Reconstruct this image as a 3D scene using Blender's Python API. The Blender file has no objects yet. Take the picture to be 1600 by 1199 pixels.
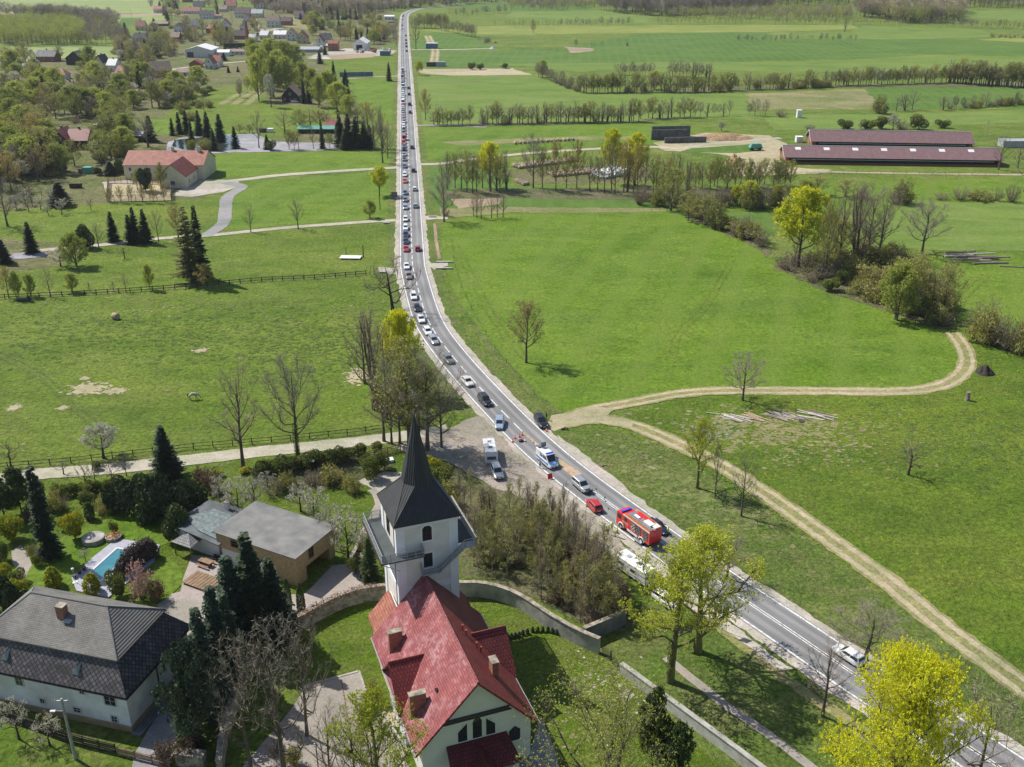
import bpy, bmesh, math, random
import numpy as np
from mathutils import Vector, Matrix, noise as mnoise
R = math.radians
random.seed(7)
SC = bpy.context.scene
COL = SC.collection

# ------------------------------------------------------------------ camera
F_PX, PITCH, CAM_H = 1554.0, R(24.25), 88.0
cd = bpy.data.cameras.new("camera"); cam = bpy.data.objects.new("camera", cd); COL.objects.link(cam)
cam.location = (0, 0, CAM_H); cam.rotation_euler = (math.pi/2 - PITCH, 0, 0)
cd.sensor_width = 36.0; cd.lens = F_PX/1600*36.0; cd.clip_start = 0.5; cd.clip_end = 12000
SC.camera = cam

# ------------------------------------------------------------------ sky, sun, exposure
SUN_EL, SUN_AZ = R(50), R(-32)          # SUN_AZ = heading of the shadows on the ground
w = bpy.data.worlds.new("World"); SC.world = w; w.use_nodes = True
nt = w.node_tree; bg = nt.nodes['Background']
sk = nt.nodes.new('ShaderNodeTexSky'); sk.sky_type = 'NISHITA'; sk.sun_disc = False
sk.sun_elevation = SUN_EL; sk.sun_rotation = R(302); sk.altitude = 400; sk.air_density = 1.0; sk.dust_density = 1.5
nt.links.new(sk.outputs[0], bg.inputs[0]); bg.inputs[1].default_value = 0.09
sl = bpy.data.lights.new("sun", 'SUN'); sl.energy = 4.3; sl.angle = R(0.5); sl.color = (1.0, 0.95, 0.87)
so = bpy.data.objects.new("sun", sl); COL.objects.link(so)
sd = Vector((math.cos(SUN_AZ)*math.cos(SUN_EL), math.sin(SUN_AZ)*math.cos(SUN_EL), -math.sin(SUN_EL)))
so.rotation_euler = sd.to_track_quat('-Z', 'Y').to_euler(); so.location = (-100, 100, 300)
vs = SC.view_settings; vs.view_transform = 'Standard'; vs.look = 'None'; vs.exposure = 0.45; vs.gamma = 1.0
SC.render.resolution_x = 1024; SC.render.resolution_y = 767

# ------------------------------------------------------------------ survey: photo measurements -> metres on the ground
HAZE = 0.00006
S_, C_ = math.sin(PITCH), math.cos(PITCH)
def G(u, v, h=0.0):
    x = (u-800)/F_PX; y = (v-599.5)/F_PX
    t = (h-CAM_H)/(-S_-y*C_)
    return (x*t, (C_-y*S_)*t)
def Zat(u, v, Y):
    y = (v-599.5)/F_PX; t = Y/(C_-y*S_)
    return CAM_H + (-S_-y*C_)*t
def proj(X, Y, Z=0):
    zc = Y*C_-(Z-CAM_H)*S_; yc = -Y*S_-(Z-CAM_H)*C_
    return 800+F_PX*X/zc, 599.5+F_PX*yc/zc
def ppm(v):                     # photo pixels per metre on the ground at photo row v
    return (v+100.5)*C_/CAM_H

# ------------------------------------------------------------------ meshes
class MB:
    def __init__(s): s.v = []; s.f = []; s.m = []; s.uv = {}
    def poly(s, pts, mi=0, uv=None):
        b = len(s.v); s.v.extend([tuple(p) for p in pts]); s.f.append(tuple(range(b, b+len(pts)))); s.m.append(mi)
        if uv: s.uv[len(s.f)-1] = uv
    def box(s, c, d, rz=0.0, mi=0, tx=1.0, ty=1.0, sh=(0, 0)):
        cx, cy, cz = c; dx, dy, dz = d[0]/2, d[1]/2, d[2]/2; co, si = math.cos(rz), math.sin(rz); P = []
        for k, z in ((0, -dz), (1, dz)):
            for x, y in ((-1, -1), (1, -1), (1, 1), (-1, 1)):
                X = x*dx*(tx if k else 1)+(sh[0] if k else 0); Y = y*dy*(ty if k else 1)+(sh[1] if k else 0)
                P.append((cx+X*co-Y*si, cy+X*si+Y*co, cz+z))
        b = len(s.v); s.v.extend(P)
        for f in ((0, 3, 2, 1), (4, 5, 6, 7), (0, 1, 5, 4), (1, 2, 6, 5), (2, 3, 7, 6), (3, 0, 4, 7)):
            s.f.append(tuple(b+i for i in f)); s.m.append(mi)
    def prism(s, pts, z0, z1, mi=0, mtop=None):
        n = len(pts)
        a = sum(pts[i][0]*pts[(i+1) % n][1]-pts[(i+1) % n][0]*pts[i][1] for i in range(n))
        if a < 0: pts = pts[::-1]
        b = len(s.v); s.v.extend([(p[0], p[1], z0) for p in pts]+[(p[0], p[1], z1) for p in pts])
        s.f.append(tuple(b+i for i in range(n-1, -1, -1))); s.m.append(mi)
        s.f.append(tuple(b+n+i for i in range(n))); s.m.append(mi if mtop is None else mtop)
        for i in range(n):
            j = (i+1) % n; s.f.append((b+i, b+j, b+n+j, b+n+i)); s.m.append(mi)
    def slab(s, pts, t, mi=0):      # thick sheet from a 3D outline, thickened downwards
        n = len(pts); b = len(s.v); s.v.extend([tuple(p) for p in pts]+[(p[0], p[1], p[2]-t) for p in pts])
        s.f.append(tuple(b+i for i in range(n))); s.m.append(mi); s.f.append(tuple(b+n+i for i in range(n-1, -1, -1))); s.m.append(mi)
        for i in range(n):
            j = (i+1) % n; s.f.append((b+i, b+n+i, b+n+j, b+j)); s.m.append(mi)
    def tube(s, pts, rads, n=5, mi=0, cap=True):
        rings = []
        for i, p in enumerate(pts):
            p = Vector(p)
            d = Vector(pts[min(i+1, len(pts)-1)])-Vector(pts[max(i-1, 0)])
            if d.length < 1e-9: d = Vector((0, 0, 1))
            d.normalize(); a = d.cross(Vector((0.31, 0.95, 0.04))) if abs(d.z) > .9 else d.cross(Vector((0, 0, 1)))
            a.normalize(); c = d.cross(a); r = rads[i]; b = len(s.v)
            for k in range(n):
                t = 2*math.pi*k/n; q = p+a*(r*math.cos(t))+c*(r*math.sin(t)); s.v.append((q.x, q.y, q.z))
            rings.append(b)
        for i in range(len(rings)-1):
            a, b = rings[i], rings[i+1]
            for k in range(n):
                l = (k+1) % n; s.f.append((a+k, a+l, b+l, b+k)); s.m.append(mi)
        if cap:
            s.f.append(tuple(rings[0]+k for k in range(n-1, -1, -1))); s.m.append(mi)
            s.f.append(tuple(rings[-1]+k for k in range(n))); s.m.append(mi)
    def lathe(s, c, prof, n=12, mi=0, ax='z', sx=1, sy=1):
        b = len(s.v)
        for r, h in prof:
            for k in range(n):
                t = 2*math.pi*k/n; x, y = r*math.cos(t)*sx, r*math.sin(t)*sy
                if ax == 'z': s.v.append((c[0]+x, c[1]+y, c[2]+h))
                elif ax == 'y': s.v.append((c[0]+x, c[1]+h, c[2]+y))
                else: s.v.append((c[0]+h, c[1]+x, c[2]+y))
        for i in range(len(prof)-1):
            for k in range(n):
                l = (k+1) % n; s.f.append((b+i*n+k, b+i*n+l, b+(i+1)*n+l, b+(i+1)*n+k)); s.m.append(mi)
        s.f.append(tuple(b+k for k in range(n-1, -1, -1))); s.m.append(mi)
        q = b+(len(prof)-1)*n; s.f.append(tuple(q+k for k in range(n))); s.m.append(mi)
    def mesh(s, name, mats, smooth=False, uv=True):
        me = bpy.data.meshes.new(name); me.from_pydata(s.v, [], s.f); me.update()
        for m in (mats if isinstance(mats, (list, tuple)) else [mats]): me.materials.append(m)
        if max(s.m, default=0) > 0: me.polygons.foreach_set('material_index', s.m)
        if uv and len(s.f) < 60000:
            L = me.uv_layers.new(name='uv'); d = L.data
            for p in me.polygons:
                if p.index in s.uv:
                    for li, q in zip(p.loop_indices, s.uv[p.index]): d[li].uv = q
                    continue
                n = p.normal
                if abs(n.z) > .985: a = Vector((1, 0, 0)); c = Vector((0, 1, 0))
                else:
                    a = Vector((-n.y, n.x, 0)).normalized(); c = n.cross(a)
                for li in p.loop_indices:
                    co = me.vertices[me.loops[li].vertex_index].co; d[li].uv = (a.dot(co), c.dot(co))
        if smooth: me.polygons.foreach_set('use_smooth', [True]*len(me.polygons))
        return me

def put(name, me, parent=None, loc=None, rz=0):
    o = bpy.data.objects.new(name, me); COL.objects.link(o)
    if parent: o.parent = parent
    if loc: o.location = loc
    if rz: o.rotation_euler = (0, 0, rz)
    return o
def part(name, mb, mats, parent, smooth=False, label=None):
    o = put(name, mb.mesh(name, mats, smooth), parent)
    if label: o['label'] = label
    return o
def thing(name, label, cat, loc=(0, 0, 0), rz=0, group=None):
    o = put(name, None); o.location = loc; o.rotation_euler = (0, 0, rz); o.empty_display_size = .5
    o['label'] = label; o['category'] = cat
    if group: o['group'] = group
    return o
def solo(name, mb, mats, label, cat, loc=(0, 0, 0), rz=0, group=None, smooth=False, kind=None):
    o = put(name, mb.mesh(name, mats, smooth), None, loc, rz)
    if label: o['label'] = label; o['category'] = cat
    if group: o['group'] = group
    if kind: o['kind'] = kind
    return o
def dup(src, loc=None, rz=None, scale=None, label=None, group=None):
    o = src.copy(); COL.objects.link(o)
    if loc is not None: o.location = loc
    if rz is not None: o.rotation_euler = (0, 0, rz)
    if scale is not None: o.scale = scale
    if label: o['label'] = label
    if group: o['group'] = group
    for ch in KIDS.get(src.name, []) or list(src.children):
        c = ch.copy(); COL.objects.link(c); c.parent = o
        for g in list(ch.children):
            d = g.copy(); COL.objects.link(d); d.parent = c
    return o
KIDS = {}

# ------------------------------------------------------------------ materials
MATS = {}
def nodes(name):
    m = bpy.data.materials.new(name); m.use_nodes = True; n = m.node_tree; b = n.nodes['Principled BSDF']
    MATS[name] = m; return m, n, b
def N(nt, t, **k):
    n = nt.nodes.new(t)
    for a, v in k.items():
        if a.startswith('i_'): n.inputs[a[2:]].default_value = v
        else: setattr(n, a, v)
    return n
def L(nt, a, b): nt.links.new(a, b)
def ramp(nt, src, stops, interp='LINEAR'):
    r = N(nt, 'ShaderNodeValToRGB'); e = r.color_ramp.elements; r.color_ramp.interpolation = interp
    while len(e) < len(stops): e.new(0.5)
    for q, (p, c) in zip(e, stops):
        q.position = p; q.color = (c[0], c[1], c[2], 1) if isinstance(c, (tuple, list)) else (c, c, c, 1)
    L(nt, src, r.inputs[0]); return r.outputs[0]
def noisetex(nt, vec, scale, detail=4, rough=.55, dist=0.0):
    n = N(nt, 'ShaderNodeTexNoise'); n.inputs['Scale'].default_value = scale; n.inputs['Detail'].default_value = detail
    n.inputs['Roughness'].default_value = rough; n.inputs['Distortion'].default_value = dist; L(nt, vec, n.inputs['Vector']); return n.outputs['Fac']
def mix(nt, fac, a, b, mode='MIX'):
    m = N(nt, 'ShaderNodeMix', data_type='RGBA', blend_type=mode)
    for s, v in ((m.inputs[0], fac), (m.inputs[6], a), (m.inputs[7], b)):
        if isinstance(v, (int, float)): s.default_value = v
        elif isinstance(v, (tuple, list)): s.default_value = (v[0], v[1], v[2], 1)
        else: L(nt, v, s)
    return m.outputs[2]
def bump(nt, b, h, dist, strength=1.0):
    n = N(nt, 'ShaderNodeBump'); n.inputs['Distance'].default_value = dist; n.inputs['Strength'].default_value = strength
    L(nt, h, n.inputs['Height']); L(nt, n.outputs[0], b.inputs['Normal'])
def pos(nt): return N(nt, 'ShaderNodeNewGeometry').outputs['Position']
def objc(nt): return N(nt, 'ShaderNodeTexCoord').outputs['Object']
def dk(c, f): return tuple(x*f for x in c)
def mat(name, c, rough=.7, var=.25, scale=1.5, bmp=0.0, bscale=8, metal=0.0, coat=0.0, c2=None, spec=.4, rand=0.0):
    m, n, b = nodes(name); P = objc(n)
    f = noisetex(n, P, scale, 5, .6)
    c2 = c2 or dk(c, 1-var)
    col = mix(n, ramp(n, f, [(.35, 0.0), (.65, 1.0)]), dk(c, 1+var*.4), c2)
    if rand:
        oi = N(n, 'ShaderNodeObjectInfo'); rr = ramp(n, oi.outputs['Random'], [(0, 1-rand), (1, 1+rand*.6)]); col = mix(n, 1.0, col, rr, 'MULTIPLY')
    L(n, col, b.inputs['Base Color']); b.inputs['Roughness'].default_value = rough; b.inputs['Metallic'].default_value = metal
    b.inputs['Coat Weight'].default_value = coat; b.inputs['Specular IOR Level'].default_value = spec
    if bmp: bump(n, b, noisetex(n, P, bscale, 3), bmp)
    return m
def glass(name, c=(.02, .025, .03)):
    m, n, b = nodes(name); b.inputs['Base Color'].default_value = (*c, 1); b.inputs['Roughness'].default_value = .07
    b.inputs['Specular IOR Level'].default_value = .8; return m
def grass(name, a, c, d, big=.018, mid=.16, fine=1.1, bm=.35, contrast=1.0, flower=None, fsc=.5, tracks=None):
    """a base, c second tone, d dry tone: mottled at several scales"""
    m, n, b = nodes(name); P = pos(n)
    f1 = ramp(n, noisetex(n, P, big, 5, .6, .4), [(.36, 0.0), (.64, 1.0)])
    f2 = ramp(n, noisetex(n, P, mid, 6, .62, .8), [(.38, 0.0), (.66, 1.0)])
    f3 = noisetex(n, P, fine, 6, .7, .5)
    col = mix(n, f1, a, c)
    col = mix(n, mix(n, 1.0, f2, (.55,)*3, 'MULTIPLY'), col, d)
    mq = N(n, 'ShaderNodeMapping'); mq.inputs['Scale'].default_value = (.35, 1.0, 1); mq.inputs['Rotation'].default_value = (0, 0, .25); L(n, P, mq.inputs[0])
    f5 = noisetex(n, mq.outputs[0], .055, 6, .68, 1.2); col = mix(n, 1.0, col, ramp(n, f5, [(.3, (.70, .78, .72)), (.5, (1, 1, 1)), (.72, (1.28, 1.16, 1.3))]), 'MULTIPLY')
    tuft = ramp(n, f3, [(.28, 1-.62*contrast), (.52, 1.0), (.76, 1+.55*contrast)])
    col = mix(n, 1.0, col, tuft, 'MULTIPLY')
    f4 = ramp(n, noisetex(n, P, fine*.22, 5, .65, 1.0), [(.3, 1-.22*contrast), (.7, 1+.22*contrast)])
    col = mix(n, 1.0, col, f4, 'MULTIPLY')
    if tracks:                     # drilling / mowing lines of the farm machines
        ang, per, tc = tracks
        mp = N(n, 'ShaderNodeMapping'); mp.inputs['Rotation'].default_value = (0, 0, ang); L(n, P, mp.inputs[0])
        wv = N(n, 'ShaderNodeTexWave'); wv.inputs['Scale'].default_value = 1/per; wv.inputs['Distortion'].default_value = 1.5; wv.inputs['Detail'].default_value = 2
        wv.inputs['Detail Scale'].default_value = .3; L(n, mp.outputs[0], wv.inputs[0])
        col = mix(n, ramp(n, wv.outputs['Fac'], [(.55, 0.0), (1.0, .5)]), col, tc)
    if flower:
        v = N(n, 'ShaderNodeTexVoronoi'); v.inputs['Scale'].default_value = fsc*3; L(n, P, v.inputs['Vector'])
        fm = ramp(n, v.outputs['Distance'], [(.1, 1.0), (.22, 0.0)])
        pm = ramp(n, noisetex(n, P, .06, 3), [(.5, 0.0), (.62, 1.0)])
        col = mix(n, mix(n, 1.0, fm, pm, 'MULTIPLY'), col, flower)
    L(n, col, b.inputs['Base Color']); b.inputs['Roughness'].default_value = .9; b.inputs['Specular IOR Level'].default_value = .15
    bump(n, b, f3, bm*1.8, 1.0); return m
def leafmat(name, c, c2, var=.35, trans=.3, sc=.5):
    m, n, b = nodes(name); P = pos(n)
    f = ramp(n, noisetex(n, P, sc, 4, .6), [(.35, 0.0), (.65, 1.0)])
    g = ramp(n, noisetex(n, P, 4.0, 2), [(.3, 1-var), (.7, 1+var)])
    col = mix(n, 1.0, mix(n, f, c, c2), g, 'MULTIPLY')
    oi = N(n, 'ShaderNodeObjectInfo'); col = mix(n, 1.0, col, ramp(n, oi.outputs['Random'], [(0, (.78, .8, .8)), (1, (1.22, 1.18, 1.1))]), 'MULTIPLY')
    L(n, col, b.inputs['Base Color']); b.inputs['Roughness'].default_value = .65; b.inputs['Specular IOR Level'].default_value = .2
    t = N(n, 'ShaderNodeBsdfTranslucent'); L(n, col, t.inputs[0]); ms = N(n, 'ShaderNodeMixShader'); ms.inputs[0].default_value = trans
    L(n, b.outputs[0], ms.inputs[1]); L(n, t.outputs[0], ms.inputs[2]); L(n, ms.outputs[0], n.nodes['Material Output'].inputs[0]); return m
def tiles(name, c, c2, tw=.3, th=.35, weather=None, wamt=0.5, mortar=.35, rough=.6, bm=.05, wsc=.35, diamond=False):
    m, n, b = nodes(name); uv = N(n, 'ShaderNodeUVMap').outputs[0]
    if diamond:
        mp = N(n, 'ShaderNodeMapping'); mp.inputs['Rotation'].default_value = (0, 0, R(45)); L(n, uv, mp.inputs[0]); uv2 = mp.outputs[0]
    else: uv2 = uv
    br = N(n, 'ShaderNodeTexBrick'); br.offset = 0 if diamond else .5
    br.inputs['Scale'].default_value = 1; br.inputs['Brick Width'].default_value = tw; br.inputs['Row Height'].default_value = th
    br.inputs['Mortar Size'].default_value = min(tw, th)*.09; br.inputs['Mortar Smooth'].default_value = .3; br.inputs['Bias'].default_value = 0
    br.inputs['Color1'].default_value = (*c, 1); br.inputs['Color2'].default_value = (*c2, 1); br.inputs['Mortar'].default_value = (*dk(c, mortar), 1)
    L(n, uv2, br.inputs[0]); col = br.outputs['Color']
    g = ramp(n, noisetex(n, uv, .5, 5), [(.3, .8), (.7, 1.2)]); col = mix(n, 1.0, col, g, 'MULTIPLY')
    if weather:
        br2 = N(n, 'ShaderNodeTexBrick'); br2.inputs['Scale'].default_value = 1; br2.inputs['Brick Width'].default_value = tw*1.3; br2.inputs['Row Height'].default_value = th
        br2.inputs['Mortar Size'].default_value = 0; br2.inputs['Color1'].default_value = (0, 0, 0, 1); br2.inputs['Color2'].default_value = (1, 1, 1, 1); L(n, uv, br2.inputs[0])
        f = ramp(n, noisetex(n, uv, wsc, 5, .7), [(.44, 0.0), (.62, 1.0)])
        f = mix(n, 1.0, f, ramp(n, br2.outputs['Color'], [(.35, .08), (.62, 1.0)]), 'MULTIPLY'); f = mix(n, 1.0, f, (wamt,)*3, 'MULTIPLY')
        col = mix(n, f, col, weather)
    L(n, col, b.inputs['Base Color']); b.inputs['Roughness'].default_value = rough; b.inputs['Specular IOR Level'].default_value = .3
    bump(n, b, br.outputs['Fac'], -bm); return m
def stripes(name, c, c2, per=.3, axis='X', rough=.5, metal=0.0):
    m, n, b = nodes(name); uv = N(n, 'ShaderNodeUVMap').outputs[0]
    wv = N(n, 'ShaderNodeTexWave', bands_direction=axis); wv.inputs['Scale'].default_value = .314/per; L(n, uv, wv.inputs[0])
    col = mix(n, ramp(n, wv.outputs['Fac'], [(.0, 0.0), (.25, 1.0)]), c2, c)
    g = ramp(n, noisetex(n, uv, .6, 5), [(.3, .82), (.7, 1.15)]); col = mix(n, 1.0, col, g, 'MULTIPLY')
    L(n, col, b.inputs['Base Color']); b.inputs['Roughness'].default_value = rough; b.inputs['Metallic'].default_value = metal; bump(n, b, wv.outputs['Fac'], .03); return m
# ================================================================== THE SETTING
GA, GB, GD = (.092, .165, .014), (.125, .195, .018), (.22, .215, .075)
grass('meadow_grass', GA, GB, GD, mid=.09)
grass('lush_grass', (.098, .182, .012), (.125, .205, .015), (.145, .210, .035), mid=.05, big=.012, fine=1.0, contrast=.75, bm=.25, tracks=(R(18), 46, (.14, .205, .03)))
grass('weed_green', (.085, .145, .022), (.10, .165, .025), (.14, .18, .04), mid=.2, fine=1.4)
grass('crop_green', (.070, .145, .020), (.088, .160, .025), (.12, .18, .04), mid=.03, big=.008, fine=.7, contrast=.4, bm=.2, tracks=(R(4), 24, (.11, .18, .04)))
grass('light_crop', (.120, .195, .030), (.140, .210, .038), (.17, .215, .06), mid=.03, big=.008, fine=.7, contrast=.35, bm=.2)
grass('pale_field', (.20, .275, .085), (.235, .285, .10), (.27, .27, .13), mid=.03, big=.006, fine=.5, contrast=.35, bm=.2)
grass('rape_field', (.21, .245, .045), (.16, .22, .04), (.24, .25, .08), mid=.03, big=.01, fine=.5, contrast=.3, bm=.2)
grass('dry_meadow', (.155, .195, .055), (.21, .215, .085), (.33, .27, .16), mid=.05, big=.02, fine=.8, contrast=.6)
grass('pasture_grass', (.108, .180, .014), (.142, .205, .022), (.175, .21, .045), mid=.07, fine=1.2, contrast=.9)
grass('lawn_grass', (.090, .165, .010), (.122, .190, .013), (.17, .19, .05), mid=.22, fine=2.2, contrast=.9, flower=(.32, .34, .12), fsc=.5)
grass('verge_grass', (.095, .165, .022), (.125, .185, .032), (.22, .205, .085), mid=.13, fine=1.6, contrast=1.0)
grass('slope_meadow', (.088, .160, .013), (.125, .190, .016), (.150, .180, .030), mid=.10, fine=1.3, contrast=.85, flower=(.34, .34, .02), fsc=.35)
grass('rough_floor', (.135, .140, .060), (.19, .165, .10), (.09, .14, .03), mid=.12, fine=1.4, contrast=1.0)
grass('village_floor', (.095, .135, .025), (.15, .15, .06), (.22, .18, .11), mid=.05, fine=.8, contrast=1.0)
grass('soil', (.30, .22, .15), (.37, .29, .21), (.26, .22, .13), mid=.15, fine=1.5, contrast=.6, bm=.06)
grass('sand', (.46, .38, .26), (.40, .34, .24), (.22, .24, .08), mid=.35, fine=2.2, contrast=.45, bm=.06)
grass('gravel', (.50, .455, .395), (.42, .38, .325), (.27, .26, .20), mid=.3, fine=2.6, contrast=.5, bm=.06)
grass('grey_gravel', (.26, .26, .27), (.31, .30, .30), (.24, .23, .20), mid=.3, fine=2.6, contrast=.4, bm=.06)
grass('lane_gravel', (.47, .43, .36), (.42, .38, .31), (.28, .29, .15), mid=.3, fine=2.4, contrast=.4, bm=.06)
grass('worn_grass', (.24, .23, .09), (.33, .28, .16), (.16, .19, .05), mid=.4, fine=2.2, contrast=.8, bm=.06)
grass('layby_gravel', (.37, .33, .285), (.30, .265, .22), (.22, .20, .14), mid=.25, fine=2.4, contrast=.7, bm=.06)
grass('paving', (.31, .275, .235), (.35, .31, .27), (.27, .25, .22), mid=.3, fine=3.0, contrast=.35, bm=.02)
grass('shade_floor', (.07, .11, .02), (.11, .12, .045), (.13, .11, .07), mid=.25, fine=2.4, contrast=1.0)

def resample(P, step, closed=True):
    out = []; n = len(P)
    for i in range(n if closed else n-1):
        a, b = Vector(P[i]), Vector(P[(i+1) % n]); k = max(1, int((b-a).length/step))
        for j in range(k): out.append(a.lerp(b, j/k))
    if not closed: out.append(Vector(P[-1]))
    return out
def catmull(P, step=2.0):
    P = [Vector((p[0], p[1])) for p in P]; Q = [2*P[0]-P[1]]+P+[2*P[-1]-P[-2]]; out = []
    for i in range(1, len(Q)-2):
        a, b, c, d = Q[i-1:i+3]; k = max(2, int((c-b).length/step))
        for j in range(k):
            t = j/k; out.append(.5*((2*b)+(c-a)*t+(2*a-5*b+4*c-d)*t*t+(3*b-a-3*c+d)*t**3))
    out.append(Q[-2]); return out
def jag(p, amp, sc=.35):
    q = Vector((p[0]*sc, p[1]*sc, 3.1)); v = mnoise.noise_vector(q); u = mnoise.noise_vector(q*3.3)
    return (p[0]+amp*(v.x+.5*u.x), p[1]+amp*(v.y+.5*u.y))
ZL = [0.01]
def sheet(name, px, m, z=None, j=.8, step=None, kind='structure', raw=False, sc=.35):
    W = px if raw else [G(u, v) for u, v in px]
    if z is None: ZL[0] += .0009; z = ZL[0]
    d = sum(p[1] for p in W)/len(W)
    st = step or max(1.0, d/130); jj = j*max(1, d/220)
    P = [jag(p, jj, sc*min(1, 150/d+.15)) for p in resample(W, st)]
    mb = MB(); mb.poly([(p[0], p[1], z) for p in P]); o = put(name, mb.mesh(name, MATS[m])); o['kind'] = kind; return o
def ribbon(pts, offs, z, mb=None, jg=0.0, mi=0, sc=.5):
    """strip between two lateral offsets along a world polyline"""
    mb = mb or MB(); A = []; B = []; s = 0; n = len(pts)
    for i, p in enumerate(pts):
        t = (pts[min(i+1, n-1)]-pts[max(i-1, 0)]).normalized(); nn = Vector((t.y, -t.x))
        a = p+nn*offs[0]; b = p+nn*offs[1]
        if jg: a = jag(a, jg, sc); b = jag(b, jg, sc)
        A.append((a[0], a[1], z)); B.append((b[0], b[1], z))
    s = 0
    for i in range(n-1):
        l = (pts[i+1]-pts[i]).length
        mb.poly([A[i], B[i], B[i+1], A[i+1]], mi, uv=[(offs[0], s), (offs[1], s), (offs[1], s+l), (offs[0], s+l)]); s += l
    return mb
def strip(name, px, wid, m, z, jg=.25, ruts=False, kind='structure'):
    P = catmull([G(u, v) for u, v in px], 1.5)
    if ruts and wid > 3.3: o = put('worn_grass', ribbon(P, (-wid*.62, wid*.62), z-.0012, jg=jg*2, sc=.6).mesh('worn_grass', MATS['worn_grass'])); o['kind'] = 'structure'
    if ruts:
        P = resample(P, .5, False); mb = ribbon(P, (-wid*.47, -wid*.2), z, jg=jg*1.1, sc=.9); mb = ribbon(P, (wid*.2, wid*.47), z, mb, jg*1.1, sc=.7)
    else: mb = ribbon(P, (-wid/2, wid/2), z, jg=jg)
    o = put(name, mb.mesh(name, MATS[m])); o['kind'] = kind; return o

# one sheet of ground out to the horizon, with swells in the distance
mb = MB(); mb.poly([(-3600, -300, 0), (3600, -300, 0), (3600, 6500, 0), (-3600, 6500, 0)])
o = put('ground', mb.mesh('ground', MATS['meadow_grass'])); o['kind'] = 'structure'

# fields and meadows (outlines surveyed from the photo, laid on the ground)
sheet('field', [(0, -3), (240, -3), (262, 12), (240, 22), (150, 20), (95, 8), (60, 12), (0, 16)], 'pale_field')
sheet('field', [(185, 22), (265, 22), (262, 30), (238, 39), (186, 38)], 'pale_field')
sheet('field', [(188, 28), (222, 28), (216, 39), (186, 40)], 'crop_green', j=.3)
sheet('soil_patch', [(186, 22), (262, 21), (320, 23), (320, 25), (262, 24), (186, 26)], 'soil')
sheet('soil_patch', [(0, 15), (22, 15), (40, 18), (28, 22), (0, 24)], 'soil')
sheet('field', [(0, 73), (60, 74), (130, 73), (218, 74), (225, 86), (150, 93), (0, 91)], 'pale_field')
sheet('village_ground', [(0, 92), (230, 90), (240, 40), (300, 20), (400, 10), (600, 8), (622, 30), (624, 62), (560, 90), (500, 92), (560, 180), (540, 240), (330, 236), (320, 330), (250, 370), (140, 440), (0, 450)], 'village_floor')
sheet('field', [(425, 28), (500, 30), (545, 32), (540, 42), (480, 46), (430, 40)], 'dry_meadow')
sheet('field', [(500, 30), (545, 31), (545, 42), (510, 42)], 'crop_green', j=.3)
sheet('gravel_yard', [(497, 84), (540, 76), (600, 78), (621, 79), (610, 86), (560, 90), (520, 93), (480, 92)], 'gravel')
sheet('soil_patch', [(510, 88), (550, 84), (590, 84), (580, 92), (520, 95)], 'soil')
sheet('field', [(495, 96), (540, 92), (612, 88), (622, 92), (623, 118), (540, 122), (530, 110)], 'pasture_grass')
sheet('field', [(540, 126), (622, 121), (619, 195), (560, 180), (555, 140)], 'lush_grass')
sheet('field', [(300, 140), (410, 133), (420, 165), (540, 170), (525, 205), (400, 220), (330, 205), (250, 195), (260, 175)], 'pasture_grass')
sheet('field', [(225, 185), (310, 190), (360, 205), (340, 212), (230, 210)], 'lush_grass')
sheet('field', [(325, 238), (420, 237), (530, 235), (590, 240), (614, 245), (614, 260), (500, 268), (400, 276), (332, 277)], 'lush_grass', j=.5)
sheet('field', [(375, 285), (500, 276), (600, 268), (615, 270), (618, 338), (560, 345), (440, 352), (366, 362), (352, 345), (360, 315)], 'lush_grass', j=.5)
sheet('field', [(335, 370), (450, 361), (560, 354), (619, 350), (622, 400), (610, 430), (560, 427), (400, 437), (330, 440)], 'pasture_grass')
sheet('field', [(135, 385), (240, 385), (330, 392), (335, 440), (150, 455), (0, 460), (0, 430), (100, 415)], 'pasture_grass')
sheet('field', [(0, 330), (60, 325), (160, 318), (340, 310), (350, 325), (345, 350), (240, 372), (100, 380), (0, 372)], 'pasture_grass')
sheet('pasture', [(-60, 473), (150, 463), (400, 445), (560, 436), (612, 440), (632, 520), (625, 600), (610, 655), (480, 684), (300, 705), (-80, 728)], 'pasture_grass', j=.5)
sheet('field', [(630, 66), (700, 44), (765, 60), (770, 75), (700, 79), (640, 79)], 'crop_green')
sheet('field', [(645, 80), (775, 78), (860, 76), (1000, 53), (1200, 50), (1210, 62), (1640, 62), (1640, 88), (1450, 84), (1330, 93), (1100, 97), (900, 105), (646, 106)], 'crop_green')
sheet('field', [(640, 46), (800, 40), (1000, 40), (1330, 39), (1345, 46), (1200, 50), (1000, 52), (800, 55), (700, 52)], 'rape_field')
sheet('field', [(1330, 50), (1350, 41), (1530, 46), (1560, 58), (1400, 62), (1210, 60), (1200, 52)], 'light_crop')
sheet('field', [(1560, 60), (1640, 60), (1640, 68), (1530, 63)], 'rape_field')
sheet('field', [(760, 100), (1100, 97), (1330, 94), (1450, 86), (1640, 90), (1640, 110), (1400, 112), (900, 112), (830, 105)], 'light_crop')
sheet('field', [(800, 18), (940, 17), (1020, 26), (1010, 36), (820, 38), (790, 28)], 'light_crop')
sheet('field', [(1495, 17), (1640, 18), (1640, 34), (1500, 30)], 'light_crop')
sheet('field', [(700, 4), (930, 4), (920, 16), (740, 18)], 'crop_green')
sheet('soil_patch', [(655, 108), (720, 108), (800, 107), (832, 117), (760, 118), (690, 118), (655, 115)], 'sand')
sheet('soil_patch', [(882, 73), (900, 74), (930, 76), (925, 80), (893, 83)], 'soil')
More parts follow.
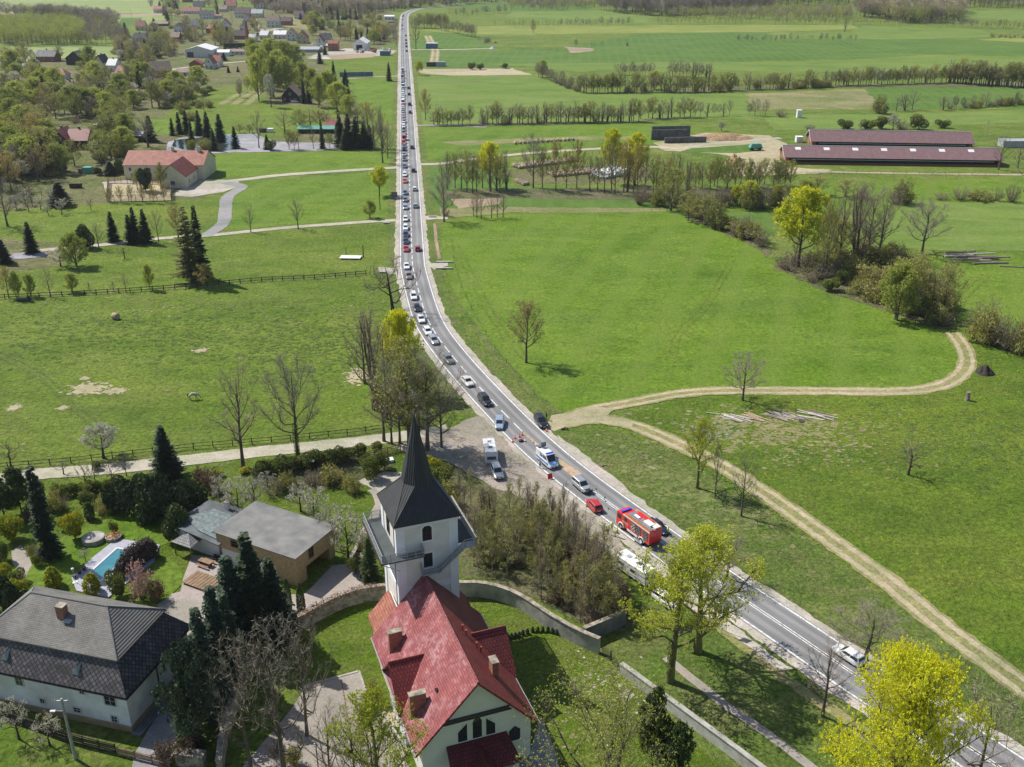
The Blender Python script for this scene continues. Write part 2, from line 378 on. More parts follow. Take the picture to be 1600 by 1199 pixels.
sheet('field', [(650, 120), (840, 118), (870, 130), (905, 146), (1000, 147), (1170, 147), (1165, 172), (1200, 184), (1000, 190), (800, 197), (652, 196)], 'light_crop')
sheet('field', [(1165, 147), (1350, 139), (1378, 160), (1370, 171), (1180, 172)], 'dry_meadow')
sheet('field', [(1350, 137), (1520, 128), (1640, 135), (1640, 166), (1380, 172)], 'crop_green')
sheet('field', [(1190, 180), (1400, 178), (1640, 170), (1640, 190), (1400, 200), (1210, 204)], 'light_crop')
sheet('field', [(655, 200), (800, 197), (1020, 193), (1100, 200), (1030, 226), (850, 232), (700, 248), (658, 252)], 'lush_grass', j=.5)
sheet('dry_patch', [(690, 222), (780, 218), (900, 214), (1010, 213), (1010, 217), (860, 221), (720, 228)], 'dry_meadow')
sheet('farmyard', [(1020, 224), (1100, 208), (1200, 212), (1230, 225), (1222, 245), (1232, 262), (1300, 266), (1280, 271), (1130, 276), (1140, 262), (1165, 250), (1120, 240), (1040, 236)], 'sand')
sheet('field', [(1080, 232), (1185, 225), (1188, 236), (1150, 240), (1060, 238)], 'crop_green', j=.2)
sheet('yard', [(780, 268), (900, 258), (1010, 256), (1020, 282), (930, 288), (820, 288)], 'village_floor')
sheet('field', [(670, 262), (780, 258), (800, 290), (1000, 296), (1060, 335), (800, 332), (690, 342), (668, 300)], 'crop_green', j=.6)
sheet('dry_patch', [(690, 326), (800, 324), (1040, 326), (1040, 332), (800, 333), (690, 341)], 'dry_meadow')
sheet('dry_patch', [(700, 308), (740, 305), (790, 308), (780, 320), (715, 326)], 'soil')
sheet('field', [(1100, 292), (1640, 278), (1640, 318), (1480, 316), (1400, 330), (1120, 330)], 'lush_grass')
sheet('field', [(1400, 318), (1640, 314), (1640, 392), (1470, 392), (1380, 385), (1370, 340)], 'light_crop')
sheet('field', [(1120, 332), (1200, 330), (1210, 372), (1165, 345)], 'crop_green', j=.3)
sheet('meadow', [(693, 345), (800, 334), (1040, 331), (1105, 345), (1150, 366), (1205, 408), (1290, 455), (1400, 492), (1465, 516), (1492, 535), (1500, 560), (1494, 585), (1470, 600), (1420, 606), (1200, 607), (1050, 614), (930, 634), (885, 646), (852, 640), (800, 588), (745, 520), (706, 450), (690, 400)], 'lush_grass', j=.5)
sheet('meadow_edge', [(855, 652), (820, 612), (760, 548), (712, 470), (700, 440), (716, 470), (770, 540), (835, 610), (880, 646)], 'verge_grass', j=.6)
sheet('field', [(1480, 520), (1520, 510), (1640, 540), (1640, 760), (1640, 1120), (1480, 980), (1300, 845), (1120, 728), (960, 655), (1060, 625), (1210, 616), (1400, 616), (1466, 612), (1500, 596), (1512, 570)], 'slope_meadow')
sheet('field', [(1440, 400), (1640, 395), (1640, 540), (1500, 505), (1440, 470)], 'lush_grass')
sheet('verge', [(870, 668), (960, 672), (1040, 702), (1120, 745), (1300, 868), (1480, 1003), (1660, 1135), (1660, 1190), (1437, 1060), (1275, 955), (1170, 880), (1040, 795), (960, 745), (890, 690)], 'verge_grass')
def patchy(name, c, spread, n, m, size, seed, ang=0.0):
    X, Y = G(*c); g = random.Random(seed); mb = MB(); n = int(n*2.4); size *= .48
    for i in range(n):
        a, b = g.gauss(0, spread[0]), g.gauss(0, spread[1]); x, y = X+a*math.cos(ang)-b*math.sin(ang), Y+a*math.sin(ang)+b*math.cos(ang); r = size*g.uniform(.3, 1.2); ph = g.random()*6
        mb.poly([(x+r*(1+.35*math.sin(3*t+ph)+.25*g.uniform(-1, 1))*math.cos(t), y+r*.8*(1+.3*math.cos(2*t+ph)+.25*g.uniform(-1, 1))*math.sin(t), (.0871 if m != 'gravel' else .089)+i*.0000025) for t in np.linspace(0, 6.283, 12, endpoint=False)])
    o = put(name, mb.mesh(name, MATS[m])); o['kind'] = 'structure'; return o
patchy('dry_patch', (1090, 775), (9, 3.2), 200, 'dry_meadow', 1.1, 1, R(-50)); patchy('dry_patch', (1080, 770), (11, 4), 150, 'verge_grass', 1.2, 2, R(-50))
patchy('dry_patch', (1200, 668), (10, 4), 220, 'dry_meadow', 1.3, 3); patchy('dry_patch', (1110, 675), (2.5, 1.5), 30, 'grey_gravel', .9, 4)
patchy('dry_patch', (1230, 700), (14, 5), 160, 'dry_meadow', .8, 5); patchy('weed_patch', (250, 520), (34, 9), 420, 'weed_green', 1.3, 7); patchy('weed_patch', (500, 545), (12, 10), 260, 'weed_green', 1.2, 8)
patchy('dry_patch', (330, 480), (30, 8), 200, 'dry_meadow', .9, 9); patchy('dry_patch', (960, 1090), (3, 3), 60, 'gravel', .35, 10, R(-45)); patchy('weed_patch', (900, 1070), (4, 6), 120, 'dry_meadow', .5, 11); patchy('weed_patch', (1540, 700), (22, 9), 240, 'weed_green', 1.5, 12); patchy('flower_patch', (1360, 700), (16, 8), 240, 'rape_field', .35, 13)
patchy('dry_patch', (900, 700), (6, 2), 60, 'dry_meadow', .6, 14, R(-50)); patchy('dry_patch', (200, 690), (40, 5), 120, 'dry_meadow', .7, 15)
for P_ in ([(1212, 418), (1250, 402), (1300, 398), (1400, 400), (1440, 425), (1478, 468), (1484, 508), (1462, 516), (1400, 492), (1330, 470), (1270, 450)], [(692, 300), (800, 296), (1000, 294), (1240, 296), (1236, 304), (1060, 312), (690, 310)], [(1070, 338), (1110, 335), (1165, 360), (1208, 396), (1200, 402), (1150, 372), (1090, 350)], [(1060, 138), (1600, 128), (1600, 136), (1300, 137), (1060, 147)], [(665, 194), (1000, 189), (1080, 182), (1080, 185), (1000, 192), (665, 198)]): sheet('undergrowth', P_, 'rough_floor', z=.0885, j=1.6)
sheet('grassland', [(-100, 745), (150, 752), (330, 728), (480, 708), (600, 697), (720, 735), (740, 800), (735, 905), (600, 930), (520, 960), (300, 900), (-100, 1000)], 'lawn_grass')
sheet('rough_ground', [(395, 735), (480, 718), (600, 705), (612, 730), (560, 760), (480, 765), (400, 760)], 'rough_floor')
sheet('forest_floor', [(690, 720), (760, 745), (840, 770), (900, 815), (955, 870), (985, 930), (985, 985), (930, 990), (850, 945), (760, 905), (720, 900)], 'rough_floor')
sheet('lawn', [(460, 1000), (520, 965), (600, 928), (720, 915), (800, 925), (880, 975), (935, 1018), (1010, 1070), (1190, 1230), (840, 1300), (600, 1250), (480, 1100)], 'lawn_grass', j=.2)
sheet('lawn', [(930, 1020), (985, 985), (990, 950), (1060, 940), (1200, 1010), (1400, 1160), (1500, 1260), (1200, 1260)], 'verge_grass', j=.4)
# the horse pasture and the meadows have bare and trampled places
for u, v, a, b in ((140, 608, 26, 7), (181, 612, 14, 4), (22, 638, 10, 4), (98, 638, 8, 3), (560, 588, 20, 9), (352, 645, 5, 3), (388, 652, 6, 3), (375, 561, 5, 2), (312, 548, 10, 2.5), (262, 611, 4, 2), (133, 592, 7, 2)):
    patchy('bare_patch', (u, v), (a*.45/ppm(v), b*1.4/ppm(v)), int(a*5), 'sand' if a > 6 else 'dry_meadow', .45+a*.02, u)
def lighter_tracks(px, wid, m, z=.087): strip('wheel_track', px, wid, m, z, jg=.15, ruts=True)
lighter_tracks([(712, 385), (735, 430), (772, 500), (820, 560)], 2.6, 'pasture_grass')
lighter_tracks([(1137, 420), (1100, 480), (1062, 520), (1048, 560)], 2.4, 'pasture_grass')
lighter_tracks([(-10, 550), (60, 585), (125, 645), (190, 690)], 2.4, 'verge_grass')
lighter_tracks([(668, 56), (676, 72), (680, 80), (678, 98)], 6, 'sand')
for k in range(3): lighter_tracks([(345+k*20, 164), (372+k*16, 148), (400+k*8, 141)], 3.5, 'dry_meadow')
lighter_tracks([(1540, 430), (1500, 470), (1480, 500)], 3, 'pasture_grass'); strip('farm_track', [(1230, 268), (1330, 270), (1450, 272), (1640, 274)], 3, 'sand', .089, jg=.5)

# lanes and tracks
strip('gravel_lane', [(-60, 757), (0, 749), (60, 741), (150, 735), (300, 719), (400, 707), (480, 699), (560, 691), (640, 681), (700, 671)], 4.2, 'lane_gravel', .09)
strip('gravel_lane', [(625, 344), (560, 348), (440, 357), (340, 367), (250, 373), (150, 384), (60, 392)], 3.2, 'lane_gravel', .09)
strip('gravel_lane', [(622, 262), (540, 267), (440, 274), (380, 281), (335, 285), (290, 290)], 4.2, 'lane_gravel', .09)
strip('gravel_lane', [(352, 286), (378, 292), (356, 308), (352, 330), (348, 350), (322, 369)], 4.5, 'grey_gravel', .092)
sheet('farm_court', [(300, 280), (372, 282), (376, 292), (350, 300), (300, 308), (270, 306)], 'gravel', j=.3)
sheet('farm_court', [(160, 285), (200, 282), (272, 290), (270, 300), (165, 300)], 'gravel', j=.3)
strip('gravel_lane', [(652, 257), (690, 256), (740, 249), (850, 238), (1000, 230), (1060, 232), (1120, 224), (1220, 216)], 4.0, 'lane_gravel', .09)
strip('gravel_lane', [(645, 197), (680, 196), (760, 199)], 3.0, 'grey_gravel', .09)
strip('gravel_lane', [(624, 119), (580, 121), (535, 124)], 3.0, 'lane_gravel', .09)
strip('gravel_lane', [(620, 80), (560, 81), (480, 90)], 5.0, 'lane_gravel', .09)
strip('gravel_lane', [(643, 78), (700, 78), (770, 76)], 5.0, 'lane_gravel', .09)
strip('gravel_lane', [(400, 31), (406, 46), (440, 44), (400, 52)], 5.0, 'lane_gravel', .09)
strip('gravel_lane', [(190, 160), (215, 135), (230, 125), (265, 110), (330, 101), (400, 95), (470, 90)], 5.0, 'lane_gravel', .09)
strip('gravel_lane', [(660, 340), (690, 341), (700, 341)], 3.5, 'lane_gravel', .09)
strip('field_track', [(885, 655), (925, 641), (980, 631), (1060, 616), (1130, 611), (1250, 611), (1400, 612), (1462, 605), (1496, 590), (1511, 568), (1505, 543), (1488, 520)], 3.4, 'sand', .09, ruts=True)
strip('field_track', [(880, 662), (930, 655), (985, 664), (1050, 690), (1130, 730), (1210, 782), (1300, 846), (1390, 912), (1480, 985), (1640, 1105)], 3.6, 'sand', .092, ruts=True)
sheet('track_mouth', [(852, 668), (862, 650), (890, 646), (935, 637), (960, 640), (945, 652), (990, 662), (985, 668), (930, 662), (895, 664), (866, 674)], 'sand', z=.096, j=.4)
strip('footpath', [(600, 860), (575, 845), (560, 875), (545, 905), (585, 815), (575, 780), (600, 760)][:4], 1.6, 'paving', .09)
strip('footpath', [(548, 880), (560, 855), (572, 830), (585, 808), (592, 780), (580, 765)], 1.5, 'paving', .09)
sheet('path_clearing', [(560, 752), (600, 738), (640, 740), (645, 770), (600, 775)], 'gravel', j=.5)
strip('footpath', [(1040, 1028), (1080, 1060), (1130, 1100), (1200, 1148), (1300, 1225)], 1.3, 'paving', .1, jg=.1)
strip('footpath', [(1100, 965), (1160, 1010), (1240, 1070), (1300, 1110), (1380, 1170)], 1.8, 'worn_grass', .09, jg=.5)
sheet('bare_patch', [(960, 1090), (975, 1075), (992, 1085), (978, 1100)], 'gravel', j=.3)

# ------------------------------------------------------------------ the main road
RC = [(850, 2), (730, 6), (692, 10), (655, 14), (640, 19), (632.5, 25), (631.2, 50), (633.2, 112), (637.8, 235), (640.5, 300), (644, 400), (646.5, 425), (668, 500), (701, 550), (721.8, 575), (743.7, 600), (788, 647), (833, 692), (898, 747), (999, 822), (1156, 935), (1200, 962), (1250, 996), (1312, 1041), (1422, 1110), (1480, 1145), (1557, 1197)]
RP = [G(*p) for p in RC]
e = Vector(RP[-1])-Vector(RP[-2]); RP.append(tuple(Vector(RP[-1])+e.normalized()*60))
ROAD = catmull(RP, 2.0)
for _ in range(12): ROAD = [ROAD[0]]+[(ROAD[i-1]+ROAD[i]*2+ROAD[i+1])/4 for i in range(1, len(ROAD)-1)]+[ROAD[-1]]
CUM = [0.0]
for i in range(1, len(ROAD)): CUM.append(CUM[-1]+(ROAD[i]-ROAD[i-1]).length)
def road_at(s):
    i = min(max(int(np.searchsorted(CUM, s))-1, 0), len(ROAD)-2); t = (s-CUM[i])/(CUM[i+1]-CUM[i]); p = ROAD[i].lerp(ROAD[i+1], t)
    d = (ROAD[i+1]-ROAD[i]).normalized(); return p, d
def road_near(x, y):
    i = min(range(len(ROAD)), key=lambda k: (ROAD[k].x-x)**2+(ROAD[k].y-y)**2); return CUM[i]
def road_slice(s0, s1):
    out = [road_at(s0)[0]]+[ROAD[i] for i in range(len(ROAD)) if s0+.3 < CUM[i] < s1-.3]+[road_at(s1)[0]]; return out
# the road runs towards the camera: +offset lies on the left in the picture
m, n, b = nodes('asphalt'); P = pos(n); uv = N(n, 'ShaderNodeUVMap').outputs[0]
sx = N(n, 'ShaderNodeSeparateXYZ'); L(n, uv, sx.inputs[0])
ab = N(n, 'ShaderNodeMath', operation='ABSOLUTE'); L(n, sx.outputs[0], ab.inputs[0])
mr = N(n, 'ShaderNodeMapRange'); mr.inputs['From Max'].default_value = 3.7; L(n, ab.outputs[0], mr.inputs[0])
lane = ramp(n, mr.outputs[0], [(0, (.18,)*3), (.12, (.205, .203, .20)), (.30, (.165, .166, .172)), (.5, (.26, .257, .25)), (.72, (.165, .166, .172)), (1.0, (.23, .228, .225))])
mp = N(n, 'ShaderNodeMapping'); mp.inputs['Scale'].default_value = (1.2, .06, 1); L(n, uv, mp.inputs[0])
col = mix(n, 1.0, lane, ramp(n, noisetex(n, mp.outputs[0], 1.0, 5), [(.3, .82), (.7, 1.15)]), 'MULTIPLY')
col = mix(n, 1.0, col, ramp(n, noisetex(n, P, .08, 4), [(.3, .85), (.7, 1.15)]), 'MULTIPLY')
col = mix(n, 1.0, col, ramp(n, noisetex(n, P, 9, 3), [(.3, .8), (.7, 1.2)]), 'MULTIPLY')
L(n, col, b.inputs['Base Color']); b.inputs['Roughness'].default_value = .8; b.inputs['Specular IOR Level'].default_value = .3
m, n, b = nodes('road_paint'); P = pos(n)
L(n, mix(n, ramp(n, noisetex(n, P, 3, 6, .7), [(.40, 0.0), (.52, 1.0)]), (.38, .38, .37), (.74, .74, .72)), b.inputs['Base Color']); b.inputs['Roughness'].default_value = .6
SEND = CUM[-1]
for nm, a, bb, jg in (('road_shoulder', 3.5, 5.2, .5), ('road_shoulder', -5.1, -3.5, .5)):
    o = put(nm, ribbon(resample(ROAD, 1.0, False), (a, bb), .10, jg=jg, sc=.35).mesh(nm, MATS['gravel'])); o['kind'] = 'structure'
for nm, a, bb in (('road_verge', 4.9, 7.8), ('road_verge', -7.8, -4.9)):
    P = resample(road_slice(road_near(*G(633, 60)), SEND), 1.5, False)
    o = put(nm, ribbon(P, (a, bb), .0885, jg=1.0, sc=.2).mesh(nm, MATS['verge_grass'])); o['kind'] = 'structure'
o = put('main_road', ribbon(ROAD, (-3.85, 3.85), .118).mesh('main_road', MATS['asphalt'])); o['kind'] = 'structure'
PM = MB()
for off in (-3.5, 3.5):
    ribbon(road_slice(2, SEND-2), (off-.14, off+.14), .126, PM)
sA, sB, sC, sD = (road_near(*G(u, v)) for u, v in ((640.5, 300), (800, 660), (835, 693), (925, 770)))
s = 2.0
while s < sB: ribbon(road_slice(s, s+4.2), (-.12, .12), .126, PM); s += 6.2 if s > sA else 7.4
while s < sC: ribbon(road_slice(s, s+1.2), (-.12, .12), .126, PM); s += 2.4
ribbon(road_slice(sC, sD), (-.12, .12), .126, PM)
ribbon(road_slice(sD, SEND-2), (-.27, -.12), .126, PM); ribbon(road_slice(sD, SEND-2), (.12, .27), .126, PM)
o = put('road_marking', PM.mesh('road_marking', MATS['road_paint'])); o['kind'] = 'structure'
sheet('layby', [(612, 700), (668, 682), (705, 668), (745, 650), (762, 660), (800, 700), (862, 756), (910, 796), (955, 835), (985, 860), (1000, 880), (975, 885), (930, 850), (880, 812), (835, 785), (790, 770), (740, 745), (700, 720), (660, 715)], 'layby_gravel', z=.108, j=.8)
sheet('gravel_strip', [(985, 858), (1010, 862), (1080, 925), (1160, 990), (1240, 1048), (1225, 1052), (1130, 985), (1060, 935)], 'gravel', z=.104, j=.7)
sheet('gravel_strip', [(870, 680), (900, 700), (960, 748), (1010, 790), (1045, 815), (1060, 830), (1040, 820), (960, 762), (880, 702)], 'gravel', z=.105, j=.6)
grass('spill_sand', (.50, .36, .22), (.44, .33, .22), (.20, .18, .15), mid=.7, fine=2.5, contrast=.4, bm=.03)
P = road_slice(road_near(*G(818, 678)), road_near(*G(905, 742)))
n_ = len(P); mbS = MB(); Q = resample(P, .6, False)
for i in range(len(Q)-1):
    t = i/len(Q); d = (Q[i+1]-Q[i]).normalized(); nn = Vector((d.y, -d.x)); w0 = .18+1.15*max(0, t-.2)+.25*abs(mnoise.noise(Vector((i*.35, 0, 0)))); c0 = -.05-.75*t
    w1 = .18+1.15*max(0, (t+1/len(Q))-.2)+.25*abs(mnoise.noise(Vector(((i+1)*.35, 0, 0)))); c1 = -.05-.75*(t+1/len(Q))
    mbS.poly([tuple(Q[i]+nn*(c0-w0))+(.13,), tuple(Q[i]+nn*(c0+w0))+(.13,), tuple(Q[i+1]+nn*(c1+w1))+(.13,), tuple(Q[i+1]+nn*(c1-w1))+(.13,)])
o = put('sand_spill', mbS.mesh('sand_spill', MATS['spill_sand'])); o['kind'] = 'structure'
for px in ([(622, 428), (612, 430), (590, 424), (592, 418), (620, 420)], [(668, 415), (676, 412), (700, 411), (700, 416), (680, 422)], [(664, 338), (684, 338), (684, 343), (664, 344)]):
    sheet('gravel_strip', px, 'gravel', z=.109, j=.2)
strip('ditch', [(679, 350), (682, 380), (687, 405)], 1.0, 'soil', .1, jg=.15)

# water of the fish ponds
m, n, b = nodes('pond_water'); b.inputs['Base Color'].default_value = (.035, .045, .035, 1); b.inputs['Roughness'].default_value = .06; b.inputs['Specular IOR Level'].default_value = .9
bump(n, b, noisetex(n, pos(n), 1.2, 3), .02, .4)
grass('pond_sky_tone', (.42, .42, .45), (.33, .33, .36), (.22, .21, .17), mid=.2, fine=1.5, contrast=.35)  # pale grey paints the sky's reflection on the pond surface
sheet('pond_pale', [(262, 222), (280, 216), (330, 212), (400, 209), (405, 213), (430, 222), (525, 224), (533, 232), (500, 236), (330, 240), (260, 236)], 'pond_sky_tone', z=.112, j=.5)
sheet('pond', [(272, 219), (330, 214), (372, 213), (375, 234), (340, 237), (290, 235), (268, 229)], 'pond_water', z=.13, j=.4)
sheet('pond', [(12, 398), (45, 395), (75, 396), (72, 402), (30, 406), (8, 405)], 'pond_sky_tone', z=.13, j=.4)
sheet('pond_pale', [(0, 92), (30, 91), (62, 96), (60, 103), (30, 105), (0, 100)], 'pond_sky_tone', z=.112, j=.5)
# ================================================================== BUILDINGS
mat('plaster_white', (.66, .66, .64), .9, .10, .6, .01, 6)
mat('plaster_dirty', (.72, .72, .71), .9, .22, .3, .02, 5, c2=(.56, .55, .52))
mat('plaster_cream', (.60, .56, .40), .9, .12, .5, .01, 6)
mat('plaster_pale', (.70, .70, .62), .9, .06, .5, .01, 6)
mat('plaster_band', (.80, .80, .82), .9, .06, .5)
mat('plaster_tower', (.74, .71, .66), .9, .10, .5, .01, 5)
mat('plaster_yellow', (.55, .48, .28), .9, .12, .5)
mat('plinth_tan', (.36, .27, .15), .9, .2, 1.0)
mat('trim_dark', (.06, .055, .05), .6, .2, 2)
mat('trim_light', (.62, .62, .60), .6, .1, 2)
mat('window_frame', (.52, .51, .50), .5, .1, 3)
mat('brick', (.30, .12, .08), .9, .35, 2, .02, 8)
mat('chimney_brick', (.33, .15, .11), .9, .3, 3, .02, 8)
mat('concrete', (.40, .39, .36), .9, .25, .5, .03, 4, c2=(.24, .235, .21))
mat('concrete_pale', (.50, .49, .46), .9, .2, .7, .02, 4, c2=(.36, .35, .31))
mat('dark_concrete', (.16, .16, .16), .9, .4, .4, .03, 3)
mat('stone_wall', (.35, .31, .25), .95, .45, 1.2, .08, 3, c2=(.14, .12, .09))
mat('ivy_dry', (.26, .14, .09), .9, .5, 2.5, .15, 6)
mat('timber', (.26, .17, .10), .8, .35, 1.5, .01, 9)
mat('dark_timber', (.035, .026, .020), .8, .4, 1.5)
mat('grey_timber', (.25, .22, .19), .85, .4, 2)
mat('osb', (.36, .27, .14), .8, .22, 2.2, .01, 9, c2=(.27, .20, .10))
mat('roof_felt', (.205, .20, .185), .9, .22, .35, .02, 4, c2=(.13, .135, .135))
mat('roof_felt_dark', (.10, .115, .125), .7, .3, .3, .03, 3, c2=(.06, .065, .07))
mat('steel', (.42, .43, .44), .45, .15, 2, metal=.5)
mat('rust', (.22, .09, .05), .8, .3, 3)
mat('copper_red', (.24, .055, .05), .5, .25, .5)
mat('white_sheet', (.75, .75, .75), .5, .06, .4)
mat('grey_sheet', (.36, .38, .40), .5, .15, .5)
mat('dark_blue_sheet', (.035, .045, .07), .5, .3, .5)
mat('green_sheet', (.10, .33, .25), .5, .2, .5)
mat('blue_panel', (.03, .10, .26), .4, .5, .25, c2=(.10, .16, .16))
mat('pool_water', (.03, .15, .20), .06, .1, .4, c2=(.05, .22, .27), spec=.8)
mat('terrace_stone', (.36, .36, .42), .8, .12, 1.5)
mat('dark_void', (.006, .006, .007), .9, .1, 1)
glass('window_glass'); glass('pane_blue', (.05, .07, .10))
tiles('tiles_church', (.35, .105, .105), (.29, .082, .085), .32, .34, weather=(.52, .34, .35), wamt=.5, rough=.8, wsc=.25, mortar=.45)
tiles('tiles_church_dark', (.27, .050, .048), (.20, .038, .038), .42, .46, rough=.5, mortar=.18)  # darker copy of the church tiles, shade painted into slopes turned from the sun
tiles('tiles_orange', (.43, .16, .11), (.37, .13, .09), .4, .45, weather=(.5, .3, .2), wamt=.4)
tiles('tiles_maroon', (.27, .07, .06), (.22, .06, .05), .4, .45)
tiles('tiles_brown', (.13, .085, .075), (.10, .065, .06), .4, .45)
tiles('tiles_grey', (.20, .205, .21), (.15, .155, .16), .4, .45)
tiles('tiles_dark', (.045, .05, .06), (.035, .04, .05), .4, .45)
tiles('tiles_tan', (.36, .26, .20), (.30, .22, .17), .4, .45)
tiles('tiles_pink', (.40, .27, .25), (.34, .23, .22), .5, .5)
tiles('shingle_grey', (.20, .19, .17), (.155, .148, .135), .45, .22, weather=(.27, .255, .235), wamt=.6, mortar=.45, bm=.03, wsc=.12)
tiles('slate_diamond', (.16, .145, .15), (.075, .07, .075), .5, .5, weather=(.05, .045, .045), wamt=.9, mortar=.16, bm=.05, diamond=True, wsc=.25)
stripes('spire_sheet', (.040, .042, .046), (.012, .013, .015), .32, 'X', .75)
stripes('barn_sheet', (.21, .125, .125), (.17, .10, .10), .9, 'X', .55)
stripes('shingle_ribbed', (.17, .165, .15), (.09, .087, .08), .35, 'Y', .8)

def ext(mb, prof, x0, x1, mi=0, axis='x'):
    """extrude a closed (y,z) outline along x (or an (x,z) outline along y)"""
    n = len(prof); f = (lambda t, p: (t, p[0], p[1])) if axis == 'x' else (lambda t, p: (p[0], t, p[1]))
    a = [f(x0, p) for p in prof]; b = [f(x1, p) for p in prof]; k = len(mb.v); mb.v.extend(a+b)
    fl = axis != 'x'
    area = sum(prof[i][0]*prof[(i+1) % n][1]-prof[(i+1) % n][0]*prof[i][1] for i in range(n))
    if area < 0: fl = not fl
    A = tuple(k+i for i in range(n)); B = tuple(k+n+i for i in range(n))
    mb.f.append(A if fl else A[::-1]); mb.m.append(mi); mb.f.append(B[::-1] if fl else B); mb.m.append(mi)
    for i in range(n):
        j = (i+1) % n; q = (k+i, k+j, k+n+j, k+n+i); mb.f.append(q[::-1] if fl else q); mb.m.append(mi)
def window(t, x, y, z, w, h, rz, fm='window_frame', gm='window_glass', shape=None, dep=.10):
    big = fm in ('plaster_band', 'plaster_pale'); br_ = .018 if big else .035; fw = .22 if fm == 'plaster_band' else .12
    """window on a wall; rz = heading of the wall's outward normal minus 90 deg (0: faces -y)"""
    co, si = math.cos(rz), math.sin(rz)
    def P(a, b, c): return (x+a*co+b*si, y+a*si-b*co, z+c)
    sh = shape or [(-.5, 0), (.5, 0), (.5, 1), (-.5, 1)]
    def outl(g, d):
        return [P(a*(w+2*g), d, (c*h+(-g if c == 0 else g))) for a, c in sh]
    mb = MB()
    o1, i1, ob = outl(fw, dep), outl(0, dep), outl(fw, -.02)
    n = len(sh)
    for i in range(n):
        j = (i+1) % n; mb.poly([o1[i], o1[j], i1[j], i1[i]]); mb.poly([ob[i], ob[j], o1[j], o1[i]])
    ib = outl(0, .02)
    for i in range(n):
        j = (i+1) % n; mb.poly([i1[i], i1[j], ib[j], ib[i]])
    f = part('window', mb, MATS[fm], t)
    mb = MB(); mb.poly(outl(0, .03)); p = part('pane', mb, MATS[gm], f)
    mb = MB(); c0, c1 = P(0, .05, 0), P(0, .05, h*(max(q[1] for q in sh if abs(q[0]) < .01) if any(abs(q[0]) < .01 for q in sh) else 1))
    mb.tube([c0, c1], [br_, br_], 4)
    if w > .7: mb.tube([P(-w/2, .05, h*.5), P(w/2, .05, h*.5)], [br_*.8, br_*.8], 4)
    part('glazing_bar', mb, MATS['trim_dark' if big else fm], f); return f
def chimney(t, x, y, z0, z1, w=.6, d=.6, rz=0, m='chimney_brick', cap='stone_wall'):
    mb = MB(); mb.box((x, y, (z0+z1)/2), (w, d, z1-z0), rz); c = part('chimney', mb, MATS[m], t)
    mb = MB(); mb.box((x, y, z1+.06), (w+.16, d+.16, .12), rz); part('chimney_cap', mb, MATS[cap], c); return c
def gable_block(t, x0, x1, y0, y1, ze, zr, axis, wm, rm, oh=.5, th=.16, wall='wall', roof='roof', z0=0.0, hip=0.0):
    if axis == 'x': a0, a1, b0, b1 = y0, y1, x0, x1
    else: a0, a1, b0, b1 = x0, x1, y0, y1
    mid = (a0+a1)/2; mb = MB(); ext(mb, [(a0, z0), (a1, z0), (a1, ze), (mid, zr), (a0, ze)], b0, b1, 0, axis)
    if hip:  # hip roof: plain box walls
        mb = MB(); mb.box(((x0+x1)/2, (y0+y1)/2, (z0+ze)/2), (x1-x0, y1-y0, ze-z0))
    w = part(wall, mb, MATS[wm], t)
    k = (zr-ze)/(mid-a0); zo = ze-k*oh; up = .04
    mb = MB(); f = (lambda a, b, z: (b, a, z)) if axis == 'x' else (lambda a, b, z: (a, b, z))
    if hip:
        E = [f(a0-oh, b0-oh, zo), f(a0-oh, b1+oh, zo), f(a1+oh, b1+oh, zo), f(a1+oh, b0-oh, zo)]
        r0, r1 = f(mid, b0+hip, zr), f(mid, b1-hip, zr)
        for q in ([E[0], E[1], r1, r0], [E[1], E[2], r1], [E[2], E[3], r0, r1], [E[3], E[0], r0]):
            n = (Vector(q[1])-Vector(q[0])).cross(Vector(q[2])-Vector(q[0]))
            if n.z < 0: q = q[::-1]
            mb.slab([(p[0], p[1], p[2]+up+th) for p in q], th)
    else:
        for s in (-1, 1):
            e = mid+s*(mid-a0+oh); q = [f(mid, b0-oh, zr), f(mid, b1+oh, zr), f(e, b1+oh, zo), f(e, b0-oh, zo)]
            n = (Vector(q[1])-Vector(q[0])).cross(Vector(q[2])-Vector(q[0]))
            if n.z < 0: q = q[::-1]
            mb.slab([(p[0], p[1], p[2]+up+th) for p in q], th)
    r = part(roof, mb, MATS[rm], t); return w, r

# ------------------------------------------------------------------ the church
O = Vector((-3.7, 85.9)); CH = R(20.2)
ch = thing('church', 'white church with weathered red tiled roof and tall dark spire on its square tower', 'church', (O.x, O.y, 0), CH)
# local x = right, y = back along the ridge; ridge 13.4 m, eaves 5 m
ZR, ZE, HW, LEN = 13.3, 5.2, 7.4, 21.9
kk = (ZR-ZE)/HW; WX = 6.5; WZ = ZR-kk*WX-.2
mb = MB(); ext(mb, [(-WX, 0), (WX, 0), (WX, WZ), (0, ZR-.25), (-WX, WZ)], .7, LEN-.2, 0, 'y'); part('wall', mb, MATS['plaster_pale'], ch)
mb = MB()
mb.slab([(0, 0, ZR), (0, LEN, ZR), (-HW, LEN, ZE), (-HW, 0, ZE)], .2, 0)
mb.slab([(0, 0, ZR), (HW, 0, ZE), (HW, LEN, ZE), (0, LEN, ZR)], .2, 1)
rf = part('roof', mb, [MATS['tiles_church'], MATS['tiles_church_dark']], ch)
mb = MB(); mb.tube([(0, -.03, ZR+.04), (0, LEN, ZR+.04)], [.14, .14], 6); part('ridge_cap', mb, MATS['tiles_church'], rf)
mb = MB()
for s in (-1, 1): mb.tube([(s*(HW+.05), 0, ZE-.12), (s*(HW+.05), LEN, ZE-.12)], [.09, .09], 6)
part('gutter', mb, MATS['steel'], ch)
mb = MB()
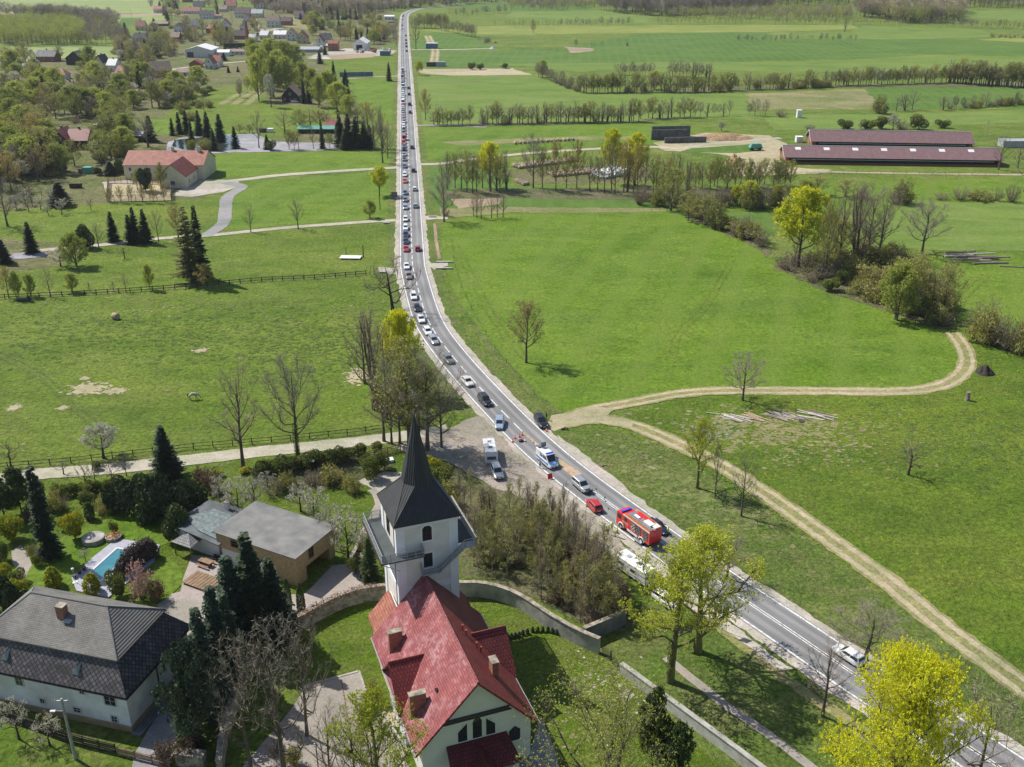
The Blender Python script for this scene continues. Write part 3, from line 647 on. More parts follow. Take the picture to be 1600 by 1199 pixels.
for s in (-1, 1): mb.slab([(0, -.03, ZR+.03), (0, .06, ZR+.03), (s*(HW+.02), .06, ZE+.03), (s*(HW+.02), -.03, ZE+.03)][::s], .32)
part('verge_board', mb, MATS['tiles_church_dark'], ch)
# dark cornice across the gable
mb = MB(); mb.box((0, .55, 8.35), (7.6, .3, .22)); mb.box((0, .62, 7.92), (8.2, .16, .12)); part('cornice', mb, MATS['trim_dark'], ch)
gw = [(-.5, 0), (.5, 0), (.5, .72), (0, 1), (-.5, .72)]
window(ch, 0, .7, 4.9, 1.1, 3.4, 0, 'plaster_pale', shape=gw, dep=.06)
window(ch, -1.75, .7, 4.9, 1.1, 2.5, 0, 'plaster_pale', shape=[(-.5, 0), (.5, 0), (.5, 1), (-.5, .58)], dep=.06)
window(ch, 1.6, .7, 4.9, 1.1, 2.5, 0, 'plaster_pale', shape=[(-.5, 0), (.5, 0), (.5, .58), (-.5, 1)], dep=.06)
for x in (4.5,): window(ch, x, .7, 3.0, 1.4, 2.2, 0, 'plaster_pale', shape=gw, dep=.06)
for y in (3.4, 5.6, 18.0): window(ch, -WX, y, 1.6, .6, 2.4, R(-90), 'plaster_pale', shape=gw, dep=.06)
# cross gables over both long walls
def cross(s, yc, hw, za, name):
    xs = (ZR-za)/kk; mb = MB(); xo = HW+.25
    for d in (-1, 1):
        ze = ZE+.1; xe = (ZR-ze)/kk
        q = [(s*xs, yc, za+.05), (s*xo, yc, za+.05), (s*xo, yc+d*hw, ze), (s*xe, yc+d*hw, ze)]
        n = (Vector(q[1])-Vector(q[0])).cross(Vector(q[2])-Vector(q[0]))
        if n.z < 0: q = q[::-1]
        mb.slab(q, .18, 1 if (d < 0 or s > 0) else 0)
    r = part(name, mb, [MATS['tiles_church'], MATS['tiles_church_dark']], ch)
    mb = MB(); mb.tube([(s*xs, yc, za+.08), (s*xo, yc, za+.08)], [.12, .12], 6); part('ridge_cap', mb, MATS['copper_red'], r)
    mb = MB(); ext(mb, [(yc-hw+.5, 0), (yc+hw-.5, 0), (yc+hw-.5, ze-.2), (yc, za-.35), (yc-hw+.5, ze-.2)], min(s*5.5, s*6.9), max(s*5.5, s*6.9), 0, 'x'); part('wall', mb, MATS['plaster_white'], ch)
cross(-1, 10.9, 4.3, 9.7, 'cross_gable'); cross(1, 12.3, 4.0, 9.9, 'cross_gable')
# chimneys and vents
def church_chimney(x, y, h, w=.75, d=1.5, m='chimney_brick'):
    z = ZR-kk*abs(x); return chimney(rf, x, y, z-1.0, z+h, w, d, 0, m)
church_chimney(-5.7, 5.1, 2.3, 1.9, .7); church_chimney(-5.4, 16.6, 2.1, 1.7, .7); church_chimney(3.6, 5.2, 2.0, .75, 1.3)
for x, y in ((2.9, 9.4), (3.3, 9.0), (1.9, 11.8), (2.1, 11.0), (6.0, 11.2)):
    z = ZR-kk*x; mb = MB(); mb.lathe((x, y, z-.3), [(.1, 0), (.1, 1.0), (.16, 1.02), (.16, 1.12)], 8); part('vent_pipe', mb, MATS['copper_red'], rf)
mb = MB(); z = ZR-kk*3.4; mb.box((-3.5, 4.6, z+.05), (.35, .5, .12)); part('roof_hatch', mb, MATS['dark_void'], rf)
# porch in front of the gable
mb = MB()
zt, zl = 4.75, 3.0
mb.slab([(-3.7, .66, zt), (-4.0, -2.6, zl), (-1.3, -2.6, zl), (0, .66, zt)], .14, 0)
mb.slab([(0, .66, zt), (1.3, -2.6, zl), (4.2, -2.6, zl), (3.5, .66, zt)], .14, 0)
mb.slab([(0, .66, zt+.02), (-1.35, -2.7, zl-.1), (0, -3.3, zt-.35)], .14, 0); mb.slab([(0, .66, zt+.02), (0, -3.3, zt-.35), (1.35, -2.7, zl-.1)], .14, 0)
part('porch_roof', mb, [tiles('tiles_porch_shaded', (.16, .030, .032), (.12, .022, .025), .42, .46, rough=.6, mortar=.3)], ch)  # tiles darkened to paint in the shade on the porch roof
mb = MB()
for x in (-3.7, -1.5, 1.5, 3.7): mb = MB(); mb.box((x, -2.2, 1.45), (.45, .45, 2.9)); part('porch_pillar', mb, MATS['plaster_white'], ch)
mb = MB(); mb.box((0, .6, 1.5), (2.6, .12, 3.0)); dr = part('door', mb, MATS['timber'], ch)
mb = MB(); mb.box((0, -.9, .12), (8.6, 3.0, .24)); mb.box((0, -2.6, .06), (8.6, .8, .12)); part('steps', mb, MATS['concrete_pale'], ch)
# side annexes beside the tower
for s in (-1, 1):
    mb = MB(); mb.slab([(s*3.9, 22.0, 8.8), (s*3.9, 26.3, 8.8), (s*6.8, 26.6, 5.0), (s*6.8, 21.8, 5.0)][::-s], .18, 0); part('annex_roof', mb, MATS['tiles_orange' if s < 0 else 'tiles_church_dark'], ch)  # sunlight painted in: lighter orange tiles on the left annex, dark on the right
    mb = MB(); ext(mb, [(s*3.6, 0), (s*6.3, 0), (s*6.3, 5.3), (s*3.6, 8.6)], 22.2, 26.1, 0, 'y'); part('annex_wall', mb, MATS['plaster_white'], ch)
# the tower
TX, TY, TW = .6, 26.0, 3.95
def tp(x, y, z): return (TX+x, TY+y, z)
mb = MB(); mb.box((TX, TY, 10.5), (2*TW, 2*TW, 21)); tw_ = part('tower_wall', mb, MATS['plaster_tower'], ch)
mb = MB()
for sx_ in (-1, 1):
    for sy_ in (-1, 1): mb.box((TX+sx_*(TW-.48), TY+sy_*(TW-.48), 10.45), (1.16, 1.16, 20.9))
mb.box((TX, TY, 11.2), (2*TW+.14, 2*TW+.14, .9)); mb.box((TX, TY, 20.6), (2*TW+.10, 2*TW+.10, .5))
part('corner_band', mb, MATS['plaster_band'], ch)
window(ch, TX, TY-TW, 18.1, 1.25, 2.2, 0, 'plaster_band', 'window_glass', [(-.5, 0), (.5, 0), (.5, .82), (.3, .97), (0, 1), (-.3, .97), (-.5, .82)])
window(ch, TX, TY-TW, 14.0, 1.2, 2.2, 0, 'plaster_band', 'window_glass')
window(ch, TX-TW, TY+.4, 17.6, 1.1, 2.2, R(-90), 'trim_dark', 'window_glass')
window(ch, TX+TW, TY, 18.1, 1.2, 2.2, R(90), 'plaster_band', 'window_glass')
mb = MB(); mb.tube([(TX-TW-.1, TY-TW+.9, 5), (TX-TW-.1, TY-TW+.9, 21)], [.08, .08], 6); part('downpipe', mb, MATS['trim_dark'], ch)
# spire
mb = MB(); E = 4.4; ZE2 = 21.1; H1 = 25.0; OC = 1.95; TIP = 34.3; t8 = math.tan(R(22.5))
oc = [(-OC, -OC*t8), (-OC*t8, -OC), (OC*t8, -OC), (OC, -OC*t8), (OC, OC*t8), (OC*t8, OC), (-OC*t8, OC), (-OC, OC*t8)]
ev = [(-E, -E), (E, -E), (E, E), (-E, E)]
mids = [tuple((a+b)/2*1.0 for a, b in zip(ev[i], ev[(i+1) % 4])) for i in range(4)]
q8 = [tp(x, y, H1) for x, y in oc]; e4 = [tp(x, y, ZE2) for x, y in ev]
sides = [((1, 2), 0, 1), ((3, 4), 1, 2), ((5, 6), 2, 3), ((7, 0), 3, 0)]
for (a, b), c, d in sides: mb.poly([e4[c], e4[d], q8[b], q8[a]])
for cidx, (a, b) in ((0, (0, 1)), (1, (2, 3)), (2, (4, 5)), (3, (6, 7))): mb.poly([e4[cidx], q8[b], q8[a]])
mb.poly([tp(x, y, ZE2-.12) for x, y in ev][::-1])
for i in range(4): mb.poly([tp(*ev[i], ZE2-.12), tp(*ev[(i+1) % 4], ZE2-.12), e4[(i+1) % 4], e4[i]])
oc2 = [(x*.50, y*.50, 29.6) for x, y in oc]
for i in range(8):
    j = (i+1) % 8; mb.poly([q8[i], q8[j], tp(*oc2[j]), tp(*oc2[i])]); mb.poly([tp(*oc2[i]), tp(*oc2[j]), tp(0, 0, TIP)])
sp = part('spire', mb, MATS['spire_sheet'], ch)
mb = MB(); mb.tube([tp(0, 0, TIP-.3), tp(0, 0, TIP+.9)], [.07, .03], 6); mb.lathe(tp(0, 0, TIP), [(.05, -.15), (.2, 0), (.05, .15)], 8); part('finial', mb, MATS['trim_dark'], sp)
mb = MB()
for i in range(4): mb.tube([e4[i], q8[i*2]], [.07, .07], 5); mb.tube([e4[i], q8[i*2+1]], [.07, .07], 5)
part('hip_flashing', mb, MATS['trim_dark'], sp)
# viewing gallery with railings and a stair on the front
def deck(name, pts, z0s, w, m='concrete'):
    mb = MB()
    for (a, b), (za, zb) in zip(zip(pts[:-1], pts[1:]), z0s):
        d = (Vector(b)-Vector(a)).normalized(); nn = Vector((d.y, -d.x))*w
        q = [(a[0], a[1], za), (b[0], b[1], zb), (b[0]+nn.x, b[1]+nn.y, zb), (a[0]+nn.x, a[1]+nn.y, za)]
        n = (Vector(q[1])-Vector(q[0])).cross(Vector(q[2])-Vector(q[0]))
        mb.slab(q if n.z > 0 else q[::-1], .14)
    return part(name, mb, MATS[m], ch)
def railing(pts, h=1.2, step=1.1, nm='railing', mesh=True):
    mb = MB()
    for a, b in zip(pts[:-1], pts[1:]):
        a, b = Vector(a), Vector(b); n = max(1, round((b-a).length/step))
        for i in range(n+1):
            p = a.lerp(b, i/n); mb.tube([p, p+Vector((0, 0, h))], [.05, .05], 4)
        for hh in (h, h*.5, .08): mb.tube([a+Vector((0, 0, hh)), b+Vector((0, 0, hh))], [.05, .05], 4)
        k = max(1, int((b-a).length/.11))
        for i in range(k):
            p = a.lerp(b, i/k); mb.tube([p+Vector((0, 0, .08)), p+Vector((0, 0, h))], [.020, .020], 3, cap=False)
    return part(nm, mb, MATS['steel'], ch)
zg = 16.7; X0, X1, Y0, Y1 = TX-TW-2.2, TX+TW+2.2, TY-TW-1.3, TY+TW+1.7
mb = MB()
mb.box(((X0+TX-TW)/2, (Y0+Y1)/2, zg-.09), (TX-TW-X0, Y1-Y0, .18)); mb.box(((X1+TX+TW)/2, (Y0+1.6+Y1)/2, zg-.085), (X1-TX-TW, Y1-Y0-1.6, .18))
mb.box((TX, (Y1+TY+TW)/2, zg-.087), (2*TW, Y1-TY-TW, .18)); mb.box(((X0+TX-.7)/2+.85, (Y0+TY-TW)/2, zg-.08), (TX-.7-X0-1.7, TY-TW-Y0, .18))
part('gallery_floor', mb, MATS['green_sheet'] if 0 else mat('gallery_slab', (.065, .08, .08), .8, .2, .6), ch)
railing([(TX-.8, TY-TW-.1, zg), (TX-.8, Y0, zg), (X0, Y0, zg), (X0, Y1, zg), (X1, Y1, zg), (X1, Y0+1.4, zg)])
mb = MB()   # diagonal struts and outer timber edge
for y in (Y0, TY-2, TY, TY+2, Y1):
    for a_, b_, c_ in ((X0+.1, TX-TW, y), (X1-.1, TX+TW, max(y, Y0+1.6+(y-Y0)*.01))): mb = MB(); mb.tube([(a_, c_, zg-.2), (b_, c_, zg-1.5)], [.06, .06], 4); part('bracket', mb, MATS['steel'], ch)
mb = MB(); mb.box((X0-.12, (Y0+Y1)/2, zg-.1), (.2, Y1-Y0, .25)); part('gallery_edge', mb, MATS['dark_timber'], ch); mb = MB(); mb.box((X1+.08, (Y0+Y1)/2+.8, zg+1.2), (.16, Y1-Y0-1.2, .1)); part('gallery_edge', mb, MATS['grey_timber'], ch)
zs = 13.75
mb = MB(); mb.box((TX+.1, TY-TW-.65, zs-.06), (2.3, 1.2, .12)); part('landing', mb, MATS['steel'], ch)
mb = MB(); nst = 15
for i in range(nst):
    t = (i+.5)/nst; mb.box((TX+1.3+t*3.2, TY-TW-.65, zs+t*(zg-zs)), (.3, 1.1, .05))
for yy in (TY-TW-.12, TY-TW-1.2): mb.slab([(TX+1.1, yy, zs+.1), (TX+4.6, yy, zg+.1), (TX+4.6, yy-.05, zg+.1), (TX+1.1, yy-.05, zs+.1)][::-1], .3)
mb.box(((TX+4.5+X1)/2, TY-TW-.65, zg-.06), (X1-TX-4.5, 1.2, .12)); part('stair', mb, MATS['steel'], ch)
railing([(TX-1.0, TY-TW-.1, zs), (TX-1.0, Y0, zs), (TX+1.2, Y0, zs), (TX+4.6, Y0, zg), (X1, Y0, zg), (X1, Y0+1.5, zg)])

# ------------------------------------------------------------------ the white house with the two-tier grey roof
h1 = thing('house', 'white two-storey house under a big two-tier grey hipped roof by the church garden', 'house', (-45.6, 91.9, 0), R(-15))
LH, DH = 23.6, 14.2
mb = MB(); mb.box((-LH/2, DH/2, 3.3), (LH-1.0, DH-1.0, 5.2)); part('wall', mb, MATS['plaster_dirty'], h1)
mb = MB(); mb.box((-LH/2, DH/2, .45), (LH-.8, DH-.8, .9)); part('plinth', mb, MATS['plinth_tan'], h1)
mb = MB(); a0, a1, b0, b1 = -LH, 0, 0, DH; c0, c1, d0, d1 = -LH+2.4, -2.4, 2.4, DH-2.4; z0_, z1_ = 5.8, 9.3
A = [(a0, b0, z0_), (a1, b0, z0_), (a1, b1, z0_), (a0, b1, z0_)]; B = [(c0, d0, z1_), (c1, d0, z1_), (c1, d1, z1_), (c0, d1, z1_)]
for i in range(4):
    j = (i+1) % 4; mb.slab([A[i], A[j], B[j], B[i]], .2)
lr = part('lower_roof', mb, MATS['slate_diamond'], h1)
mb = MB(); oh = .45; Bx = [(c0-oh, d0-oh, z1_+.05), (c1+oh, d0-oh, z1_+.05), (c1+oh, d1+oh, z1_+.05), (c0-oh, d1+oh, z1_+.05)]
rz_ = 12.7; r0, r1 = (c0+3.9, DH/2, rz_), (c1-3.9, DH/2, rz_)
for q, k in (([Bx[0], Bx[1], r1, r0], 0), ([Bx[1], Bx[2], r1], 1), ([Bx[2], Bx[3], r0, r1], 0), ([Bx[3], Bx[0], r0], 1)): mb.slab(q, .22, k)
ur = part('upper_roof', mb, [MATS['shingle_grey'], MATS['shingle_ribbed']], h1)
mb = MB(); mb.tube([r0, r1], [.12, .12], 6)
for a, bb in ((r1, Bx[1]), (r1, Bx[2]), (r0, Bx[0]), (r0, Bx[3])): mb.tube([a, bb], [.09, .09], 5)
part('ridge_cap', mb, MATS['grey_sheet'] if 0 else mat('ridge_felt', (.16, .16, .155), .9, .15, 1), ur)
mb = MB()
for s in (0, 1): mb.tube([(a0, b0-.06, z0_-.2), (a1+.06, b0-.06, z0_-.2), (a1+.06, b1, z0_-.2)], [.1, .1, .1], 6)
part('gutter', mb, MATS['trim_dark'], h1)
chimney(ur, -11.6, 5.4, 10.8, 13.0, 1.05, .9)
mb = MB(); mb.box((-10.5, 4.9, 11.35), (1.0, .9, .12)); part('roof_hatch', mb, MATS['grey_sheet'], ur)
for x in (-17.4, -7.3):
    mb = MB(); z = z0_+(z1_-z0_)*.42; y = 2.4*.42
    mb.poly([(x-.55, y-.2, z-.25), (x+.35, y-.2, z-.25), (x+.1, y-.1, z+.75)]); mb.poly([(x+.35, y-.2, z-.25), (x+.55, y+1.2, z+1.35), (x+.1, y-.1, z+.75)]); mb.poly([(x-.55, y-.2, z-.25), (x+.1, y-.1, z+.75), (x+.3, y+1.3, z+1.45)])
    part('roof_vent', mb, MATS['grey_sheet'], lr)
yy = .5
for x, z, w_, h_ in ((-15.6, 3.9, 1.0, 1.4), (-2.8, 3.7, 1.5, 1.3), (-6.6, 4.6, .6, .6), (-12.8, 1.7, .6, .7), (-7.9, 1.4, 1.0, .7), (-2.7, 1.1, .75, .9), (-20, 3.9, 1.0, 1.4)): window(h1, x, yy, z, w_, h_, 0)
window(h1, -.5, 7.2, .9, .6, 1.2, R(90)); window(h1, -.5, 11, 3.0, .8, 1.2, R(90))
mb = MB(); mb.tube([(-.42, 6.6, 0), (-.42, 6.6, 5.6)], [.1, .1], 6); part('downpipe', mb, MATS['trim_dark'], h1)
mb = MB(); mb.box((.25, DH/2, .1), (1.4, DH, .2)); part('footing_path', mb, MATS['dark_concrete'], h1)

# ------------------------------------------------------------------ outbuilding with the flat grey roof
gd = Vector((-14.2, 7.4)).normalized(); gz = math.atan2(-gd.y, -gd.x)     # local x runs from the left corner to the front corner
g1 = thing('outbuilding', 'outbuilding with bare chipboard upper walls, white base and plain grey flat roof', 'garage', (-31.5, 121.3, 0), gz)
GL, GW = 16.0, 10.0      # x: -GL..0 , y: 0..GW
mb = MB(); ext(mb, [(.35, 2.6), (GW-.35, 2.6), (GW-.35, 5.25), (.35, 5.25)], -GL+.4, -.35, 0, 'x'); part('upper_wall', mb, MATS['osb'], g1)
mb = MB(); mb.box((-GL/2-1.6, GW/2, 1.3), (GL-5.4, GW-1.0, 2.6)); part('wall', mb, MATS['plaster_white'], g1)
mb = MB(); mb.box((-2.55, 1.6, 1.3), (4.2, 2.2, 2.6)); mb.box((-2.55, 8.9, 1.3), (4.2, 1.4, 2.6)); mb.box((-.5, 5.4, 2.5), (.3, 6, .2)); part('garage_wall', mb, MATS['osb'], g1)
mb = MB(); mb.slab([(-GL, 0, 5.35), (0, 0, 5.35), (0, GW, 5.45), (-GL, GW, 5.45)], .16); part('roof', mb, MATS['roof_felt'], g1)
mb = MB(); mb.box((-4.6, 5.4, 1.3), (.1, 5.4, 2.6)); part('garage_door', mb, MATS['dark_void'], g1)
window(g1, -.35, 3.9, 3.3, 1.0, 1.7, R(90), 'timber', 'dark_void')
window(g1, -11.0, .35, 3.6, 3.2, 1.1, 0, 'timber', 'dark_void')
g2 = thing('shed', 'low workshop with patched dark felt roof joined to the grey-roofed outbuilding', 'shed', (-31.5, 121.3, 0), gz)
mb = MB(); mb.slab([(-25.6, .6, 3.45), (-14.6, -.4, 3.5), (-14.6, 9.6, 3.6), (-25.2, 9.0, 3.6)], .15); part('roof', mb, MATS['roof_felt_dark'], g2)
mb = MB(); mb.box((-20.4, 4.7, 1.65), (9.4, 8.0, 3.3)); part('wall', mb, MATS['plaster_white'], g2)
mat('tarp', (.15, .20, .19), .7, .3, 1.6, .05, 3, c2=(.085, .10, .11))
mb = MB(); P = [(-24.2, 3.0), (-20.2, 1.2), (-15.6, .6), (-15.4, 5.2), (-19, 7.0), (-22.6, 7.2)]; mb.slab([(x, y, 3.66) for x, y in P], .04); part('tarpaulin', mb, MATS['tarp'], g2)
chimney(g2, -20.5, 8.2, 3.5, 4.9, .6, .6, 0, 'plaster_white'); chimney(g2, -15.2, 8.3, 3.5, 4.3, .4, .4, 0, 'plaster_white')
g3 = thing('porch_shed', 'small hip-roofed porch shelter over the workshop door', 'shed', (-31.5, 121.3, 0), gz)
mb = MB(); ap = (-21.3, .2, 3.3)
cs = [(-23.0, -1.9, 2.5), (-19.0, -1.9, 2.5), (-19.2, 1.0, 2.55), (-22.8, 1.0, 2.55)]
for i in range(4): mb.slab([cs[i], cs[(i+1) % 4], ap], .08)
part('roof', mb, MATS['tiles_grey'], g3)
mb = MB()
for x, y in ((-22.7, -1.6), (-19.4, -1.6)): mb.box((x, y, 1.2), (.14, .14, 2.4))
part('post', mb, MATS['timber'], g3)

# ------------------------------------------------------------------ farmhouse with red roof and its wing
f1 = thing('farmhouse', 'long cream farmhouse with orange tiled roof and maroon-roofed wing', 'farmhouse', (-153.0, 392.0, 0), R(-.5))
gable_block(f1, 0, 31.5, 0, 17, 5.6, 9.6, 'x', 'plaster_cream', 'tiles_orange', .3)
gable_block(f1, 19.0, 29, -15, -.2, 4.6, 9.0, 'y', 'plaster_cream', 'tiles_maroon', .4)
for x in (2.5, 6.5, 10, 13.5, 17): window(f1, x, 0, 3.4, 1.0, 1.2, 0)
for x in (3, 8): window(f1, x, 0, 1.0, 1.0, 1.2, 0)
window(f1, 24, -15, 1.4, 1.6, 1.3, 0); window(f1, 29, -11, 1.5, 1.0, 1.2, R(90)); window(f1, 29, -5, 1.5, 1.0, 1.2, R(90))
mb = MB(); mb.box((17.2, -.05, 1.3), (1.8, .12, 2.6)); part('door', mb, MATS['copper_red'], f1)
chimney(f1, 17.5, 8.5, 9, 11.0, 1.1, .9, 0, 'plaster_cream'); chimney(f1, 28, 8.0, 9, 11.2, 1.1, .9, 0, 'plaster_cream')
cr = thing('corral', 'sandy riding pen ringed by plank fence and young trees before the farmhouse', 'pen', (0, 0, 0))
P = [G(168, 316), G(268, 314), G(268, 289), G(170, 287)]
mb = MB(); mb.poly([(p[0], p[1], .14) for p in P]); part('sand_floor', mb, MATS['sand'], cr)
def fence(name, label, pts, hgt=1.15, step=3.2, m='dark_timber', rails=2, pr=.09, rr=.05, group=None, postname='post', maxp=100):
    t = thing(name, label, 'fence', (pts[0][0], pts[0][1], 0), 0, group)
    W = catmull([(p[0]-pts[0][0], p[1]-pts[0][1]) for p in pts], .5) if len(pts) > 2 else [Vector((0, 0)), Vector((pts[1][0]-pts[0][0], pts[1][1]-pts[0][1]))]
    cum = [0]
    for i in range(1, len(W)): cum.append(cum[-1]+(W[i]-W[i-1]).length)
    n = max(1, min(maxp-1, round(cum[-1]/step))); ps = []
    for k in range(n+1):
        s = cum[-1]*k/n; i = min(max(int(np.searchsorted(cum, s)), 1), len(W)-1); q = (s-cum[i-1])/max(1e-6, cum[i]-cum[i-1]); ps.append(W[i-1].lerp(W[i], q))
    mb = MB(); mb.tube([(0, 0, 0), (0, 0, hgt+.1)], [pr, pr*.9], 6); pm = mb.mesh(postname, MATS[m])
    for p in ps:
        o = put(postname, pm, t, (p.x, p.y, 0)); o.rotation_euler = (random.uniform(-.04, .04), random.uniform(-.04, .04), random.random()*3)
    mb = MB()
    for r_ in range(rails):
        z = hgt*(r_+1)/rails-.12
        for a, b in zip(ps[:-1], ps[1:]): mb.tube([(a.x, a.y, z+random.uniform(-.05, .05)), (b.x, b.y, z+random.uniform(-.05, .05))], [rr, rr], 4)
    part('rails', mb, MATS[m], t); return t
for a, b in zip(P, P[1:]+P[:1]): fence('pen_fence', 'plank fence closing the sandy riding pen', [a, b], 2.6, 2.4, 'timber', 9, group='plank fences of the riding pen')

# ------------------------------------------------------------------ cattle barns
def barn(u, v, u2, v2, dep, ze, zr, label, skylights):
    a, b_ = Vector(G(u, v)), Vector(G(u2, v2)); L_ = (b_-a).length; t = thing('barn', label, 'barn', (a.x, a.y, 0), math.atan2(b_.y-a.y, b_.x-a.x))
    w, r = gable_block(t, 0, L_, 0, dep, ze, zr, 'x', 'brick', 'barn_sheet', .8)
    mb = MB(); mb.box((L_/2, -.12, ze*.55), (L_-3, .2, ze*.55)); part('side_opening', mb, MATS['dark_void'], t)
    mb = MB(); mb.box((L_/2, -.3, ze*.68), (L_-6, .12, .3)); part('curtain_rail', mb, MATS['grey_sheet'], t)
    for k in range(skylights):
        x = L_*(.05+k*.135); mb = MB(); y0, y1 = dep*.30, dep*.42; k_ = (zr-ze)/(dep/2)
        mb.slab([(x, y0, ze+k_*y0+.24), (x+2.4, y0, ze+k_*y0+.24), (x+2.4, y1, ze+k_*y1+.24), (x, y1, ze+k_*y1+.24)], .05); part('skylight', mb, MATS['white_sheet'], r)
    mb = MB()
    for s in (0, 1): mb.slab([(-.9, dep/2, zr+.25), (-.9, dep*s+(-.8 if s == 0 else .8), ze-.5), (-.6, dep*s+(-.8 if s == 0 else .8), ze-.5), (-.6, dep/2, zr+.25)], .25)
    part('verge_board', mb, MATS['trim_light'], t); mb = MB(); mb.tube([(-.8, dep/2, zr+.28), (L_+.8, dep/2, zr+.28)], [.14, .14], 5); part('ridge_cap', mb, MATS['trim_light'], r)
    mb = MB(); mb.box((-.06, dep/2, 2.0), (.12, 3.6, 4.0)); part('door', mb, MATS['timber'], t)
barn(1227, 256, 1563, 261, 14, 3.0, 6.2, 'long brown-roofed cattle barn with pale skylights, the nearer of the two', 7)
barn(1268, 231, 1518, 235, 13, 3.2, 6.8, 'brown-roofed cattle barn without skylights behind the nearer barn', 0)

# ------------------------------------------------------------------ village houses (u0, u1, base row, eave m, ridge m, depth m, axis, roof, wall, label)
HR = []
def house(u0, u1, v, ze, zr, dep, axis, rm, wm, label, rz=0, cat='house', win=2, name='house', hip=0, chim=True, door=True):
    a, b_ = Vector(G(u0, v)), Vector(G(u1, v)); W = (b_-a).length; HR.append((u0-3, u1+3, v-zr*ppm(v)*1.4, v+9+ze*ppm(v)*.8))
    t = thing(name, label, cat, (a.x, a.y, 0), R(rz))
    w, r = gable_block(t, 0, W, 0, dep, ze, zr, axis, wm, rm, .5, hip=hip)
    n = max(1, int(W/3.2))
    if win:
        for fl in range(win):
            z = 1.0+fl*2.7
            if z+1.3 > ze+.2: break
            for i in range(n):
                if fl == 0 and i == n//2 and door: continue
                window(t, W*(i+.5)/n, 0, z, 1.0, 1.2, 0)
            window(t, W, dep*.3, z, 1.0, 1.2, R(90)); window(t, W, dep*.7, z, 1.0, 1.2, R(90))
        if axis == 'y': window(t, W/2, 0, ze+.5, 1.0, 1.1, 0)
        if door:
            mb = MB(); mb.box((W*(n//2+.5)/n, -.05, 1.05), (1.0, .1, 2.1)); part('door', mb, MATS['timber'], t)
    if chim: chimney(r, W*.45, dep*.55, zr-1.2, zr+1.0, .8, .8)
    return t
house(57, 86, 97, 4, 8.0, 12, 'x', 'tiles_grey', 'brick', 'barn with pale grey roof and brick gable at the village edge', win=1)
house(104, 131, 102, 5, 9.5, 12, 'y', 'tiles_dark', 'dark_timber', 'dark gabled farm shed beside the brick-gabled barn', win=0, chim=False)
house(74, 103, 125, 3.2, 6.5, 9, 'x', 'tiles_orange', 'plaster_dirty', 'bungalow with orange-red hipped roof among the trees', hip=3)
house(98, 120, 154, 5.6, 9, 9, 'x', 'tiles_brown', 'plaster_white', 'white two-storey house with brown roof half hidden by trees', hip=3)
house(82, 107, 236, 5.0, 9.0, 11, 'y', 'copper_red', 'dark_timber', 'dark wooden house with crimson metal gable roof')
house(107, 138, 234, 4.2, 8.2, 10, 'x', 'copper_red', 'dark_timber', 'crimson-roofed wing of the dark wooden house', win=1)
house(236, 268, 122, 4.5, 9.5, 16, 'x', 'tiles_brown', 'brick', 'big old barn with dark brown roof and bleached ridge', 24, win=0, chim=False)
house(275, 304, 119, 2.5, 4.4, 8, 'x', 'tiles_pink', 'plaster_dirty', 'low shed with faded pink roof', win=1, chim=False)
house(320, 334, 108, 4, 9, 9, 'y', 'tiles_orange', 'plaster_white', 'white cottage with orange mansard gable facing the camera')
house(334, 344, 105, 4, 8, 9, 'x', 'tiles_orange', 'plaster_white', 'orange-roofed side wing of the white cottage', win=1)
house(296, 314, 106, 2.8, 5.2, 7, 'y', 'copper_red', 'brick', 'small dark-red garage left of the mansard cottage', win=0, chim=False)
t = house(290, 331, 90, 5.5, 8.5, 22, 'y', 'white_sheet', 'plaster_white', 'large white hall with shallow white roof', win=0, chim=False, name='hall', cat='hall')
mb = MB(); mb.box((4, -.06, 2), (5, .12, 4)); part('gate', mb, MATS['dark_blue_sheet'], t)
house(338, 358, 88, 3, 4.5, 8, 'x', 'white_sheet', 'white_sheet', 'bright white flat shed right of the white hall', win=0, chim=False)
house(360, 388, 86, 2.6, 4.0, 8, 'x', 'tiles_pink', 'plaster_dirty', 'long shed with pinkish roof beside the white sheds', win=1, chim=False)
house(366, 386, 62, 3.5, 8, 10, 'x', 'tiles_brown', 'brick', 'brown brick house behind the clipped conifer hedge')
house(389, 399, 66, 4, 6.5, 10, 'x', 'grey_sheet', 'plaster_dirty', 'house with blue-grey metal roof at the brick stack', win=1)
house(206, 230, 65, 3, 7, 9, 'x', 'tiles_dark', 'plaster_dirty', 'dark-roofed cottage behind bare trees at the field edge', hip=2)
house(234, 262, 41, 2.4, 4.2, 8, 'x', 'tiles_tan', 'dark_timber', 'long low shed with tan roof by the green field', win=1, chim=False)
house(283, 312, 22, 3.4, 7.5, 10, 'x', 'tiles_orange', 'plaster_dirty', 'old farmhouse with faded orange roof in the far village')
house(302, 318, 12, 3.5, 8, 9, 'x', 'tiles_dark', 'plaster_white', 'white-gabled house with dark roof in the far village')
house(312, 332, 30, 5, 9, 10, 'x', 'tiles_dark', 'plaster_dirty', 'grey house with steep slate roof beside the orange flat shed')
house(333, 346, 29, 3.0, 4.0, 8, 'x', 'tiles_orange', 'plaster_dirty', 'low orange-roofed shed in the far village', win=1, chim=False)
house(354, 369, 17, 6, 13, 14, 'x', 'tiles_orange', 'plaster_cream', 'tall farmhouse with bright orange roof at the top of the village', 8)
house(367, 390, 28, 5, 11, 14, 'x', 'tiles_brown', 'plaster_dirty', 'broad house with brown roof at the top of the village', 0)
house(342, 354, 19, 3.5, 7, 9, 'x', 'tiles_pink', 'plaster_cream', 'small pink-roofed house left of the bright orange roof')
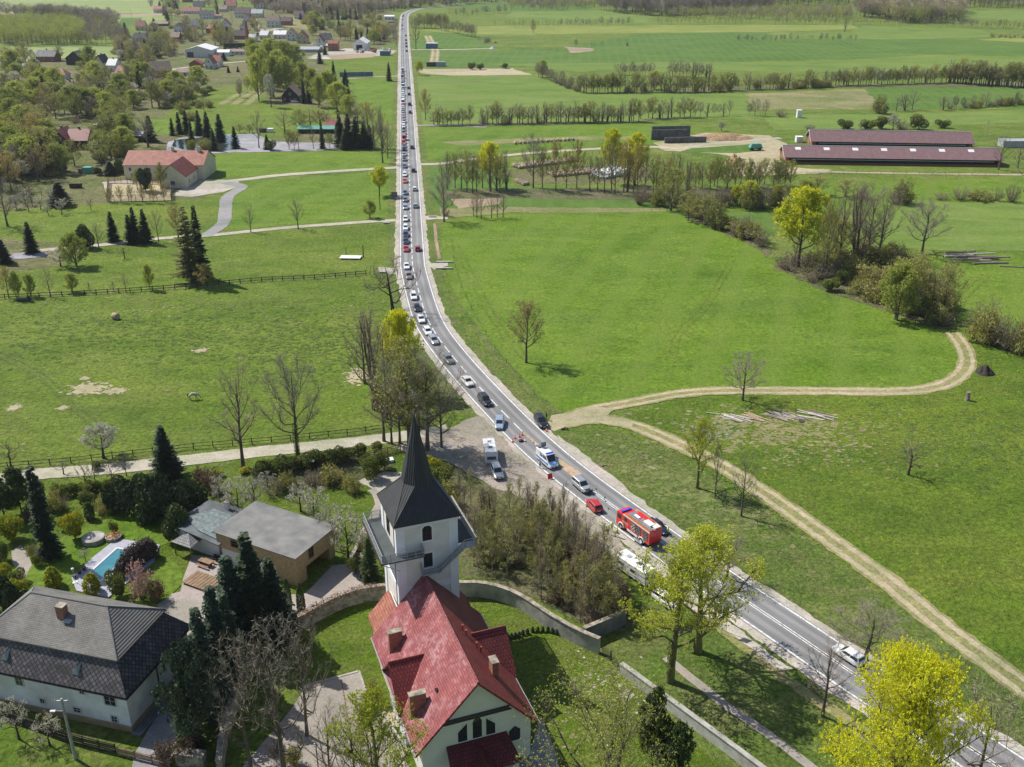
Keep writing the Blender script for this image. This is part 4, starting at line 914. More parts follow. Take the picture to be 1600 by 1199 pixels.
house(380, 390, 34, 3.5, 8, 9, 'y', 'tiles_orange', 'plaster_white', 'small gabled house with orange roof near the brick stack')
house(393, 410, 28, 5, 9, 10, 'x', 'grey_sheet', 'plaster_cream', 'pale house with light grey roof near the village lane')
house(417, 436, 43, 7, 12, 10, 'x', 'tiles_tan', 'plaster_white', 'bright white tall house with tan roof in the far village', 0)
house(436, 455, 40, 4.5, 8, 10, 'x', 'tiles_brown', 'brick', 'brick house with brown roof next to the bright white house')
house(428, 447, 61, 4.0, 7, 9, 'x', 'white_sheet', 'plaster_dirty', 'house with brilliant white metal roof')
house(448, 463, 64, 5.5, 10, 10, 'y', 'tiles_orange', 'pane_blue' if 0 else 'plaster_white', 'pale blue-white gabled house with red roof edge')
house(464, 480, 68, 5, 10, 11, 'y', 'tiles_maroon', 'plaster_yellow', 'yellow gabled house with dark red roof')
house(501, 516, 68, 3.5, 8, 10, 'x', 'tiles_dark', 'plaster_dirty', 'cottage with dark blue-grey roof by the building yard')
house(513, 528, 80, 6, 8, 9, 'x', 'brick', 'brick', 'tall red brick building beside the yard', win=2)
t = house(552, 573, 79, 5.5, 9.0, 22, 'y', 'white_sheet', 'white_sheet', 'white tent hall with gable end open to the yard', win=0, chim=False, name='tent_hall', cat='hall')
mb = MB(); mb.box((t_w := 5.2, -.06, 2.2), (5.0, .12, 4.4)); part('gate', mb, MATS['dark_void'], t)
house(466, 498, 82, 2.2, 3.6, 16, 'x', 'grey_sheet', 'grey_sheet', 'grey glasshouse roof in the middle of the yard', win=0, chim=False, name='greenhouse', cat='greenhouse')
house(579, 595, 15, 4, 7, 9, 'x', 'tiles_pink', 'plaster_white', 'white house with pinkish roof at the forest edge')
house(596, 601, 14, 4, 8, 8, 'x', 'tiles_orange', 'plaster_white', 'tiny red-roofed house at the forest edge')
house(601, 616, 31, 3.5, 4.5, 9, 'x', 'white_sheet', 'white_sheet', 'white roadside pavilion beside the main road', win=1, chim=False)
house(441, 467, 160, 3.6, 8.6, 12, 'y', 'tiles_tan', 'dark_timber', 'wooden cottage with pale tan gable roof below the willows', win=1)
house(466, 522, 209, 2.2, 3.2, 6, 'x', 'green_sheet', 'dark_timber', 'long low stable with mint green roof beyond the pond', win=0, chim=False)
house(509, 524, 204, 2.6, 4.6, 7, 'x', 'copper_red', 'brick', 'small dark-red hut behind the mint green roof', win=0, chim=False)
house(148, 162, 203, 2.4, 3.0, 6, 'x', 'grey_sheet', 'dark_timber', 'small grey lean-to shed in the orchard', win=0, chim=False)
house(204, 222, 222, 2.8, 4.2, 8, 'x', 'grey_sheet', 'dark_timber', 'old grey shed beside the dark conifer at the pond', win=0, chim=False)

random.seed(17)
for i, (u, v, rm, ds) in enumerate(((150, 108, 'tiles_dark', 'low dark shed in the gravel yard left of the old barn'), (168, 112, 'grey_sheet', 'grey shed in the gravel yard left of the old barn'), (212, 48, 'tiles_orange', 'orange-roofed house at the edge of the pale field'), (272, 50, 'tiles_brown', 'brown-roofed house in front of the tan shed'), (300, 46, 'tiles_grey', 'grey-roofed house below the faded orange farmhouse'), (322, 52, 'tiles_orange', 'orange-roofed house in the upper village centre'), (345, 46, 'tiles_maroon', 'maroon-roofed house in the upper village centre'), (268, 66, 'tiles_tan', 'tan-roofed cottage among the bare trees'), (350, 8, 'tiles_dark', 'dark-roofed house at the very top of the village'), (402, 14, 'tiles_orange', 'orange-roofed house beside the light grey roof'), (420, 16, 'tiles_pink', 'pink-roofed house near the forest edge of the village'), (460, 30, 'tiles_brown', 'brown-roofed house at the foot of the forest'), (375, 48, 'tiles_orange', 'orange-roofed house above the clipped hedge'), (406, 62, 'grey_sheet', 'grey-roofed house left of the brilliant white roof'), (240, 20, 'tiles_orange', 'small orange-roofed house at the upper field'), (495, 74, 'tiles_maroon', 'maroon-roofed house behind the glasshouse'), (285, 4, 'tiles_maroon', 'maroon-roofed house at the top photo edge'), (182, 126, 'tiles_orange', 'orange-roofed hut by the gravel lane'))):
    house(u, u+random.uniform(10, 15), v, random.uniform(3.6, 5), random.uniform(7.5, 9.5), 10, 'x' if i % 3 else 'y', rm, random.choice(['plaster_white', 'plaster_dirty', 'plaster_cream', 'brick']), ds, random.uniform(-12, 12), win=2)
# brick smokestack in the village
X, Y = G(388, 76); h_ = Zat(388, 33, Y)
mb = MB(); mb.lathe((0, 0, 0), [(1.7, 0), (1.0, h_-1), (1.15, h_-.9), (1.15, h_)], 10); solo('smokestack', mb, MATS['brick'], 'tall thin brick smokestack above the village sheds', 'chimney', (X, Y, 0))

# silage clamp
a, b_ = Vector(G(1038, 224)), Vector(G(1118, 222)); t = thing('silage_clamp', 'three dark concrete silage walls in steps beside the farm track', 'silo', (a.x, a.y, 0), math.atan2(b_.y-a.y, b_.x-a.x))
for k, (x0, x1, y, hh) in enumerate(((-2, 17, 16, 5.0), (-4, 13, 9, 4.6), (0, 20, 0, 2.6))):
    mb = MB(); mb.box(((x0+x1)/2, y, hh/2), (x1-x0, .5, hh))
    for i in range(6): mb.box((x0+(x1-x0)*(i+.5)/6, y-.45, hh*.4), (.4, .5, hh*.8))
    part('wall', mb, MATS['dark_concrete'], t)
mat('heap_soil', (.34, .24, .13), .95, .4, .8, .3, 1.5, c2=(.20, .12, .07))
def heap(name, label, cat, u, v, wpx, h, dep, m, seed=1):
    X, Y = G(u, v); W = wpx/ppm(v); mb = MB(); nx, ny = 26, 14
    idx = {}
    for i in range(nx):
        for j in range(ny):
            a, c = -1+2*i/(nx-1), -1+2*j/(ny-1); r = math.hypot(a, c)
            z = max(0, 1-r)**.6*h*(.75+.7*mnoise.noise(Vector((a*3+seed, c*3, seed)))) if r < 1 else -.05
            mb.v.append((a*W/2, c*dep/2+dep/2, z))
    for i in range(nx-1):
        for j in range(ny-1):
            q = i*ny+j; mb.f.append((q, q+ny, q+ny+1, q+1)); mb.m.append(0)
    return solo(name, mb, MATS[m], label, cat, (X, Y, 0), smooth=True)
heap('manure_heap', 'long tan heap of straw manure behind the concrete silage walls', 'heap', 1135, 221, 95, 3.2, 14, 'heap_soil', 3)
heap('manure_heap', 'steep brown manure heap near the end of the long barn', 'heap', 1152, 262, 30, 5, 12, 'heap_soil', 5)
heap('gravel_heap', 'dark grey gravel heap at the far field road', 'heap', 770, 77, 10, 2.5, 6, 'grey_sheet', 8)
heap('brush_heap', 'dark brush heap beside the bend of the sandy track', 'heap', 1545, 589, 28, 2.4, 4, 'dark_timber', 9)
heap('brush_heap', 'tangle of dry branches by the bushes below the round bare oak', 'heap', 1408, 418, 34, 2.5, 6, 'grey_timber', 2)
# ================================================================== WALLS, FENCES, GARDEN THINGS
def wall_run(name, label, pts, h, w, m, capm=None, z0=0.0, cat='wall', group=None, jg=0.0, capo=.08):
    P = resample([Vector(p) for p in pts], .8, False); o_ = P[0].copy(); P = [p-o_ for p in P]
    t = thing(name, label, cat, (o_.x, o_.y, z0), 0, group)
    mb = MB(); cp = MB(); n = len(P); hs = [h+jg*mnoise.noise(Vector((i*.5, 2.2, 0))) for i in range(n)]
    for i in range(n-1):
        d = (P[i+1]-P[i]).normalized(); 
        t0 = (P[min(i+1, n-1)]-P[max(i-1, 0)]).normalized(); t1 = (P[min(i+2, n-1)]-P[i]).normalized()
        n0, n1 = Vector((t0.y, -t0.x)), Vector((t1.y, -t1.x))
        for (M_, ww, za, zb, zc, zd) in ((mb, w/2, 0, hs[i], 0, hs[i+1]), (cp, w/2+capo, hs[i], hs[i]+.14, hs[i+1], hs[i+1]+.14)):
            a0, a1, b0, b1 = P[i]-n0*ww, P[i]+n0*ww, P[i+1]-n1*ww, P[i+1]+n1*ww
            V = [(a0.x, a0.y, za), (a1.x, a1.y, za), (b1.x, b1.y, zc), (b0.x, b0.y, zc), (a0.x, a0.y, zb), (a1.x, a1.y, zb), (b1.x, b1.y, zd), (b0.x, b0.y, zd)]
            k = len(M_.v); M_.v.extend(V); fs = [(4, 7, 6, 5), (0, 4, 5, 1) if i == 0 else None, (3, 2, 6, 7) if i == n-2 else None, (0, 3, 7, 4), (1, 5, 6, 2)]
            for f in fs:
                if f: M_.f.append(tuple(k+q for q in f)); M_.m.append(0)
    part('wall_face', mb, MATS[m], t); part('coping', cp, MATS[capm or m], t); return t
LW = [G(345, 1215), G(352, 1165), G(372, 1095), G(392, 1052), G(420, 1020), G(470, 985), G(520, 957), G(565, 941), G(605, 936)]
wl = wall_run('garden_wall', 'old curved stone wall with dry red ivy along its top left of the church', catmull(LW, 1), 2.4, .55, 'stone_wall', 'stone_wall')
# dry creeper along the coping
mat('creeper', (.30, .17, .11), .9, .5, 3, c2=(.16, .09, .06)); cv = catmull(LW, .25); mb = MB(); random.seed(3)
for i, p in enumerate(cv):
    if i < len(cv)*.42: continue
    for _ in range(26):
        a = random.uniform(-.7, .7); z = 2.55+random.uniform(-.5, .4)-abs(a)*.4; q = (p[0]+a+random.uniform(-.1, .1), p[1]-.1+random.uniform(-.5, .5), z); r = .16
        v = [(q[0]+random.uniform(-r, r), q[1]+random.uniform(-r, r), q[2]+random.uniform(-r, r)) for _ in range(3)]; mb.poly(v)
o = part('creeper', mb, MATS['creeper'], wl); o.location = (-wl.location.x, -wl.location.y, 0)
wall_run('churchyard_wall', 'weathered grey wall curving round the churchyard right of the tower', catmull([G(712, 932), G(760, 934), G(808, 950), G(858, 982), G(900, 1006), G(936, 1022)], 1), 2.5, .5, 'concrete', 'stone_wall')
wall_run('wall_stub', 'short dark wall with mossy coping at the churchyard gate', [G(912, 1004), G(950, 988), G(976, 976)], 2.4, .5, 'dark_concrete', 'stone_wall')
wall_run('churchyard_wall', 'pale straight concrete wall running down to the lower edge of the photo', [G(970, 1053), G(1060, 1120), G(1130, 1172), G(1220, 1240)], 1.7, .5, 'concrete_pale', 'concrete')
a, b_ = Vector(G(940, 1022)), Vector(G(968, 1050)); t = thing('gate', 'dark iron gate in the gap of the churchyard wall', 'gate', (a.x, a.y, 0), math.atan2((b_-a).y, (b_-a).x))
Lg = (b_-a).length
for k in range(2):
    mb = MB(); x0, x1 = k*Lg/2+.05, (k+1)*Lg/2-.05
    for x in np.linspace(x0, x1, 12): mb.tube([(x, 0, .1), (x, 0, 1.7)], [.02, .02], 4)
    for z in (.15, 1.0, 1.65): mb.tube([(x0, 0, z), (x1, 0, z)], [.03, .03], 4)
    part('gate_leaf', mb, MATS['trim_dark'], t)
mb = MB(); mb.box((Lg/2, 0, 1.0), (.16, .16, 2.0)); part('post', mb, MATS['trim_dark'], t)

fence('pasture_fence', 'dark two-rail fence along the gravel lane below the horse pasture', [G(u, v) for u, v in ((-20, 735), (40, 730), (110, 724), (178, 716), (240, 709), (300, 702), (360, 697), (430, 691), (500, 684), (560, 678), (600, 672))], 1.25, 3.6, rr=.06)
fence('pasture_fence', 'long dark fence across the upper edge of the horse pasture', [G(u, v) for u, v in ((-10, 468), (100, 463), (200, 457), (300, 450), (400, 441), (480, 437), (560, 431), (572, 430))], 1.3, 2.9, rr=.09, pr=.13)
fence('field_fence', 'thin wire fence along the meadow right of the main road', [G(u, v) for u, v in ((706, 378), (712, 420), (730, 470), (770, 540), (835, 617))], 1.0, 9, rr=.012, pr=.05)
fence('farm_fence', 'low fence behind the near cattle barn track', [G(u, v) for u, v in ((1260, 274), (1400, 272), (1560, 275))], 1.0, 5, 'grey_timber', rr=.05)
fence('garden_fence', 'dark plank fence between the lower lane and the gardens', [G(u, v) for u, v in ((395, 745), (470, 733), (560, 719), (626, 706))], 1.5, 2.4, 'timber', 4, rr=.09)
fence('house_fence', 'black plank fence in front of the white house', [G(u, v) for u, v in ((-30, 1112), (40, 1135), (110, 1160), (182, 1178))], 1.5, 2.2, 'dark_timber', 5, rr=.11)
fence('yard_gate', 'brown timber drive gate left of the stone gatepost', [G(185, 1180), G(265, 1200)], 1.3, 2.6, 'timber', 6, rr=.08)
mb = MB(); mb.box((0, 0, .9), (3.4, 1.0, 1.8)); mb.box((0, 0, 1.87), (3.6, 1.2, .14)); X, Y = G(300, 1195); solo('gatepost', mb, MATS['stone_wall'], 'broad stone gatepost at the end of the brown timber gate', 'gatepost', (X, Y, 0), R(-10))

# drive, terrace and pool of the garden
sheet('drive', [(286, 905), (300, 868), (330, 872), (360, 895), (420, 930), (475, 930), (520, 885), (560, 880), (585, 900), (590, 925), (500, 960), (430, 990), (395, 1030), (372, 1080), (345, 1000), (300, 1010), (285, 1000), (235, 935), (262, 930), (282, 925)], 'paving', z=.10, j=.15)
sheet('drive', [(210, 1180), (245, 1120), (270, 1075), (300, 1040), (310, 1060), (290, 1120), (265, 1199), (258, 1240), (200, 1240)], 'grey_gravel', z=.098, j=.1)
sheet('lawn', [(210, 905), (235, 880), (262, 872), (284, 890), (286, 912), (262, 935), (240, 950), (200, 950)], 'lush_grass', z=.102, j=.15)
sheet('lawn', [(120, 830), (200, 800), (255, 805), (262, 850), (210, 870), (160, 860), (100, 925), (60, 920), (20, 900), (20, 870), (80, 850)], 'lush_grass', z=.10, j=.2)
sheet('garden_path', [(18, 862), (34, 852), (46, 872), (50, 885), (42, 900), (30, 893), (20, 880)], 'paving', z=.106, j=.2)
T = [G(112, 905), G(146, 872), G(183, 843), G(215, 848), G(250, 853), G(240, 880), G(170, 935), G(120, 925)]
mb = MB(); mb.prism([(p[0], p[1]) for p in T], .05, .22); o = put('terrace', mb.mesh('terrace', MATS['terrace_stone'])); o['kind'] = 'structure'
Pl = [Vector(G(u, v)) for u, v in ((186, 858), (203, 862), (157, 914), (136, 903))]
c = sum(Pl, Vector((0, 0)))/4; t = thing('swimming_pool', 'rectangular blue swimming pool with white rim in the garden', 'pool', (c.x, c.y, 0))
d1 = (Pl[0]-Pl[3]).normalized(); d2 = Vector((-d1.y, d1.x)); l1, l2 = (Pl[0]-Pl[3]).length/2, 1.35
def pq(a, b): return (d1*a*l1+d2*b*l2)
mb = MB()
for a, b in (((-1, -1), (1, -1)), ((1, -1), (1, 1)), ((1, 1), (-1, 1)), ((-1, 1), (-1, -1))):
    p0, p1 = pq(*a), pq(*b); q1, q0 = pq(b[0]*1.07, b[1]*1.22), pq(a[0]*1.07, a[1]*1.22)
    Z = [(p0.x, p0.y, .30), (p1.x, p1.y, .30), (q1.x, q1.y, .30), (q0.x, q0.y, .30)]
    if (Vector(Z[1])-Vector(Z[0])).cross(Vector(Z[2])-Vector(Z[0])).z < 0: Z = Z[::-1]
    mb.slab(Z, .1)
part('rim', mb, MATS['trim_light'], t)
mb = MB(); mb.poly([(pq(a, b).x, pq(a, b).y, .235) for a, b in ((-1, -1), (1, -1), (1, 1), (-1, 1))]); part('water', mb, MATS['pool_water'], t)
X, Y = G(147, 846); mb = MB(); mb.lathe((0, 0, 0), [(1.75, 0), (1.75, .75), (1.65, .8), (0.3, .9)], 24); solo('round_tub', mb, [MATS['concrete']], 'round grey covered whirlpool tub beside the terrace', 'tub', (X, Y, .1))
X, Y = G(59, 903); 
def prop_box(name, label, cat, u, v, d, m, z=0, rz=0): X, Y = G(u, v); mb = MB(); mb.box((0, 0, d[2]/2), d, 0, 0, .94, .94); return solo(name, mb, MATS[m], label, cat, (X, Y, z), rz)
# pergola-like reed screen beside the pool
mat('reed', (.17, .135, .11), .95, .5, 4, .2, 6, c2=(.07, .055, .045))
a, b_ = Vector(G(185, 905)), Vector(G(244, 866)); d = b_-a; mb = MB(); n1, n2 = 40, 14
t = thing('hedge_screen', 'long dry brown ivy hedge screen arching beside the swimming pool', 'hedge', (a.x, a.y, 0), math.atan2(d.y, d.x)); Ls = d.length
random.seed(5)
for i in range(7000):
    x = random.uniform(0, Ls); th = random.uniform(0, math.pi); H_ = 4.3*(1-.35*abs(x/Ls-.5)*.6)*min(1, .5+x/3, .6+(Ls-x)/2); r = random.uniform(.8, 1.05)
    y = math.cos(th)*.9*r; z = math.sin(th)**.5*H_*r*random.uniform(.55, 1); s_ = .22
    mb.poly([(x+random.uniform(-s_, s_), y+random.uniform(-s_, s_), max(.05, z+random.uniform(-s_, s_))) for _ in range(3)])
part('dry_leaves', mb, MATS['reed'], t)
mb = MB(); ext(mb, [(-.6, .1), (.6, .1), (.6, 2.0), (0, 2.5), (-.6, 2.0)], .3, Ls-.3, 0, 'x'); part('core', mb, MATS['reed'], t)
a = G(318, 912); mb = MB(); mb.box((0, 0, .25), (5.2, 3.2, .12))
for k in range(9): mb.box((-2.4+k*.6, 0, .33), (.5, 3.3, .05))
for x in (-2.4, 2.4):
    for y in (-1.4, 1.4): mb.box((x, y, .1), (.12, .12, .2))
solo('timber_deck', mb, MATS['timber'], 'low brown timber platform on the paved yard', 'platform', (a[0], a[1], .1), gz)
def garden_table():
    X, Y = G(322, 884); t = thing('picnic_table', 'brown picnic table with two benches near the workshop', 'table', (X, Y, .1), gz)
    mb = MB(); mb.box((0, 0, .75), (2.4, .9, .07)); part('tabletop', mb, MATS['timber'], t)
    for y in (-.85, .85): mb = MB(); mb.box((0, y, .45), (2.4, .32, .06)); part('bench_seat', mb, MATS['timber'], t)
    for x in (-.9, .9): mb = MB(); mb.box((x, 0, .37), (.1, 1.7, .08)); mb.box((x, 0, .37), (.1, .7, .72)); part('leg', mb, MATS['timber'], t)
garden_table()
X, Y = G(340, 878); t = thing('garden_bench', 'dark garden bench beside the picnic table', 'bench', (X, Y, .1), gz)
mb = MB(); mb.box((0, 0, .45), (1.8, .5, .07)); part('seat', mb, MATS['dark_timber'], t); mb = MB(); mb.box((0, .25, .75), (1.8, .06, .5)); part('backrest', mb, MATS['dark_timber'], t)
for x in (-.8, .8): mb = MB(); mb.box((x, 0, .22), (.08, .45, .42)); part('leg', mb, MATS['dark_timber'], t)
for (u, v, lb) in ((132, 893, 'dark flower pot on the terrace edge, nearest the round tub'), (125, 898, 'dark flower pot on the terrace edge between two others'), (117, 905, 'dark flower pot at the lowest terrace corner')):
    X, Y = G(u, v); mb = MB(); mb.lathe((0, 0, 0), [(.2, 0), (.32, .5), (.36, .5), (.36, .56)], 10); solo('flower_pot', mb, MATS['trim_dark'], lb, 'pot', (X, Y, .2))
X, Y = G(118, 912); t = thing('garden_lamp', 'white garden lamp on a thin stand by the terrace', 'lamp', (X, Y, .2)); mb = MB(); mb.tube([(0, 0, 0), (0, 0, 2.2)], [.05, .04], 6); mb.box((0, 0, .04), (.7, .7, .08)); part('stand', mb, MATS['trim_light'], t); mb = MB(); mb.lathe((0, 0, 2.2), [(.1, 0), (.25, .12), (.2, .3), (.04, .36)], 8); part('lamp_head', mb, MATS['trim_light'], t)
X, Y = G(178, 843); t = thing('flower_bed', 'raised stone bed of red and orange tulips above the pool', 'flower bed', (X, Y, .2)); mb = MB(); mb.lathe((0, 0, 0), [(1.3, 0), (1.3, .5), (1.1, .5), (1.1, .4)], 12); part('stone_rim', mb, MATS['stone_wall'], t)
mat('tulip', (.75, .07, .02), .6, .3, 5, c2=(.75, .35, .03)); mat('tulip_leaf', (.12, .25, .05), .7, .3, 4); mb = MB(); mb2 = MB()
for i in range(260):
    r = 1.1*math.sqrt(random.random()); a_ = random.random()*6.28; x, y = r*math.cos(a_), r*math.sin(a_); z = .5+random.random()*.5
    (mb if random.random() < .5 else mb2).poly([(x+random.uniform(-.16, .16), y+random.uniform(-.16, .16), z+random.uniform(-.12, .12)) for _ in range(3)])
part('blossoms', mb, MATS['tulip'], t); part('leaves', mb2, MATS['tulip_leaf'], t)
X, Y = G(78, 1188)
# power poles
def pole(u, v, vt, label, arms=1, m='concrete', lamp=False, r=.16):
    X, Y = G(u, v); h = Zat(u, vt, Y); t = thing('power_pole', label, 'pole', (X, Y, 0)); mb = MB(); mb.tube([(0, 0, 0), (0, 0, h)], [r, r*.65], 8); part('pole_shaft', mb, MATS[m], t)
    for k in range(arms): mb = MB(); mb.box((0, 0, h-.3-k*.8), (1.6, .1, .1)); [mb.lathe((x, 0, h-.25-k*.8), [(.05, 0), (.07, .1), (.03, .2)], 6) for x in (-.7, 0, .7)]; part('crossarm', mb, MATS['steel'], t)
    if lamp: mb = MB(); mb.tube([(0, 0, h-1.8), (-.9, -.3, h-1.5)], [.04, .04], 5); mb.box((-1.1, -.35, h-1.5), (.6, .28, .14)); part('lamp_head', mb, MATS['trim_light'], t)
pole(118, 1186, 1092, 'pale concrete power pole with street lamp in front of the white house', 1, lamp=True, r=.2)
pole(1540, 216, 188, 'tall grey power pole behind the far end of the barns', 2)
pole(206, 28, 16, 'thin power pole on the pale field at the village edge', 1); pole(15, 16, 0, 'thin power pole at the far left field corner', 1)
pole(568, 403, 383, 'short dark pole behind the white board in the meadow', 0, 'dark_timber'); pole(541, 398, 386, 'shorter dark stake left of the white board', 0, 'dark_timber', r=.1)
pole(594, 328, 290, 'wooden power pole beside the main road lane junction', 1, 'dark_timber')
X, Y = G(502, 1245); h_ = Zat(502, 1167, Y); t = thing('street_lamp', 'slim dark lamp post on the church car park', 'lamp post', (X, Y, 0)); mb = MB(); mb.tube([(0, 0, 0), (0, 0, h_)], [.08, .06], 7); part('post', mb, MATS['trim_dark'], t); mb = MB(); mb.lathe((0, 0, h_), [(.1, 0), (.28, .25), (.3, .35), (.05, .5)], 8); part('lamp_head', mb, MATS['steel'], t)
# car park kerb
sheet('car_park', [(478, 1072), (560, 1050), (575, 1090), (598, 1115), (625, 1160), (660, 1260), (330, 1260), (395, 1180), (455, 1110)], 'paving', z=.10, j=.08)
strip('kerb', [(476, 1073), (520, 1061), (561, 1050)], .3, 'concrete', .17, jg=0.0); strip('kerb', [(561, 1050), (576, 1090), (600, 1118), (640, 1180)], .3, 'concrete', .17, jg=0.0)
strip('paving_seam', [(533, 1063), (540, 1100), (548, 1150)], .12, 'copper_red', .112, jg=0.0)
sheet('church_path', [(596, 1110), (612, 1108), (632, 1135), (615, 1138)], 'sand', z=.11, j=.1); sheet('church_path', [(829, 1175), (845, 1120), (870, 1180), (880, 1240), (790, 1250), (800, 1199)], 'grey_gravel', z=.112, j=.05)

# field things
X, Y = G(548, 404); mb = MB(); mb.box((0, 0, .45), (6.2, 3.0, .1)); [mb.box((x, 0, .2), (.15, 2.8, .4)) for x in (-2.8, 0, 2.8)]; solo('white_board', mb, MATS['white_sheet'], 'flat white board lying on low trestles in the meadow', 'board', (X, Y, 0), R(-3))
mat('straw', (.45, .34, .22), .95, .35, 3, .06, 8); mat('straw_grey', (.30, .26, .23), .95, .4, 3, .06, 8); mat('bale_wrap', (.78, .80, .80), .35, .08, 2)
def bale_mesh(m, name='bale'):
    mb = MB(); mb.lathe((0, -.62, .62), [(.35, -.02), (.58, 0), (.64, .08), (.64, 1.16), (.58, 1.24), (.35, 1.26)], 14, ax='y'); return mb.mesh(name, MATS[m], True)
X, Y = G(181, 499); o = put('hay_bale', bale_mesh('straw'), None, (X, Y, 0), R(60)); o.scale = (1.3, 1.3, 1.3); o['label'] = 'single round hay bale alone in the horse pasture'; o['category'] = 'hay bale'
bm_ = [bale_mesh('straw_grey'), bale_mesh('straw')]; wm_ = bale_mesh('bale_wrap'); random.seed(11)
def bales(px0, px1, rows, n, ms, label, group, dy=1.35, dx=1.5, stack=1):
    a, b = Vector(G(*px0)), Vector(G(*px1)); d = (b-a).normalized(); nn = Vector((-d.y, d.x))
    for r in range(rows):
        for i in range(n):
            for s in range(stack if (i+r) % 3 else 1):
                p = a+d*(i*dx+random.uniform(-.2, .2)+s*.6)+nn*(r*dy*1.25+random.uniform(-.15, .15)); o = put('round_bale', random.choice(ms), None, (p.x, p.y, s*1.1), math.atan2(d.y, d.x)+random.uniform(-.3, .3)+(math.pi/2 if random.random() < .15 else 0))
                o['label'] = label; o['category'] = 'hay bale'; o['group'] = group
bales((812, 264), (860, 258), 4, 20, bm_, 'grey-brown round bale in the old bale rows behind the tree belt', 'old round bales behind the tree belt')
bales((866, 277), (930, 271), 4, 16, bm_, 'grey-brown round bale in the old bale rows behind the tree belt', 'old round bales behind the tree belt')
bales((806, 284), (820, 291), 2, 6, bm_, 'grey-brown round bale in the old bale rows behind the tree belt', 'old round bales behind the tree belt')
bales((946, 280), (990, 270), 5, 9, [wm_], 'white plastic-wrapped round bale right of the brown bale rows', 'white wrapped bales', stack=2)
bales((806, 226), (852, 223), 2, 14, bm_, 'dull round bale in the long double row beyond the gravel farm track', 'far double row of round bales', dx=2.2)
bales((66, 274), (84, 270), 2, 8, [wm_], 'white wrapped bale in the short row under the green umbrella tank', 'white bales in the orchard')
mat('log', (.30, .24, .20), .9, .35, 3); mat('log_end', (.55, .42, .26), .9, .2, 3); mat('bleached_wood', (.62, .56, .50), .9, .3, 3); mat('fresh_wood', (.55, .42, .28), .9, .3, 3)
random.seed(21)
def logs(c, n, ln, spread, ang, label, group, ms=('log',), r=.22, nm='log', cat='log'):
    X, Y = G(*c); me = []
    for m in ms: mb = MB(); mb.tube([(-ln/2, 0, 0), (ln/2, 0, 0)], [r, r*.75], 8); me.append(mb.mesh(nm, [MATS[m]]))
    for i in range(n):
        a = ang+random.uniform(-.16, .16); lay = i // max(1, int(n*.6)); o = put(nm, random.choice(me), None, (X+random.uniform(-spread[0], spread[0]), Y+random.uniform(-spread[1], spread[1]), r+lay*r*1.8), a)
        o['label'] = label; o['category'] = cat; o['group'] = group
logs((1524, 405), 16, 9, (5.5, 5), R(4), 'felled log in the pile at the right edge meadow', 'pile of felled logs', ('log', 'log', 'bleached_wood'), .3)
logs((1581, 418), 1, 7, (0, 0), R(0), 'single log lying right of the log pile', 'single logs')
logs((1465, 446), 1, 7, (0, 0), R(-20), 'pale single log below the bushes', 'single logs', ('bleached_wood',))
logs((1150, 655), 12, 4.2, (1.4, 1.0), R(-35), 'bleached plank in the leftmost plank stack on the meadow', 'leftmost stack of planks', ('bleached_wood',), .1, 'plank', 'plank')
logs((1182, 654), 12, 4.6, (1.2, .9), R(-40), 'tan plank in the stack left of the brushwood', 'second stack of planks', ('fresh_wood',), .1, 'plank', 'plank')
logs((1230, 652), 16, 4.8, (2.6, 1.1), R(-38), 'reddish pole in the middle stack on the meadow', 'middle stack of poles', ('fresh_wood', 'log', 'bleached_wood'), .1, 'wooden_pole', 'pole')
logs((1275, 651), 14, 5.4, (1.8, 1.1), R(-32), 'pale plank in the rightmost stack on the meadow', 'rightmost stack of planks', ('bleached_wood', 'log'), .11, 'plank', 'plank')
logs((1118, 648), 2, 2.6, (.6, .3), R(-10), 'loose pale plank left of the plank stacks', 'loose planks', ('bleached_wood',), .1, 'plank', 'plank')
X, Y = G(1252, 659); mb = MB(); mb.lathe((0, 0, .12), [(.35, -.12), (.62, -.1), (.66, 0), (.62, .1), (.35, .12)], 14); solo('tyre', mb, MATS['trim_dark'], 'black tyre lying among the planks on the meadow', 'tyre', (X, Y, 0))
X, Y = G(1511, 626); t = thing('tree_stump', 'grey standing tree stump near the bend of the sandy track', 'stump', (X, Y, 0)); mb = MB(); mb.tube([(0, 0, 0), (.05, 0, 1.0), (0, 0, 1.9)], [.55, .4, .38], 9); part('stump_wood', mb, MATS['grey_timber'], t)
# water tank on legs like a green umbrella
X, Y = G(84, 267); t = thing('water_tank', 'green umbrella-shaped tank top on three thin legs in the orchard', 'tank', (X, Y, 0)); mb = MB(); mb.lathe((0, 0, 6.0), [(1.7, 0), (1.6, .6), (1.1, 1.2), (.2, 1.6)], 12); part('dome', mb, MATS['green_sheet'], t)
for k in range(3): a_ = k*2.1+.4; mb = MB(); mb.tube([(1.5*math.cos(a_), 1.5*math.sin(a_), 0), (.8*math.cos(a_), .8*math.sin(a_), 6.1)], [.09, .07], 5); part('leg', mb, MATS['steel'], t)
def crate(name, label, cat, u, v, w_, d_, h_, m, rz=0, lid=None):
    X, Y = G(u, v); t = thing(name, label, cat, (X, Y, 0), rz); mb = MB(); mb.box((0, 0, h_*.45), (w_, d_, h_*.9)); part('body', mb, MATS[m], t); mb = MB(); mb.box((0, 0, h_*.95), (w_+.2, d_+.2, h_*.1)); part('lid', mb, MATS[lid or m], t); return t
crate('garden_hut', 'small dark green hut in the farm orchard', 'hut', 138, 271, 3.4, 2.6, 2.6, 'green_sheet')
crate('garden_hut', 'tiny red hut beside the dark green hut', 'hut', 126, 271, 1.3, 1.2, 1.9, 'copper_red')
